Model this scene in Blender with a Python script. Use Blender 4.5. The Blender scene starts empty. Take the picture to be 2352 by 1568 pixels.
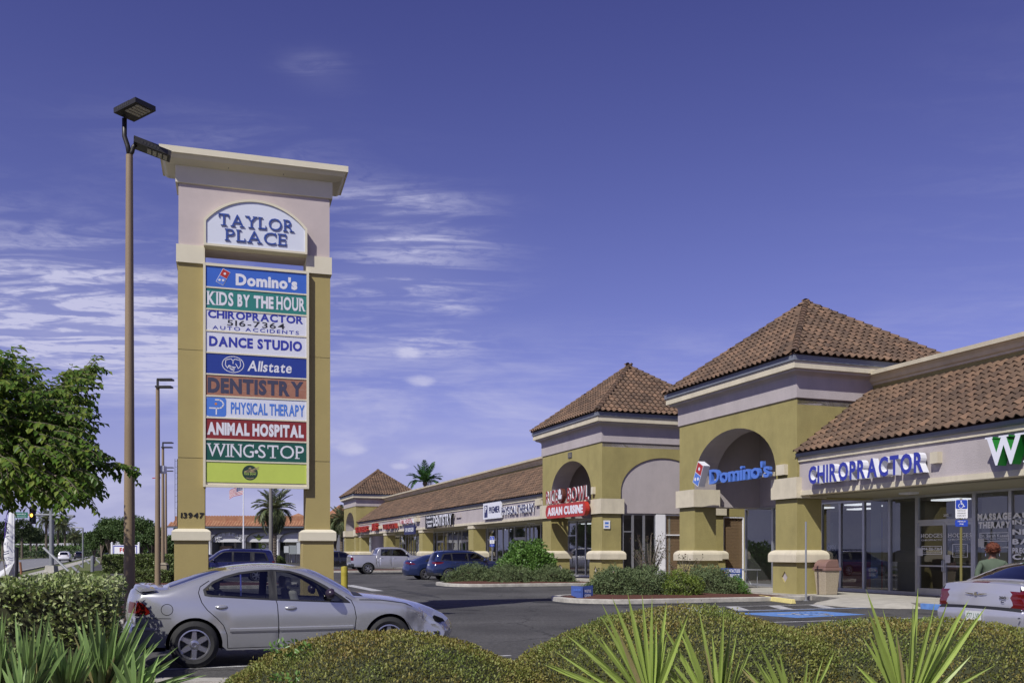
import bpy, bmesh, math, random
import numpy as np
from mathutils import Vector, Matrix
from mathutils.geometry import delaunay_2d_cdt
random.seed(7); rng = np.random.default_rng(7)
R = math.radians
scene = bpy.context.scene
col = scene.collection
# ---------------------------------------------------------------- camera
cam_d = bpy.data.cameras.new("camera"); cam = bpy.data.objects.new("camera", cam_d); col.objects.link(cam)
cam.location = (0, 0, 1.6); cam.rotation_euler = (R(90), 0, 0)
cam_d.sensor_width = 36; cam_d.lens = 32.9; cam_d.shift_y = 0.2054
cam_d.clip_start = 0.1; cam_d.clip_end = 12000
scene.camera = cam
# ---------------------------------------------------------------- light
SUN = Vector((0.52, 0.80, -1.0)).normalized()          # direction the light travels
EL = math.asin(-SUN.z); AZ = math.atan2(-SUN.x, -SUN.y)
world = bpy.data.worlds.new("World"); scene.world = world; world.use_nodes = True
nt = world.node_tree; nt.nodes.clear()
def N(t, nt_, **kw):
    n = nt_.nodes.new(t)
    for k, v in kw.items(): setattr(n, k, v)
    return n
def build_world():
    L = nt.links.new
    out = N("ShaderNodeOutputWorld", nt); bg = N("ShaderNodeBackground", nt); bg.inputs[1].default_value = 0.10
    sky = N("ShaderNodeTexSky", nt, sky_type='NISHITA'); sky.sun_disc = False
    sky.sun_elevation = EL; sky.sun_rotation = AZ; sky.altitude = 0; sky.air_density = 1.0; sky.dust_density = 0.25; sky.ozone_density = 3.2
    tc = N("ShaderNodeTexCoord", nt); sep = N("ShaderNodeSeparateXYZ", nt); L(tc.outputs['Generated'], sep.inputs[0])
    def M(op, a, b=None, c=None):
        m = N("ShaderNodeMath", nt, operation=op)
        for i, v in enumerate((a, b, c)):
            if v is None: continue
            if isinstance(v, (int, float)): m.inputs[i].default_value = v
            else: L(v, m.inputs[i])
        return m.outputs[0]
    x, y, z = sep.outputs
    az = M('ARCTAN2', x, y); el = M('ARCSINE', z)
    tint = N("ShaderNodeMix", nt, data_type='RGBA', blend_type='MULTIPLY'); tint.inputs[0].default_value = 1
    L(sky.outputs[0], tint.inputs[6]); tint.inputs[7].default_value = SKY_TINT
    hi = N("ShaderNodeMapRange", nt, interpolation_type='SMOOTHSTEP'); L(el, hi.inputs[0]); hi.inputs[1].default_value = R(4); hi.inputs[2].default_value = R(50)
    dp = N("ShaderNodeMix", nt, data_type='RGBA', blend_type='MULTIPLY'); L(hi.outputs[0], dp.inputs[0]); L(tint.outputs[2], dp.inputs[6]); dp.inputs[7].default_value = (.56, .52, .74, 1)
    # clouds live on a plane high above the place: direction / height
    zz = M('MAXIMUM', z, 0.03)
    cx = M('DIVIDE', x, zz); cy = M('DIVIDE', y, zz)
    comb = N("ShaderNodeCombineXYZ", nt); L(cx, comb.inputs[0]); L(cy, comb.inputs[1])
    mp = N("ShaderNodeMapping", nt); L(comb.outputs[0], mp.inputs[0]); mp.inputs['Rotation'].default_value = (0, 0, R(-9)); mp.inputs['Scale'].default_value = (1.5, 3.9, 1)
    n1 = N("ShaderNodeTexNoise", nt); L(mp.outputs[0], n1.inputs[0]); n1.inputs['Scale'].default_value = 1.15; n1.inputs['Detail'].default_value = 9; n1.inputs['Roughness'].default_value = .58; n1.inputs['Distortion'].default_value = 1.1
    n2 = N("ShaderNodeTexNoise", nt); L(comb.outputs[0], n2.inputs[0]); n2.inputs['Scale'].default_value = 0.33; n2.inputs['Detail'].default_value = 3
    def ss(v, a, b):
        m = N("ShaderNodeMapRange", nt, interpolation_type='SMOOTHSTEP'); L(v, m.inputs[0]); m.inputs[1].default_value = a; m.inputs[2].default_value = b
        return m.outputs[0]
    def blob(a0, e0, sa, se):
        da = M('DIVIDE', M('SUBTRACT', az, R(a0)), R(sa)); de = M('DIVIDE', M('SUBTRACT', el, R(e0)), R(se))
        return M('EXPONENT', M('MULTIPLY', M('ADD', M('POWER', M('ABSOLUTE', da), 2), M('POWER', M('ABSOLUTE', de), 2)), -1.0))
    cover = None
    for b, w in CLOUD_BLOBS:
        v = M('MULTIPLY', blob(*b), w); cover = v if cover is None else M('ADD', cover, v)
    low = M('MULTIPLY', ss(M('MULTIPLY', el, -1.0), R(-15), R(-4)), .22)
    cover = M('ADD', M('ADD', cover, low), M('MULTIPLY', ss(n2.outputs[0], .55, .8), .10))
    mp2 = N("ShaderNodeMapping", nt); L(comb.outputs[0], mp2.inputs[0]); mp2.inputs['Rotation'].default_value = (0, 0, R(-20)); mp2.inputs['Scale'].default_value = (6.0, 7.0, 1)
    n4 = N("ShaderNodeTexNoise", nt); L(mp2.outputs[0], n4.inputs[0]); n4.inputs['Scale'].default_value = 2.0; n4.inputs['Detail'].default_value = 8; n4.inputs['Roughness'].default_value = .65; n4.inputs['Distortion'].default_value = .8
    dens = M('MULTIPLY', M('MULTIPLY', ss(n1.outputs[0], .40, .64), ss(n4.outputs[0], .22, .62)), M('MULTIPLY', cover, 1.15))
    dens = M('MULTIPLY', M('ADD', dens, M('MULTIPLY', cover, .14)), ss(el, R(7), R(12.5)))
    # small puffs of cumulus
    n3 = N("ShaderNodeTexNoise", nt); cb2 = N("ShaderNodeCombineXYZ", nt); L(az, cb2.inputs[0]); L(M('MULTIPLY', el, 1.5), cb2.inputs[1]); L(cb2.outputs[0], n3.inputs[0]); n3.inputs['Scale'].default_value = 42; n3.inputs['Detail'].default_value = 7; n3.inputs['Roughness'].default_value = .6
    puff = None
    for b in PUFFS:
        v = blob(*b); puff = v if puff is None else M('MAXIMUM', puff, v)
    pd = ss(M('ADD', M('MULTIPLY', puff, .75), M('MULTIPLY', n3.outputs[0], .55)), .60, 1.05)
    cb3 = N("ShaderNodeCombineXYZ", nt); L(M('MULTIPLY', az, .55), cb3.inputs[0]); L(M('MULTIPLY', el, 2.2), cb3.inputs[1]); n5 = N("ShaderNodeTexNoise", nt); L(cb3.outputs[0], n5.inputs[0]); n5.inputs['Scale'].default_value = 9; n5.inputs['Detail'].default_value = 7; n5.inputs['Roughness'].default_value = .55; n5.inputs['Distortion'].default_value = .4
    dens = M('ADD', dens, M('MULTIPLY', M('MULTIPLY', ss(n5.outputs[0], .42, .72), ss(M('MULTIPLY', el, -1.0), R(-15), R(-8))), .62))
    dens = M('MINIMUM', M('ADD', dens, M('MULTIPLY', pd, .6)), .9)
    hz = ss(M('MULTIPLY', el, -1.0), R(-11), R(1)); haze = N("ShaderNodeMix", nt, data_type='RGBA'); L(hz, haze.inputs[0]); L(dp.outputs[2], haze.inputs[6]); haze.inputs[7].default_value = (3.3, 3.6, 6.0, 1)
    mix = N("ShaderNodeMix", nt, data_type='RGBA'); L(dens, mix.inputs[0]); L(haze.outputs[2], mix.inputs[6]); mix.inputs[7].default_value = CLOUD_COL
    L(mix.outputs[2], bg.inputs[0]); L(bg.outputs[0], out.inputs[0])
SKY_TINT = (0.84, 0.61, 0.97, 1)
CLOUD_COL = (5.6, 5.6, 7.6, 1)
CLOUD_BLOBS = [((-7, 20.2, 4.2, .9), .7), ((-6, 18.3, 4.6, .8), .65), ((-7, 16.2, 4.6, 1.3), .7), ((-26, 13.2, 7, 3.2), 1.15), ((-20, 11, 9, 2.5), .65), ((-16, 14, 5, 1.8), .6), ((-22, 7.5, 8, 2.5), .6), ((-4, 14.6, 2.0, .5), .5),
               ((-11.5, 26.5, 1.8, .8), .28), ((-5, 12.5, 3, .8), .5), ((-3, 6, 9, 2.4), .5), ((-24, 4, 10, 4), .4), ((-16, 22, 8, 2), .12), ((60, 18, 20, 8), .5), ((140, 22, 30, 8), .5), ((-110, 16, 30, 8), .6)]
PUFFS = [(-6.3, 11.9, 1.1, .55), (-5.6, 10.3, 1.2, .5), (-9.8, 6.2, 1.3, .6), (-6.8, 5.2, .8, .3)]
build_world()
sun_d = bpy.data.lights.new("sun", 'SUN'); sun_d.energy = 4.2; sun_d.angle = R(0.53); sun_d.color = (1.0, 0.97, 0.90)
sun = bpy.data.objects.new("sun", sun_d); col.objects.link(sun)
sun.rotation_euler = SUN.to_track_quat('-Z', 'Y').to_euler()
vs = scene.view_settings; vs.view_transform = 'Standard'; vs.look = 'None'; vs.exposure = 0.07; vs.gamma = 1; vs.use_curve_mapping = False
# ---------------------------------------------------------------- helpers
def tag(o, label=None, cat=None, group=None, kind=None):
    if label: o["label"] = label
    if cat: o["category"] = cat
    if group: o["group"] = group
    if kind: o["kind"] = kind
    return o
def thing(name, label, cat, loc=(0, 0, 0), rz=0, group=None):
    o = bpy.data.objects.new(name, None); col.objects.link(o); o.location = loc; o.rotation_euler = (0, 0, rz)
    return tag(o, label, cat, group)
def link(name, me, parent=None, loc=None, rot=None, scale=None):
    o = bpy.data.objects.new(name, me); col.objects.link(o)
    if parent: o.parent = parent
    if loc is not None: o.location = loc
    if rot is not None: o.rotation_euler = rot
    if scale is not None: o.scale = scale
    return o
def copy_tree(o, parent=None):
    c = o.copy(); col.objects.link(c); c.parent = parent
    for ch in kids.get(o.name, None) or [x for x in o.children]: copy_tree(ch, c)
    return c
kids = {}
def lerp(a, b, t): return a + (b - a) * t
class MB:
    def __init__(s): s.v = []; s.f = []; s.m = []; s.cm = 0
    def add(s, vs_, fs, m=None):
        n = len(s.v); s.v += [tuple(p) for p in vs_]
        for f in fs: s.f.append(tuple(i + n for i in f)); s.m.append(s.cm if m is None else m)
        return s
    def box(s, x0, y0, z0, x1, y1, z1, m=None):
        return s.add([(x0,y0,z0),(x1,y0,z0),(x1,y1,z0),(x0,y1,z0),(x0,y0,z1),(x1,y0,z1),(x1,y1,z1),(x0,y1,z1)],
                     [(3,2,1,0),(4,5,6,7),(0,1,5,4),(1,2,6,5),(2,3,7,6),(3,0,4,7)], m)
    def cbox(s, c, d, m=None): return s.box(c[0]-d[0]/2, c[1]-d[1]/2, c[2]-d[2]/2, c[0]+d[0]/2, c[1]+d[1]/2, c[2]+d[2]/2, m)
    def prism(s, pts, vec, m=None, side=None):
        n = len(pts); vec = Vector(vec); a = [Vector(p) for p in pts]; nn = len(s.v)
        s.v += [tuple(p) for p in a] + [tuple(p + vec) for p in a]
        s.f.append(tuple(nn + i for i in range(n))[::-1]); s.f.append(tuple(nn + n + i for i in range(n)))
        mm = s.cm if m is None else m; s.m += [mm, mm]
        for i in range(n):
            j = (i + 1) % n; s.f.append((nn+i, nn+j, nn+n+j, nn+n+i)); s.m.append(mm if side is None else side)
        return s
    def frustum(s, r0, r1, z0, z1, m=None):   # r = (x0,y0,x1,y1)
        return s.add([(r0[0],r0[1],z0),(r0[2],r0[1],z0),(r0[2],r0[3],z0),(r0[0],r0[3],z0),(r1[0],r1[1],z1),(r1[2],r1[1],z1),(r1[2],r1[3],z1),(r1[0],r1[3],z1)],
                     [(3,2,1,0),(4,5,6,7),(0,1,5,4),(1,2,6,5),(2,3,7,6),(3,0,4,7)], m)
    def tube(s, pts, r, n=8, m=None, cap=True):
        pts = [Vector(p) for p in pts]; rs = r if isinstance(r, (list, tuple)) else [r]*len(pts); base = len(s.v); up = None
        for i, p in enumerate(pts):
            t = (pts[min(i+1, len(pts)-1)] - pts[max(i-1, 0)]).normalized()
            if up is None: up = t.orthogonal().normalized()
            up = (up - t*up.dot(t)); up = up.normalized() if up.length > 1e-6 else t.orthogonal().normalized()
            w = t.cross(up)
            for k in range(n):
                a = 2*math.pi*k/n; s.v.append(tuple(p + (up*math.cos(a) + w*math.sin(a))*rs[i]))
        mm = s.cm if m is None else m
        for i in range(len(pts)-1):
            for k in range(n):
                a, b = base+i*n+k, base+i*n+(k+1) % n; s.f.append((a, b, b+n, a+n)); s.m.append(mm)
        if cap:
            s.f.append(tuple(base+k for k in range(n))[::-1]); s.f.append(tuple(base+(len(pts)-1)*n+k for k in range(n))); s.m += [mm, mm]
        return s
    def lathe(s, prof, n=24, M_=None, m=None):   # prof (r,z) about z
        base = len(s.v); M_ = M_ or Matrix()
        for r, z in prof:
            for k in range(n): a = 2*math.pi*k/n; s.v.append(tuple(M_ @ Vector((r*math.cos(a), r*math.sin(a), z))))
        for i in range(len(prof)-1):
            for k in range(n):
                a, b = base+i*n+k, base+i*n+(k+1) % n; s.f.append((a, b, b+n, a+n)); s.m.append(s.cm if m is None else m)
        return s
    def xf(s, M_, start=0):
        s.v[start:] = [tuple(M_ @ Vector(p)) for p in s.v[start:]]; return s
    def mesh(s, name, mats, smooth=False):
        me = bpy.data.meshes.new(name); me.from_pydata(s.v, [], s.f)
        for x in (mats if isinstance(mats, (list, tuple)) else [mats]): me.materials.append(x)
        if any(s.m): me.polygons.foreach_set("material_index", s.m)
        if smooth is True: me.polygons.foreach_set("use_smooth", [True]*len(me.polygons))
        elif smooth: me.polygons.foreach_set("use_smooth", [True]*len(me.polygons)); me.set_sharp_from_angle(angle=R(smooth))
        me.update(); return me
    def build(s, name, mats, parent=None, smooth=False, fixn=False):
        me = s.mesh(name, mats, smooth)
        if fixn:
            bm = bmesh.new(); bm.from_mesh(me); bmesh.ops.recalc_face_normals(bm, faces=bm.faces); bm.to_mesh(me); bm.free()
        return link(name, me, parent)
def bevel(o, w, seg=2, angle=35):
    b = o.modifiers.new("bevel", 'BEVEL'); b.width = w; b.segments = seg; b.limit_method = 'ANGLE'; b.angle_limit = R(angle); return o
# pixel of the photograph (2352 wide) -> point at distance Y / on the ground
def at(u, v, Y): return Vector(((u-1176)/2150*Y, Y, 1.6-(v-1267)*Y/2150))
def G(u, v, z=0.0): Y = 2150*(1.6-z)/(v-1267); return Vector(((u-1176)/2150*Y, Y, z))
A20 = R(20.0); cB = Vector((math.cos(A20), math.sin(A20), 0)); cA = Vector((-math.sin(A20), math.cos(A20), 0)); PO = Vector((9.84, 32.3, 0))
def F(a, b, z=0.0): return PO + cA*a + cB*b + Vector((0, 0, z))
# ---------------------------------------------------------------- materials
MT = {}
def mat(name, c, rough=.8, metal=0.0, var=0.0, vscale=3.0, bump=0.0, bscale=40.0, c2=None, spec=.5, coat=0.0, island=None, emit=0.0, stretch=None, sheen=0, trans=0, patch=None, objrand=0, streak=0):
    m = bpy.data.materials.new(name); m.use_nodes = True; t = m.node_tree; L = t.links.new; b = t.nodes["Principled BSDF"]
    b.inputs["Base Color"].default_value = (*c, 1); b.inputs["Roughness"].default_value = rough; b.inputs["Metallic"].default_value = metal
    b.inputs["Specular IOR Level"].default_value = spec; b.inputs["Coat Weight"].default_value = coat; b.inputs["Coat Roughness"].default_value = .04
    geo = None
    if var or bump or c2:
        tc = N("ShaderNodeTexCoord", t); vec = tc.outputs["Object"]
        if stretch: mp = N("ShaderNodeMapping", t); L(vec, mp.inputs[0]); mp.inputs["Scale"].default_value = stretch; vec = mp.outputs[0]
    colout = None
    if var or c2:
        n = N("ShaderNodeTexNoise", t); L(vec, n.inputs[0]); n.inputs["Scale"].default_value = vscale; n.inputs["Detail"].default_value = 6; n.inputs["Roughness"].default_value = .65
        mx = N("ShaderNodeMix", t, data_type='RGBA'); r = N("ShaderNodeMapRange", t); L(n.outputs[0], r.inputs[0]); r.inputs[1].default_value = .32; r.inputs[2].default_value = .68; L(r.outputs[0], mx.inputs[0])
        d = c2 if c2 else tuple(x*(1+var) for x in c); e = c if c2 else tuple(x*(1-var) for x in c)
        mx.inputs[6].default_value = (*e, 1); mx.inputs[7].default_value = (*d, 1); colout = mx.outputs[2]
    if island:
        g = N("ShaderNodeNewGeometry", t); cr = N("ShaderNodeValToRGB", t); L(g.outputs["Random Per Island"], cr.inputs[0])
        els = cr.color_ramp.elements
        for i, cc in enumerate(island):
            p = i/(len(island)-1)
            if i < 2: el = els[i]; el.position = p
            else: el = els.new(p)
            el.color = (*cc, 1)
        # endpoints were placed first; order is by position
        if colout:
            mm = N("ShaderNodeMix", t, data_type='RGBA', blend_type='MULTIPLY'); mm.inputs[0].default_value = 1; L(cr.outputs[0], mm.inputs[6]); L(colout, mm.inputs[7]); colout = mm.outputs[2]
        else: colout = cr.outputs[0]
    if streak:
        g3_ = N("ShaderNodeNewGeometry", t); ms_ = N("ShaderNodeMapping", t); L(g3_.outputs["Position"], ms_.inputs[0]); ms_.inputs["Scale"].default_value = (1.3, 1.3, .45); sn_2 = N("ShaderNodeTexNoise", t); L(ms_.outputs[0], sn_2.inputs[0]); sn_2.inputs["Scale"].default_value = 1.0; sn_2.inputs["Detail"].default_value = 8; sn_2.inputs["Roughness"].default_value = .7
        sr_ = N("ShaderNodeMapRange", t); L(sn_2.outputs[0], sr_.inputs[0]); sr_.inputs[1].default_value = .36; sr_.inputs[2].default_value = .60; sr_.inputs[3].default_value = 1-streak; sr_.inputs[4].default_value = 1+streak*.25
        sv_ = N("ShaderNodeVectorMath", t, operation='SCALE'); L(colout, sv_.inputs[0]); L(sr_.outputs[0], sv_.inputs['Scale']); colout = sv_.outputs[0]
    if patch:   # slow colour drift over a plant: redder and greener zones
        g2 = N("ShaderNodeNewGeometry", t); pn = N("ShaderNodeTexNoise", t); L(g2.outputs["Position"], pn.inputs[0]); pn.inputs["Scale"].default_value = vscale; pn.inputs["Detail"].default_value = 4
        pr_ = N("ShaderNodeMapRange", t); L(pn.outputs[0], pr_.inputs[0]); pr_.inputs[1].default_value = .38; pr_.inputs[2].default_value = .62; px_ = N("ShaderNodeMix", t, data_type='RGBA'); L(pr_.outputs[0], px_.inputs[0]); px_.inputs[6].default_value = (*patch[0], 1); px_.inputs[7].default_value = (*patch[1], 1)
        pm_ = N("ShaderNodeMix", t, data_type='RGBA', blend_type='MULTIPLY'); pm_.inputs[0].default_value = 1; L(colout, pm_.inputs[6]); L(px_.outputs[2], pm_.inputs[7]); colout = pm_.outputs[2]
    if objrand:
        oi_ = N("ShaderNodeObjectInfo", t); om_ = N("ShaderNodeMapRange", t); L(oi_.outputs["Random"], om_.inputs[0]); om_.inputs[3].default_value = 1-objrand; om_.inputs[4].default_value = 1+objrand; ov_ = N("ShaderNodeVectorMath", t, operation='SCALE'); L(colout, ov_.inputs[0]); L(om_.outputs[0], ov_.inputs['Scale']); colout = ov_.outputs[0]
    if colout: L(colout, b.inputs["Base Color"])
    if bump:
        n = N("ShaderNodeTexNoise", t); L(vec, n.inputs[0]); n.inputs["Scale"].default_value = bscale; n.inputs["Detail"].default_value = 4
        bp = N("ShaderNodeBump", t); bp.inputs["Strength"].default_value = bump; bp.inputs["Distance"].default_value = .02; L(n.outputs[0], bp.inputs["Height"]); L(bp.outputs[0], b.inputs["Normal"])
    if emit: b.inputs["Emission Color"].default_value = (*c, 1); b.inputs["Emission Strength"].default_value = emit
    if trans:   # thin leaves let some light through
        tr = N("ShaderNodeBsdfTranslucent", t); ms = N("ShaderNodeMixShader", t); ms.inputs[0].default_value = trans
        if colout: L(colout, tr.inputs[0])
        else: tr.inputs[0].default_value = (*c, 1)
        L(b.outputs[0], ms.inputs[1]); L(tr.outputs[0], ms.inputs[2]); L(ms.outputs[0], t.nodes["Material Output"].inputs[0])
    MT[name] = m; return m
def glass(name, tint, rough=.02, ior=1.45, refl=1.0, refl0=.075):
    m = bpy.data.materials.new(name); m.use_nodes = True; t = m.node_tree; L = t.links.new; t.nodes.remove(t.nodes["Principled BSDF"])
    tr = N("ShaderNodeBsdfTransparent", t); tr.inputs[0].default_value = (*tint, 1); gl = N("ShaderNodeBsdfGlossy", t); gl.inputs["Roughness"].default_value = rough
    gl.inputs[0].default_value = (refl, refl, refl, 1)
    lw = N("ShaderNodeLayerWeight", t); lw.inputs[0].default_value = .5; p5 = N("ShaderNodeMath", t, operation='POWER'); L(lw.outputs["Facing"], p5.inputs[0]); p5.inputs[1].default_value = 4.0
    fr = N("ShaderNodeMath", t, operation='MULTIPLY_ADD'); L(p5.outputs[0], fr.inputs[0]); fr.inputs[1].default_value = .9; fr.inputs[2].default_value = refl0; ms = N("ShaderNodeMixShader", t)
    L(fr.outputs[0], ms.inputs[0]); L(tr.outputs[0], ms.inputs[1]); L(gl.outputs[0], ms.inputs[2]); L(ms.outputs[0], t.nodes["Material Output"].inputs[0]); MT[name] = m; return m
OLIVE = mat("olive stucco", (.33, .283, .108), .92, var=.10, vscale=1.1, bump=.6, bscale=28, streak=.09)
MAUVE = mat("mauve stucco", (.435, .39, .385), .92, var=.06, vscale=.8, bump=.5, bscale=28, streak=.08)
CREAM = mat("cream stucco", (.62, .56, .42), .88, var=.07, vscale=1.6, bump=.3, bscale=40, streak=.12)
GREYTRIM = mat("grey painted flashing", (.17, .185, .22), .6, var=.08)
CONC = mat("concrete", (.40, .38, .33), .93, var=.16, vscale=2.2, bump=.25, bscale=60)
KERB = mat("kerb concrete", (.42, .40, .35), .93, var=.25, vscale=3.5, bump=.3, bscale=50)
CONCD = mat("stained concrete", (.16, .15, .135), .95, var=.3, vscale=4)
STEEL = mat("brushed aluminium", (.52, .53, .56), .38, metal=.75, var=.05)
WHITE = mat("white paint", (.78, .78, .80), .55, var=.03)
WHITEP = mat("white plastic", (.74, .75, .80), .35)
BLACK = mat("black plastic", (.012, .012, .014), .45)
DARK = mat("dark interior", (.03, .03, .033), .8)
BRONZE = mat("dark bronze metal", (.035, .033, .03), .45, metal=.3)
BRONZE2 = mat("brown painted pole", (.26, .19, .115), .65, var=.12, vscale=2, stretch=(1, 1, .2))
YEL = mat("yellow paint", (.36, .30, .03), .6, var=.1, vscale=5)
YELP = mat("pale yellow paint", (.72, .62, .24), .8, var=.12, vscale=5, bump=.2)
PAINTW = mat("worn white road paint", (.60, .60, .60), .85, c2=(.22, .22, .22), vscale=7)
PAINTB = mat("worn blue road paint", (.13, .28, .62), .85, c2=(.09, .18, .42), vscale=5)
RED = mat("red sign face", (.42, .03, .02), .4)
BLUE = mat("sign letter blue", (.035, .045, .33), .35)
NAVY = mat("navy lettering", (.02, .025, .10), .4)
MULCH = mat("red pine bark mulch", (.13, .045, .025), .98, c2=(.06, .022, .015), vscale=30, bump=1.0, bscale=60)
SHOPGLASS = glass("shop window glass", (.55, .57, .59), .008, 1.52, refl0=.13)
CARGLASS = glass("tinted car glass", (.58, .60, .60), .01, 1.5)
CARGLASSD = glass("dark privacy glass", (.05, .055, .06), .015, 1.5)
def asphalt():
    m = mat("asphalt", (.060, .058, .056), .9); t = m.node_tree; L = t.links.new; b = t.nodes["Principled BSDF"]
    tc = N("ShaderNodeTexCoord", t); n = N("ShaderNodeTexNoise", t); L(tc.outputs["Object"], n.inputs[0]); n.inputs["Scale"].default_value = .22; n.inputs["Detail"].default_value = 7; n.inputs["Roughness"].default_value = .6
    v = N("ShaderNodeTexVoronoi", t); L(tc.outputs["Object"], v.inputs[0]); v.inputs["Scale"].default_value = 95
    n2 = N("ShaderNodeTexNoise", t); L(tc.outputs["Object"], n2.inputs[0]); n2.inputs["Scale"].default_value = 12; n2.inputs["Detail"].default_value = 8
    r = N("ShaderNodeMapRange", t); L(n.outputs[0], r.inputs[0]); r.inputs[1].default_value = .3; r.inputs[2].default_value = .7; r.inputs[3].default_value = .58; r.inputs[4].default_value = 1.55
    r2 = N("ShaderNodeMapRange", t); L(v.outputs["Color"], r2.inputs[0]); r2.inputs[3].default_value = .55; r2.inputs[4].default_value = 1.6
    r3 = N("ShaderNodeMapRange", t); L(n2.outputs[0], r3.inputs[0]); r3.inputs[1].default_value = .3; r3.inputs[2].default_value = .7; r3.inputs[3].default_value = .68; r3.inputs[4].default_value = 1.3
    m1 = N("ShaderNodeMath", t, operation='MULTIPLY'); L(r.outputs[0], m1.inputs[0]); L(r2.outputs[0], m1.inputs[1])
    m2 = N("ShaderNodeMath", t, operation='MULTIPLY'); L(m1.outputs[0], m2.inputs[0]); L(r3.outputs[0], m2.inputs[1])
    # cracks
    nd = N("ShaderNodeTexNoise", t); L(tc.outputs["Object"], nd.inputs[0]); nd.inputs["Scale"].default_value = 1.5
    va = N("ShaderNodeVectorMath", t, operation='ADD'); L(tc.outputs["Object"], va.inputs[0]); L(nd.outputs["Color"], va.inputs[1])
    cr = N("ShaderNodeTexVoronoi", t, feature='DISTANCE_TO_EDGE'); L(va.outputs[0], cr.inputs[0]); cr.inputs["Scale"].default_value = .28
    r4 = N("ShaderNodeMapRange", t); L(cr.outputs[0], r4.inputs[0]); r4.inputs[1].default_value = .0; r4.inputs[2].default_value = .012; r4.inputs[3].default_value = .35; r4.inputs[4].default_value = 1
    m3 = N("ShaderNodeMath", t, operation='MULTIPLY'); L(m2.outputs[0], m3.inputs[0]); L(r4.outputs[0], m3.inputs[1])
    ov = N("ShaderNodeTexVoronoi", t); L(va.outputs[0], ov.inputs[0]); ov.inputs["Scale"].default_value = .55; r5 = N("ShaderNodeMapRange", t, interpolation_type='SMOOTHSTEP'); L(ov.outputs["Distance"], r5.inputs[0]); r5.inputs[1].default_value = .05; r5.inputs[2].default_value = .28; r5.inputs[3].default_value = .42; r5.inputs[4].default_value = 1
    m4 = N("ShaderNodeMath", t, operation='MULTIPLY'); L(m3.outputs[0], m4.inputs[0]); L(r5.outputs[0], m4.inputs[1]); m3 = m4
    vm = N("ShaderNodeVectorMath", t, operation='SCALE'); vm.inputs[0].default_value = (.060, .058, .056); L(m3.outputs[0], vm.inputs['Scale']); L(vm.outputs[0], b.inputs["Base Color"])
    bp = N("ShaderNodeBump", t); bp.inputs["Strength"].default_value = .5; bp.inputs["Distance"].default_value = .01; L(v.outputs["Distance"], bp.inputs["Height"]); L(bp.outputs[0], b.inputs["Normal"])
    return m
ASPH = asphalt()
ROAD = mat("grey street asphalt", (.20, .20, .205), .92, var=.1, vscale=.4, bump=.1)
GRASSG = mat("lawn ground", (.085, .115, .028), .95, c2=(.13, .14, .04), vscale=1.2, bump=.6, bscale=60)
GROUND = mat("ground soil and grass", (.09, .10, .035), .97, c2=(.14, .12, .06), vscale=.3, bump=.5)
def tilemat():
    m = mat("weathered clay tile", (.3, .1, .05), .85); t = m.node_tree; L = t.links.new; b = t.nodes["Principled BSDF"]
    oi = N("ShaderNodeNewGeometry", t); ob = N("ShaderNodeObjectInfo", t)
    ad = N("ShaderNodeMath", t, operation='ADD'); L(oi.outputs["Random Per Island"], ad.inputs[0]); L(ob.outputs["Random"], ad.inputs[1]); fr = N("ShaderNodeMath", t, operation='FRACT'); L(ad.outputs[0], fr.inputs[0])
    cr = N("ShaderNodeValToRGB", t); L(fr.outputs[0], cr.inputs[0]); e = cr.color_ramp.elements
    e[0].color = (.115, .075, .05, 1); e[1].color = (.25, .155, .095, 1); x = e.new(.5); x.color = (.165, .105, .066, 1)
    x = e.new(.93); x.color = (.215, .13, .08, 1)
    n = N("ShaderNodeTexNoise", t); tc = N("ShaderNodeNewGeometry", t); L(tc.outputs["Position"], n.inputs[0]); n.inputs["Scale"].default_value = .9; n.inputs["Detail"].default_value = 8; n.inputs["Roughness"].default_value = .7
    r = N("ShaderNodeMapRange", t); L(n.outputs[0], r.inputs[0]); r.inputs[1].default_value = .38; r.inputs[2].default_value = .62
    mx = N("ShaderNodeMix", t, data_type='RGBA'); L(r.outputs[0], mx.inputs[0]); L(cr.outputs[0], mx.inputs[6])
    dk = N("ShaderNodeMix", t, data_type='RGBA', blend_type='MULTIPLY'); dk.inputs[0].default_value = 1; L(cr.outputs[0], dk.inputs[6]); dk.inputs[7].default_value = (.58, .58, .60, 1); L(dk.outputs[2], mx.inputs[7])
    L(mx.outputs[2], b.inputs["Base Color"]); return m
TILE = tilemat()
# ---------------------------------------------------------------- lettering
_tc = {}
def glyph(body, off=0.0, res=3):
    key = (body, off, res)
    if key in _tc: return _tc[key]
    cu = bpy.data.curves.new("t", 'FONT'); cu.body = body; cu.size = 1; cu.offset = off; cu.resolution_u = res; cu.fill_mode = 'FRONT'
    o = bpy.data.objects.new("t", cu); me = bpy.data.meshes.new_from_object(o)
    vs_ = [(v.co.x, v.co.y) for v in me.vertices]; fs = [tuple(p.vertices) for p in me.polygons]
    bpy.data.objects.remove(o); bpy.data.meshes.remove(me); bpy.data.curves.remove(cu)
    _tc[key] = (vs_, fs); return _tc[key]
SERIF = {'T': 'c0 L1 R1', 'A': 'l0 r0', 'Y': 'c0 l1 r1', 'L': 'l0 l1 R0', 'R': 'l0 r0 l1', 'P': 'l0 l1', 'C': 'R1', 'E': 'l0 l1 R0 R1', 'W': 'l1 r1 c1', 'I': 'c0 c1', 'N': 'l0 l1 r1', 'G': 'R1', 'S': '', 'O': '', 'H': 'l0 l1 r0 r1', 'K': 'l0 l1 r0 r1', 'D': 'l0 l1', 'F': 'l0 l1 R1', 'U': 'l1 r1', 'B': 'l0 l1', 'V': 'l1 r1', 'M': 'l0 r0 l1 r1'}
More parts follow.
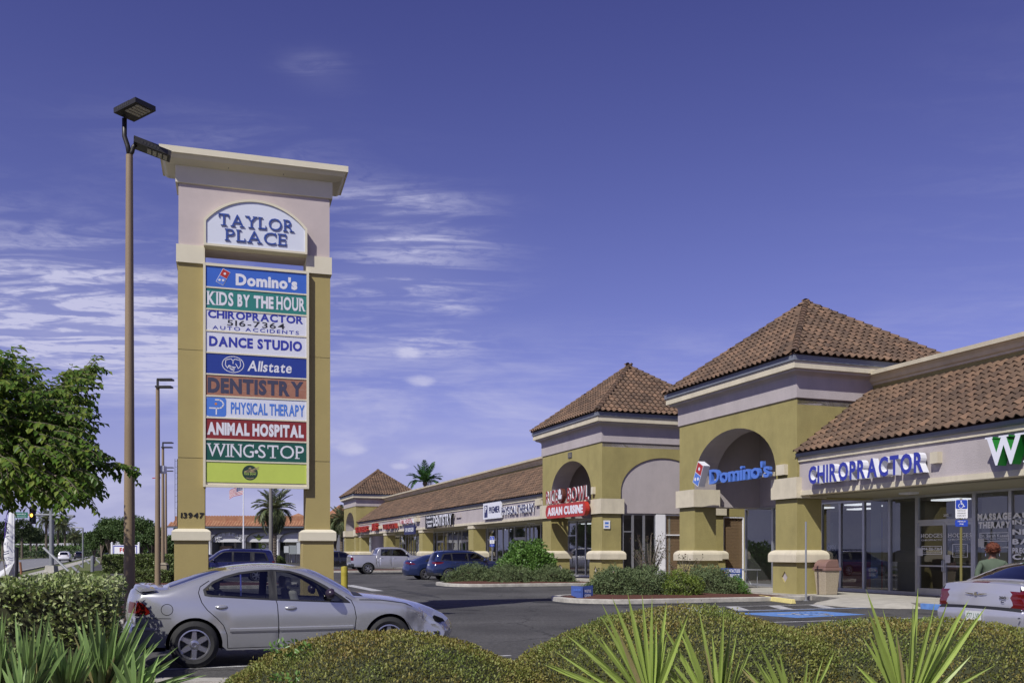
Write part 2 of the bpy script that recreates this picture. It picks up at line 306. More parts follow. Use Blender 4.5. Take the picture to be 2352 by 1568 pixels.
def letter_shapes(text, off=0.0, serif=False, gap=.07, space=.32):
    """list of (char, verts2d, faces, extra rectangles) laid out left to right"""
    out = []; x = 0
    for ch in text:
        if ch == ' ': x += space; continue
        vs_, fs = glyph(ch, off)
        if not vs_: continue
        x0 = min(p[0] for p in vs_); x1 = max(p[0] for p in vs_)
        w = x1 - x0; dx = x - x0; s = .10 if serif else 0
        V = [(p[0]+dx, p[1]) for p in vs_]; y0 = min(p[1] for p in vs_); y1 = max(p[1] for p in vs_); rects = []
        if serif:
            t = .045; L_ = .115
            st = .07 + off
            for c in SERIF.get(ch, '').split():
                yy = (y0, y0+t) if c[1] == '0' else (y1-t, y1)
                if c[0] == 'l': rects.append((x-.05, yy[0], x+L_+.09, yy[1]))
                if c[0] == 'r': rects.append((x+w-L_-.09, yy[0], x+w+.05, yy[1]))
                if c[0] == 'c': rects.append((x+w/2-.16, yy[0], x+w/2+.16, yy[1]))
                if c[0] == 'R': rects.append((x+w-.05, yy[0] if c[1] == '0' else yy[1]-.2, x+w, yy[1] if c[1] == '1' else yy[0]+.2))
                if c[0] == 'L': rects.append((x, yy[1]-.2, x+.05, yy[1]))
        out.append((ch, V, fs, rects)); x += w + gap + (.07 if serif else 0)
    return out
def extrude2d(V, fs, rects, d):
    mb = MB(); n = len(V)
    edges = {}
    for f in fs:
        for i in range(len(f)):
            a, b = f[i], f[(i+1) % len(f)]; k = (min(a, b), max(a, b)); edges[k] = edges.get(k, []) + [(a, b)]
    mb.add([(p[0], p[1], d) for p in V], fs, 0)
    if d > 0:
        mb.add([(p[0], p[1], 0) for p in V], [], 0)
        for k, l in edges.items():
            if len(l) == 1: a, b = l[0]; mb.f.append((a, a+n, b+n, b)[::-1]); mb.m.append(1)
    for r in rects:
        dd = d*1.0
        if d > 0: mb.add([(r[0],r[1],0),(r[2],r[1],0),(r[2],r[3],0),(r[0],r[3],0),(r[0],r[1],dd+.001),(r[2],r[1],dd+.001),(r[2],r[3],dd+.001),(r[0],r[3],dd+.001)], [(0,1,5,4),(1,2,6,5),(2,3,7,6),(3,0,4,7)], 1).add([(r[0],r[1],dd+.001),(r[2],r[1],dd+.001),(r[2],r[3],dd+.001),(r[0],r[3],dd+.001)], [(0,1,2,3)], 0)
        else: mb.add([(r[0],r[1],.001),(r[2],r[1],.001),(r[2],r[3],.001),(r[0],r[3],.001)], [(0,1,2,3)], 0)
    return mb
def basis(o, right, up=(0, 0, 1)):
    r = Vector(right).normalized(); u = Vector(up).normalized(); n = r.cross(u)
    return Matrix(((r.x, u.x, n.x, o[0]), (r.y, u.y, n.y, o[1]), (r.z, u.z, n.z, o[2]), (0, 0, 0, 1)))
def lettering(name, text, M_, w, h, d, mats, parent, off=0.0, serif=False, split=False, gap=.07, space=.32, align='c', cap=True, slant=0.0):
    """M_ maps (right, up, out) with origin at the lower left (or centre) of the text box"""
    ls = letter_shapes(text, off, serif, gap, space)
    xs = [p[0] for l in ls for p in l[1]]; ys = [p[1] for l in ls for p in l[1]]
    x0, x1, y0, y1 = min(xs), max(xs), min(ys), max(ys)
    sy = h/(y1-y0); sx = w/(x1-x0) if w else sy; W = (x1-x0)*sx
    ox = -W/2 if align == 'c' else 0
    S = Matrix(((sx, slant*sy, 0, ox-x0*sx-slant*sy*y0), (0, sy, 0, -y0*sy), (0, 0, 1, 0), (0, 0, 0, 1)))
    objs = []; acc = MB()
    for ch, V, fs, rc in ls:
        mb = extrude2d(V, fs, rc, d); mb.xf(M_ @ S)
        if split: objs.append(mb.build(name, mats, parent))
        else: acc.add(mb.v, [], 0); k = len(acc.v)-len(mb.v); acc.f += [tuple(i+k for i in f) for f in mb.f]; acc.m += mb.m
    if not split: objs = [acc.build(name, mats, parent)]
    return objs
# ---------------------------------------------------------------- ground
def sheet(name, pts, z, m, label=None, kind="structure", parent=None, cat=None):
    me = bpy.data.meshes.new(name); me.from_pydata([(p[0], p[1], z) for p in pts], [], [tuple(range(len(pts)))]); me.materials.append(m)
    o = link(name, me, parent)
    if me.polygons[0].normal.z < 0: me.flip_normals()
    if kind: o["kind"] = kind
    if label: o["label"] = label
    if cat: o["category"] = cat
    return o
def rn(n, s):   # street frame: n metres right of the street axis, s metres along it
    d = Vector((-.390, .921, 0)); q = Vector((.921, .390, 0)); return q*n + d*s
sheet("ground", [(-6000, -200), (6000, -200), (6000, 9000), (-6000, 9000)], -.03, GROUND)
lot = [(-7.0, 10.9), (40, 10.9), tuple(F(-60, 60))[:2], tuple(F(125, 45))[:2], (10, 150), (-40, 134), (-59, 134)]
sheet("parking_lot", lot, 0.0, ASPH)
sheet("street", [rn(-7.2, -60), rn(-7.2, 1500), rn(-60, 1500), rn(-60, -60)], -.012, ROAD)
sheet("lawn", [rn(-7.0, -10), rn(-7.0, 320), rn(1.5, 320), (-59, 134), (-7.0, 10.9), (-6.4, 6.0)], -.02, GRASSG)
sheet("footpath", [rn(-5.95, -20), rn(-5.95, 320), rn(-4.55, 320), rn(-4.55, -20)], .006, CONC)
kb = MB()
kb.prism([rn(-7.2, -20), rn(-7.2, 320), rn(-7.0, 320), rn(-7.0, -20)], (0, 0, .10)); o = kb.build("street_kerb", KERB); o["kind"] = "structure"
def strip_line(p, q, w, z=.004):
    p, q = Vector(p), Vector(q); d = (q-p); d.z = 0; d.normalize(); n = Vector((-d.y, d.x, 0))*w/2
    return [(p+n)[:2]+(z,), (p-n)[:2]+(z,), (q-n)[:2]+(z,), (q+n)[:2]+(z,)]
def lines(name, segs, m, w=.1, z=.004):
    mb = MB()
    for p, q in segs: mb.add(strip_line(p, q, w, z), [(0, 1, 2, 3)])
    o = mb.build(name, m); o["kind"] = "structure"; return o
seg = []
for n in (-10.7, -14.2, -24.5, -28): seg += [(rn(n, s), rn(n, s+3)) for s in range(30, 420, 12)]
seg += [(rn(-17.7, 30), rn(-17.7, 420)), (rn(-7.6, 30), rn(-7.6, 420))]
seg += [(rn(-8, 74), rn(-17, 76)), (rn(-8, 70), rn(-17, 72))]
lines("lane_markings", seg, PAINTW, .16, -.006)
med = sheet("median_strip", [rn(-18.5, 60), rn(-18.5, 800), rn(-24, 800), rn(-24, 60)], .03, GRASSG)
# kerbed islands: a kerb ring and a bed of bark
def island(name, pts, label=None, z=.14, kw=.28, bed=MULCH):
    c = sum((Vector(p) for p in pts), Vector((0,)*len(pts[0])))/len(pts)
    pts = [Vector((p[0], p[1], 0)) for p in pts]; n = len(pts); inner = []
    for i in range(n):
        a, b, d = pts[i-1], pts[i], pts[(i+1) % n]; t1 = (b-a).normalized(); t2 = (d-b).normalized(); nn = Vector((-(t1+t2).y, (t1+t2).x, 0)).normalized(); inner.append(b + nn*kw)
    mb = MB(); k = MB()
    k.v = [tuple(p)[:2]+(0,) for p in pts] + [(p.x, p.y, z-.015) for p in pts] + [tuple(lerp(pts[i], inner[i], .1))[:2]+(z,) for i in range(n)] + [(p.x, p.y, z) for p in inner] + [(p.x, p.y, z-.05) for p in inner]
    for l in range(4):
        for i in range(n): j = (i+1) % n; k.f.append((l*n+i, l*n+j, (l+1)*n+j, (l+1)*n+i)); k.m.append(0)
    o = k.build("kerb", KERB, None, smooth=False); o["kind"] = "structure"
    b = MB(); m_ = len(inner)
    b.v = [(p.x, p.y, z-.04) for p in inner] + [tuple(lerp(p, sum(inner, Vector())/m_, .45))[:2]+(z+.05,) for p in inner] + [tuple(sum(inner, Vector())/m_)[:2]+(z+.08,)]
    for i in range(m_): j = (i+1) % m_; b.f += [(i, j, m_+j, m_+i), (m_+i, m_+j, 2*m_)]; b.m += [0, 0]
    o2 = b.build("mulch_bed", bed, None, smooth=True); o2["kind"] = "structure"
    return o
def pill(b0, b1, a0, a1, r, n=7):   # rounded toward -b, squared at +b (joins the pavement); returns ccw in world
    p = []
    def arc(cb, ca, t0, t1):
        for i in range(n+1): t = R(lerp(t0, t1, i/n)); p.append(F(ca + r*math.sin(t), cb + r*math.cos(t)))
    p.append(F(a0, b1)); p.append(F(a1, b1)); arc(b0+r, a1-r, 90, 180); arc(b0+r, a0+r, 180, 270); return p
island("kerb", pill(-8.6, -.30, -1.2, 2.9, 1.9)); island("kerb", pill(-8.3, -.30, 13.6, 18.2, 1.7)); island("kerb", pill(-9, -.30, 46.5, 50.0, 1.4))
isl = [(-26, 41), (-13, 40.4), (-10.8, 41.2), (-9.9, 43.0), (-10.4, 45.4), (-12.5, 46.6), (-26, 47.5)]; island("kerb", isl)
isl = [(-10.5, 21.0), (-5.4, 21.0), (-3.5, 21.6), (-2.8, 23.2), (-3.5, 25.2), (-5.5, 26.0), (-12.5, 26.0)]; island("kerb", isl)
def sealed(name, pts):
    c = sum((Vector(p) for p in pts), Vector((0, 0, 0)))/len(pts); q = []
    for i, p in enumerate(pts): p = Vector(p); d = (p-c).normalized(); q.append(p+d*(.75+.25*math.sin(i*2.1)))
    sheet(name, q, .0025, mat("fresh sealed asphalt", (.028, .028, .029), .85, var=.25, vscale=6, bump=.4, bscale=90) if "fresh sealed asphalt" not in MT else MT["fresh sealed asphalt"])
sealed("sealed_asphalt", pill(-8.6, -.30, -1.2, 2.9, 1.9)); sealed("sealed_asphalt", pill(-8.3, -.30, 13.6, 18.2, 1.7))
# planting bed around the camera
sheet("planting_bed", [(-14, -3), (16, -3), (16, 10.62), (-7.0, 10.62), (-10.4, 10.62)], .05, MULCH)
kb = MB(); kb.box(-7.0, 10.62, -.02, 30, 10.9, .14); o = kb.build("bed_kerb", KERB); o["kind"] = "structure"
# parking stalls and markings
seg = []
for a in [19.4+2.75*i for i in range(10)] + [50.6+2.75*i for i in range(11)]: seg.append((F(a, -2.3), F(a, -7.4)))
for i in range(-5, 3): seg.append((Vector((-4.9, 12.7, 0))+cB*0+cA*2.75*0+cB*(0)+cA*(2.9*i), Vector((-4.9, 12.7, 0))+cB*5.2+cA*(2.9*i))) if i == 0 else None
lines("stall_lines", seg, PAINTW, .1)
lines("stop_line", [(G(800, 1343), G(868, 1356.5))], PAINTW, .5)
lines("crack_patch", [(G(905, 1353), G(1000, 1368)), (G(930, 1360), G(1010, 1372))], mat("tar", (.02, .02, .02), .7), .1)
# disabled bay: hatch, lines and symbol (painted between the near tower and the grey saloon)
def g3(u, v): return G(u, v)
seg = [(F(-3.35, -7.6), F(-3.35, -.9)), (F(-5.1, -7.6), F(-5.1, -.6))]
lines("hatch_lines", seg, PAINTW, .12)
seg = [(F(-3.4, -6.3+1.45*i), F(-5.0, -7.0+1.45*i)) for i in range(4)]
lines("hatch_bars", seg, PAINTW, .38, .005)
lines("blue_line", [(F(-5.27, -7.6), F(-5.27, -.6))], PAINTB, .10, .005)
lines("stall_lines", [(F(-9.0, -7.6), F(-9.0, -2.2)), (F(-12.6, -7.6), F(-12.6, -2.2))], PAINTW, .12)
c = F(-6.85, -5.6); q = MB(); q.add([tuple(F(-6.0, -6.6, .005)), tuple(F(-8.0, -6.0, .005)), tuple(F(-7.6, -3.6, .005)), tuple(F(-6.0, -3.8, .005))], [(0, 1, 2, 3)]); o = q.build("painted_symbol", PAINTB); o["kind"] = "structure"
def wheelchair(M_, m, parent, name="symbol", s=1.0):
    mb = MB()
    def pl(pts, w):
        for i in range(len(pts)-1):
            p, q_ = Vector((*pts[i], 0)), Vector((*pts[i+1], 0)); d = (q_-p).normalized(); n = Vector((-d.y, d.x, 0))*w/2; e = d*w*.3
            mb.add([tuple(p+n-e), tuple(p-n-e), tuple(q_-n+e), tuple(q_+n+e)], [(0, 1, 2, 3)])
    mb.add([(.02+.075*math.cos(t*.7854), .40+.075*math.sin(t*.7854), 0) for t in range(8)], [tuple(range(8))])
    pl([(.02, .32), (.04, .05), (.24, .05), (.34, -.22), (.43, -.18)], .075); pl([(.03, .2), (.2, .2)], .06)
    pl([(.0+.25*math.cos(R(t)), -.13+.25*math.sin(R(t))) for t in range(120, 376, 20)], .06)
    mb.v = [(p[0]*s, p[1]*s, p[2]) for p in mb.v]; mb.xf(M_); return mb.build(name, m, parent)
Mw = Matrix(((cA.x*-1, cB.x*-1, 0, F(-6.9, -5.0).x), (cA.y*-1, cB.y*-1, 0, F(-6.9, -5.0).y), (0, 0, 1, .009), (0, 0, 0, 1))) ; o = wheelchair(Mw, PAINTW, None, "painted_wheelchair", 1.7); o["kind"] = "structure"
# kerb ramp and pavement along the shops
sw = MB(); sw.box(-.30, -26, 0, 3.5, 90, .15); o = sw.build("sidewalk", [CONC]); o.location = PO; o.rotation_euler = (0, 0, A20); o["kind"] = "structure"
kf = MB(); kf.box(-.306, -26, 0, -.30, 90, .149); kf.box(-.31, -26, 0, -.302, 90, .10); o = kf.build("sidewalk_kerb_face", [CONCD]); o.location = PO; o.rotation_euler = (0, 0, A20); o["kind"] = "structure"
rp = MB(); rp.add([(-.32, -5.6, .152), (-.32, -2.6, .152), (-1.9, -3.3, .006), (-1.9, -4.9, .006), (-1.0, -5.9, .0), (-1.0, -2.3, .0), (-.32, -6.1, 0), (-.32, -2.1, 0)], [(0, 1, 2, 3), (0, 3, 4, 6), (1, 7, 5, 2)])
o = rp.build("kerb_ramp", [CONC]); o.location = PO; o.rotation_euler = (0, 0, A20); o["kind"] = "structure"
bp = MB(); bp.box(-.42, -8.2, 0, -.312, -6.1, .155); o = bp.build("blue_kerb", [PAINTB]); o.location = PO; o.rotation_euler = (0, 0, A20); o["kind"] = "structure"
# ---------------------------------------------------------------- shopping plaza (local x = into the building, y = along the shop front)
P = thing("shopping_plaza", "long mustard and mauve strip mall with clay tile roofs and three arched towers", "shopping mall", PO, A20)
S_SPR, S_CAP0, S_CAP1, S_BAND = 4.45, 3.46, 4.18, 6.93
def pt(name, mb, m, parent=None, smooth=False): return mb.build(name, m, parent or P, smooth)
def ring(mb, rect, prof, m=None, inv=False):
    x0, y0, x1, y1 = rect
    for i in range(len(prof)-1):
        (o0, z0), (o1, z1) = prof[i], prof[i+1]
        a = [(x0-o0, y0-o0, z0), (x1+o0, y0-o0, z0), (x1+o0, y1+o0, z0), (x0-o0, y1+o0, z0)]; b = [(x0-o1, y0-o1, z1), (x1+o1, y0-o1, z1), (x1+o1, y1+o1, z1), (x0-o1, y1+o1, z1)]
        mb.add(a+b, [(0, 1, 5, 4), (1, 2, 6, 5), (2, 3, 7, 6), (3, 0, 4, 7)], m)
    return mb
def cap_top(mb, rect, o_, z, m=None):
    x0, y0, x1, y1 = rect; mb.add([(x0-o_, y0-o_, z), (x1+o_, y0-o_, z), (x1+o_, y1+o_, z), (x0-o_, y1+o_, z)], [(0, 1, 2, 3)], m)
def column(b0, a0, b1, a1, z0=.15, diamonds=('f', 'r'), small=False):
    rect = (b0, a0, b1, a1)
    col_ = pt("column", ring(MB(), rect, [(0, 1.6), (0, S_CAP0+.02)]), OLIVE)
    o_, c0_, c1_ = (.05, 3.28, 3.498) if small else (.12, S_CAP0, S_CAP1)
    cp = MB(); ring(cp, rect, [(0.001, c0_), (o_, c0_), (o_, c1_), (0.001, c1_)]); cap_top(cp, rect, o_, c0_); cap_top(cp, rect, o_, c1_); pt("capital", cp, CREAM, col_)
    mo = MB(); ring(mo, rect, [(.07, 1.24), (.19, 1.25), (.19, 1.50), (.17, 1.56), (.12, 1.62), (.05, 1.66), (0, 1.67)]); o = pt("base_moulding", mo, CREAM, col_)
    e = .07; x0, y0, x1, y1 = b0-e, a0-e, b1+e, a1+e; ba = MB(); ba.m = []
    def face(c0, c1, dia):   # vertical face from c0 to c1 (xy), outward normal to the right of c0->c1
        c0, c1 = Vector((*c0, 0)), Vector((*c1, 0)); n = (c1-c0).cross(Vector((0, 0, 1))).normalized()
        p = [c0+Vector((0, 0, z0)), c1+Vector((0, 0, z0)), c1+Vector((0, 0, 1.25)), c0+Vector((0, 0, 1.25))]
        if not dia: ba.add(p, [(0, 1, 2, 3)], 0); return
        c = (c0+c1)/2 + Vector((0, 0, .72)); d = (c1-c0).normalized()
        D = [c+Vector((0, 0, -.21)), c+d*.17, c+Vector((0, 0, .21)), c-d*.17]; E = [x - n*.05 for x in D]
        ba.add(p+D, [(0, 1, 4), (1, 5, 4), (1, 2, 5), (2, 6, 5), (2, 3, 6), (3, 7, 6), (3, 0, 7), (0, 4, 7)], 0)
        ba.add(D+E, [(0, 1, 5, 4), (1, 2, 6, 5), (2, 3, 7, 6), (3, 0, 4, 7)], 0); ba.add(E, [(0, 1, 2, 3)], 1)
    face((x0, y1), (x0, y0), 'f' in diamonds); face((x0, y0), (x1, y0), 'r' in diamonds); face((x1, y0), (x1, y1), False); face((x1, y1), (x0, y1), False)
    pt("column_base", ba, [OLIVE, MAUVE], col_); return col_
def arch_pts(c, hw_, z0, spring, top, n=22):
    p = [(c+hw_, z0)] + [(c+hw_*math.cos(math.pi*i/n), spring+(top-spring)*math.sin(math.pi*i/n)**.92) for i in range(n+1)] + [(c-hw_, z0)]
    return p
# clay tiles
TW, TE = .30, .36
tv = []; tf = []; xs = [0, .03, .07, .115, .155, .185, .243, .30]
def tz(x): return .078*math.sin(math.pi*x/.185) if x < .185 else -.016*math.sin(math.pi*(x-.185)/.115)
for y, dz in ((0, .062), (.43, .0)):
    for x in xs: tv.append((x, y, tz(x)+dz))
for x in xs: tv.append((x, 0.0, tz(x)+.062-.026))
nx = len(xs)
for i in range(nx-1): tf.append((i, i+1, nx+i+1, nx+i)); tf.append((2*nx+i, 2*nx+i+1, i+1, i))
tile_me = bpy.data.meshes.new("tile"); tile_me.from_pydata(tv, [], tf); tile_me.materials.append(TILE); tile_me.polygons.foreach_set("use_smooth", [True]*len(tf)); tile_me.set_sharp_from_angle(angle=R(50))
rv = []; rf = []
for y, r_, dz in ((0, .125, .03), (.42, .10, 0), (0, .10, .03)):
    for k in range(7): t = math.pi*k/6; rv.append((r_*math.cos(t), y, r_*math.sin(t)*.9+dz))
for k in range(6): rf += [(k, k+1, 8+k, 7+k), (14+k, 15+k, k+1, k)]
ridge_me = bpy.data.meshes.new("ridge_tile"); ridge_me.from_pydata(rv, [], rf); ridge_me.materials.append(TILE); ridge_me.polygons.foreach_set("use_smooth", [True]*len(rf)); ridge_me.set_sharp_from_angle(angle=R(50))
TILES = []   # (roof, matrix in plaza space, kind)
def tiles_on(roof, O_, e, s_, w, poly, kind='t'):
    e = Vector(e).normalized(); s_ = Vector(s_).normalized(); n = e.cross(s_)
    O_ = Vector(O_)
    def inside(x, y):
        c = False
        for i in range(len(poly)):
            (x1, y1), (x2, y2) = poly[i], poly[i-1]
            if (y1 > y) != (y2 > y) and x < (x2-x1)*(y-y1)/(y2-y1)+x1: c = not c
        return c
    ymax = max(p[1] for p in poly); xmax = max(p[0] for p in poly); j = 0
    while j*TE < ymax-.05:
        i = 0
        while i*TW < xmax:
            if inside(i*TW+TW/2, j*TE+.18):
                q = O_ + e*(i*TW) + s_*(j*TE) + n*(.02 + random.uniform(-.004, .006)); sk = random.uniform(-.012, .012)
                e2 = (e + s_*sk).normalized(); s2 = (s_ - e*sk).normalized()
                TILES.append((roof, Matrix(((e2.x, s2.x, n.x, q.x), (e2.y, s2.y, n.y, q.y), (e2.z, s2.z, n.z, q.z), (0, 0, 0, 1))), 't'))
            i += 1
        j += 1
def ridge(roof, p, q, n=(0, 0, 1)):
    p, q = Vector(p), Vector(q); d = q-p; L_ = d.length; d.normalize(); e = d.cross(Vector(n)).normalized(); nn = e.cross(d); k = 0
    while k*.36 < L_-.1:
        o = p + d*(k*.36) + nn*.03
        TILES.append((roof, Matrix(((e.x, d.x, nn.x, o.x), (e.y, d.y, nn.y, o.y), (e.z, d.z, nn.z, o.z), (0, 0, 0, 1))), 'r')); k += 1
ROOFD = mat("roof underlay", (.09, .05, .035), .95)
def tower(a0, a1, b0, blind_right=False, solid_right=True, back_low=True, dia=('f', 'r')):
    D_ = 6.8; b1 = b0 + D_; rect = (b0, a0, b1, a1); ca = (a0+a1)/2; hw_ = (a1-a0)/2 - 1.22; pw = 1.22; pd = 1.02
    for (x0, y0, x1, y1, dd) in ((b0, a0, b0+pd, a0+pw, dia), (b0, a1-pw, b0+pd, a1, dia), (b1-pd, a0, b1, a0+pw, ('r',)), (b1-pd, a1-pw, b1, a1, ())): column(x0, y0, x1, y1, diamonds=dd)
    # front wall with arched opening
    out = [(a0, S_CAP1-.01), (a0, S_BAND), (a1, S_BAND), (a1, S_CAP1-.01)] + arch_pts(ca, hw_, S_CAP1-.01, S_SPR, 6.33)
    f = MB(); f.prism([(b0, p[0], p[1]) for p in out], (pd, 0, 0), 0, 1)
    for q_ in (2, 3, 4, 5, len(f.m)-1): f.m[q_] = 0
    pt("tower_wall", f, [OLIVE, MAUVE])
    sf = MB(); sf.box(b0+.02, a0, 6.7, b1, a1, S_BAND-.002); pt("tower_ceiling", sf, MAUVE)
    # right side (towards the camera)
    if blind_right:
        cb = (b0+b1)/2; hb = D_/2-1.0
        out = [(b0+pd, S_CAP1-.01), (b0+pd, S_BAND-.001), (b1, S_BAND-.001), (b1, S_CAP1-.01)] + arch_pts(cb, hb, S_CAP1-.01, S_SPR, 6.25)
        f = MB(); f.prism([(p[0], a0, p[1]) for p in out], (0, .3, 0)); pt("tower_wall", f, OLIVE)
        g = MB(); g.box(b0+pd-.04, a0+.06, S_CAP0+.04, b1-pd+.04, a0+.28, 6.6); pt("arch_infill", g, MAUVE)
    else:
        f = MB(); f.box(b0+pd, a0, S_CAP0+.02, b1, a0+.9, S_BAND-.001); pt("tower_wall", f, OLIVE)
    f = MB(); f.box(b0+pd, a1-1.05, S_CAP0+.02, b1, a1, S_BAND-.001, 0); pt("tower_wall", f, [MAUVE])
    f = MB(); f.box(b1-.4, a0, S_CAP0, b1, a1, S_BAND-.003); pt("tower_wall", f, OLIVE)
    f = MB(); ring(f, rect, [(0, S_BAND-.02), (.05, S_BAND), (.05, 7.60), (.07, 7.68), (.15, 7.74), (.30, 7.79), (.33, 7.87)]); pt("frieze", f, MAUVE, smooth=40)
    f = MB(); ring(f, rect, [(.30, 7.862), (.42, 7.865), (.42, 8.10), (.30, 8.105)]); cap_top(f, rect, .4, 7.868); pt("eave_board", f, CREAM)
    f = MB(); ring(f, rect, [(.38, 8.10), (.47, 8.11), (.47, 8.30), (.40, 8.31)]); pt("drip_edge", f, GREYTRIM)
    ov = .50; ez = 8.32; x0, y0, x1, y1 = b0-ov, a0-ov, b1+ov, a1+ov; ap = Vector(((b0+b1)/2, ca, 11.45))
    c = [Vector((x0, y0, ez)), Vector((x1, y0, ez)), Vector((x1, y1, ez)), Vector((x0, y1, ez))]
    r = MB(); r.add([tuple(p) for p in c]+[tuple(ap)], [(0, 1, 4), (1, 2, 4), (2, 3, 4), (3, 0, 4), (3, 2, 1, 0)]); ro = pt("tower_roof", r, ROOFD)
    for i in range(4):
        p, q = c[i], c[(i+1) % 4]; e = (q-p).normalized(); L_ = (q-p).length; foot = (ap-p).dot(e); up = ap-(p+e*foot); tiles_on(ro, p - up.normalized()*.06, e, up, L_, [(0, 0), (L_, 0), (foot, up.length)])
        ridge(ro, p, ap)
    return ro
T1 = tower(0, 7.95, 0, dia=('f',)); T2 = tower(14.0, 21.7, -.75, blind_right=True); T3 = tower(81.0, 89.0, -.2)
def wing(a0, a1, cols=()):
    f = MB(); f.box(.10, a0, 3.712, .45, a1, 4.70); pt("fascia", f, MAUVE)
    f = MB(); f.box(.05, a0, 3.55, .46, a1, 3.71); pt("fascia_trim", f, CREAM)
    f = MB(); f.box(.04, a0, 4.70, .44, a1, 4.86); pt("fascia_trim", f, CREAM)
    f = MB(); f.prism([(-.03, a0, 4.862), (-.06, a0, 4.90), (-.08, a0, 4.98), (.3, a0, 5.04), (.3, a0, 4.862)], (0, a1-a0, 0)); pt("gutter", f, GREYTRIM)
    f = MB(); f.box(.46, a0, 3.50, 3.3, a1, 3.556); pt("soffit", f, mat("soffit stucco", (.30, .28, .20), .9))
    f = MB(); f.prism([(-.08, a0, 4.985), (3.2, a0, 7.30), (3.2, a0, 7.1), (.1, a0, 4.9)], (0, a1-a0, 0)); ro = pt("wing_roof", f, ROOFD)
    up = Vector((3.28, 0, 2.315)); L_ = a1-a0
    # tile courses run from the far end towards the camera
    tiles_on(ro, (-.13, a1, 4.97), (0, -1, 0), up, L_, [(0, 0), (L_, 0), (L_, up.length), (0, up.length)])
    f = MB(); f.box(3.2, a0, 7.15, 3.6, a1, 7.60); pt("parapet", f, OLIVE)
    f = MB(); f.prism([(3.2, a0, 7.50), (3.14, a0, 7.52), (3.14, a0, 7.58), (3.06, a0, 7.62), (3.0, a0, 7.72), (2.90, a0, 7.80), (2.80, a0, 7.82), (2.78, a0, 7.95), (3.62, a0, 7.97), (3.62, a0, 7.5)], (0, a1-a0, 0)); pt("cornice", f, CREAM)
    f = MB(); f.box(3.13, a0, 7.20, 3.21, a1, 7.36); pt("flashing", f, ROOFD)
    for a in cols: column(.12, a, 1.05, a+1.2, diamonds=(), small=True)
    return ro
W0 = wing(-26, 0.0); W2 = wing(21.7, 81.0, (37.2, 51.7, 66.3, 79.6))
f = MB(); f.box(3.6, -26, .15, 22, 8, 7.3); f.box(3.6, 21.7, .15, 22, 89, 7.3); f.box(9, 8, .15, 22, 21.7, 7.3)
# open shop rooms instead of a solid block at the front
f = MB(); f.box(11, -26, .0, 24, 8, 7.3); f.box(11, 14, .0, 24, 89, 7.3); f.box(12.5, 8, 0, 24, 14, 7.3)
f.box(3.5, -26, 3.62, 11, 0, 7.3); f.box(6.9, 0, 3.62, 11, 8, 7.3); f.box(6.2, 14.2, 3.62, 11, 21.7, 7.3); f.box(3.5, 21.7, 3.62, 11, 89, 7.3); pt("rear_block", f, OLIVE)
f = MB(); f.box(3.3, -26, .10, 11, 14, .148); f.box(.5, 14, .1, 11, 89, .148); pt("shop_floor", f, mat("shop floor tiles", (.22, .20, .18), .5, var=.2))
f = MB(); f.box(3.36, -26, 3.45, 10.99, 7.9, 3.50); f.box(3.36, 21.8, 3.45, 10.99, 81, 3.5); pt("shop_ceiling", f, mat("ceiling tiles", (.5, .5, .5), .9))
LAMP = mat("lit ceiling panel", (.95, .97, 1.0), .5, emit=1.3)
for a, b in [(5.2, 5), (5.2, 7.2), (2.2, 4.6), (2.2, 6.4), (2.2, 8.2), (-1.6, 5.2), (-4.2, 4.8), (-7.5, 5.4), (-11, 5), (28, 5), (33, 6), (44, 5), (58, 5), (69, 5)]:
    f = MB(); f.box(b-.3, a-.6, 3.40, b+.3, a+.6, 3.45); pt("ceiling_light", f, LAMP)
GW = mat("grey partition wall", (.30, .30, .26), .9, var=.05); BW = mat("back wall paint", (.20, .19, .17), .9, var=.1)
for a in (-12.4, -8.2, -.35, 8.0, 30, 37.8, 52.3, 60, 67): f = MB(); f.box(3.42, a-.06, .15, 11, a+.06, 3.45); pt("partition", f, BW)
# ---------------------------------------------------------------- shop windows and doors
FR = STEEL; LETW = mat("white vinyl lettering", (.86, .86, .87), .6); PSHEET = mat("printed sheet", (.55, .55, .55), .8)
def aof(u, b):
    t = (u-1176)/2150; x0, y0 = PO.x+cB.x*b, PO.y+cB.y*b; return (x0-t*y0)/(t*cA.y-cA.x)
def window(a0, a1, z0=.15, z1=3.50, b=3.3, rails=(), fr=.055, name="window", gl=None):
    """frame in the plane x=b between a0<a1 with a pane of its own"""
    f = MB(); d = .05
    f.box(b-d, a0, z0, b+d, a0+fr, z1); f.box(b-d, a1-fr, z0, b+d, a1, z1); f.box(b-d, a0+fr, z1-.07, b+d, a1-fr, z1); f.box(b-d, a0+fr, z0, b+d, a1-fr, z0+.11)
    for r in rails: f.box(b-d+.005, a0+fr, r-.03, b+d-.005, a1-fr, r+.03)
    w = pt(name, f, FR); g = MB(); g.add([(b, a0+.03, z0+.05), (b, a1-.03, z0+.05), (b, a1-.03, z1-.04), (b, a0+.03, z1-.04)], [(0, 1, 2, 3)]); pt("pane", g, gl or SHOPGLASS, w); return w
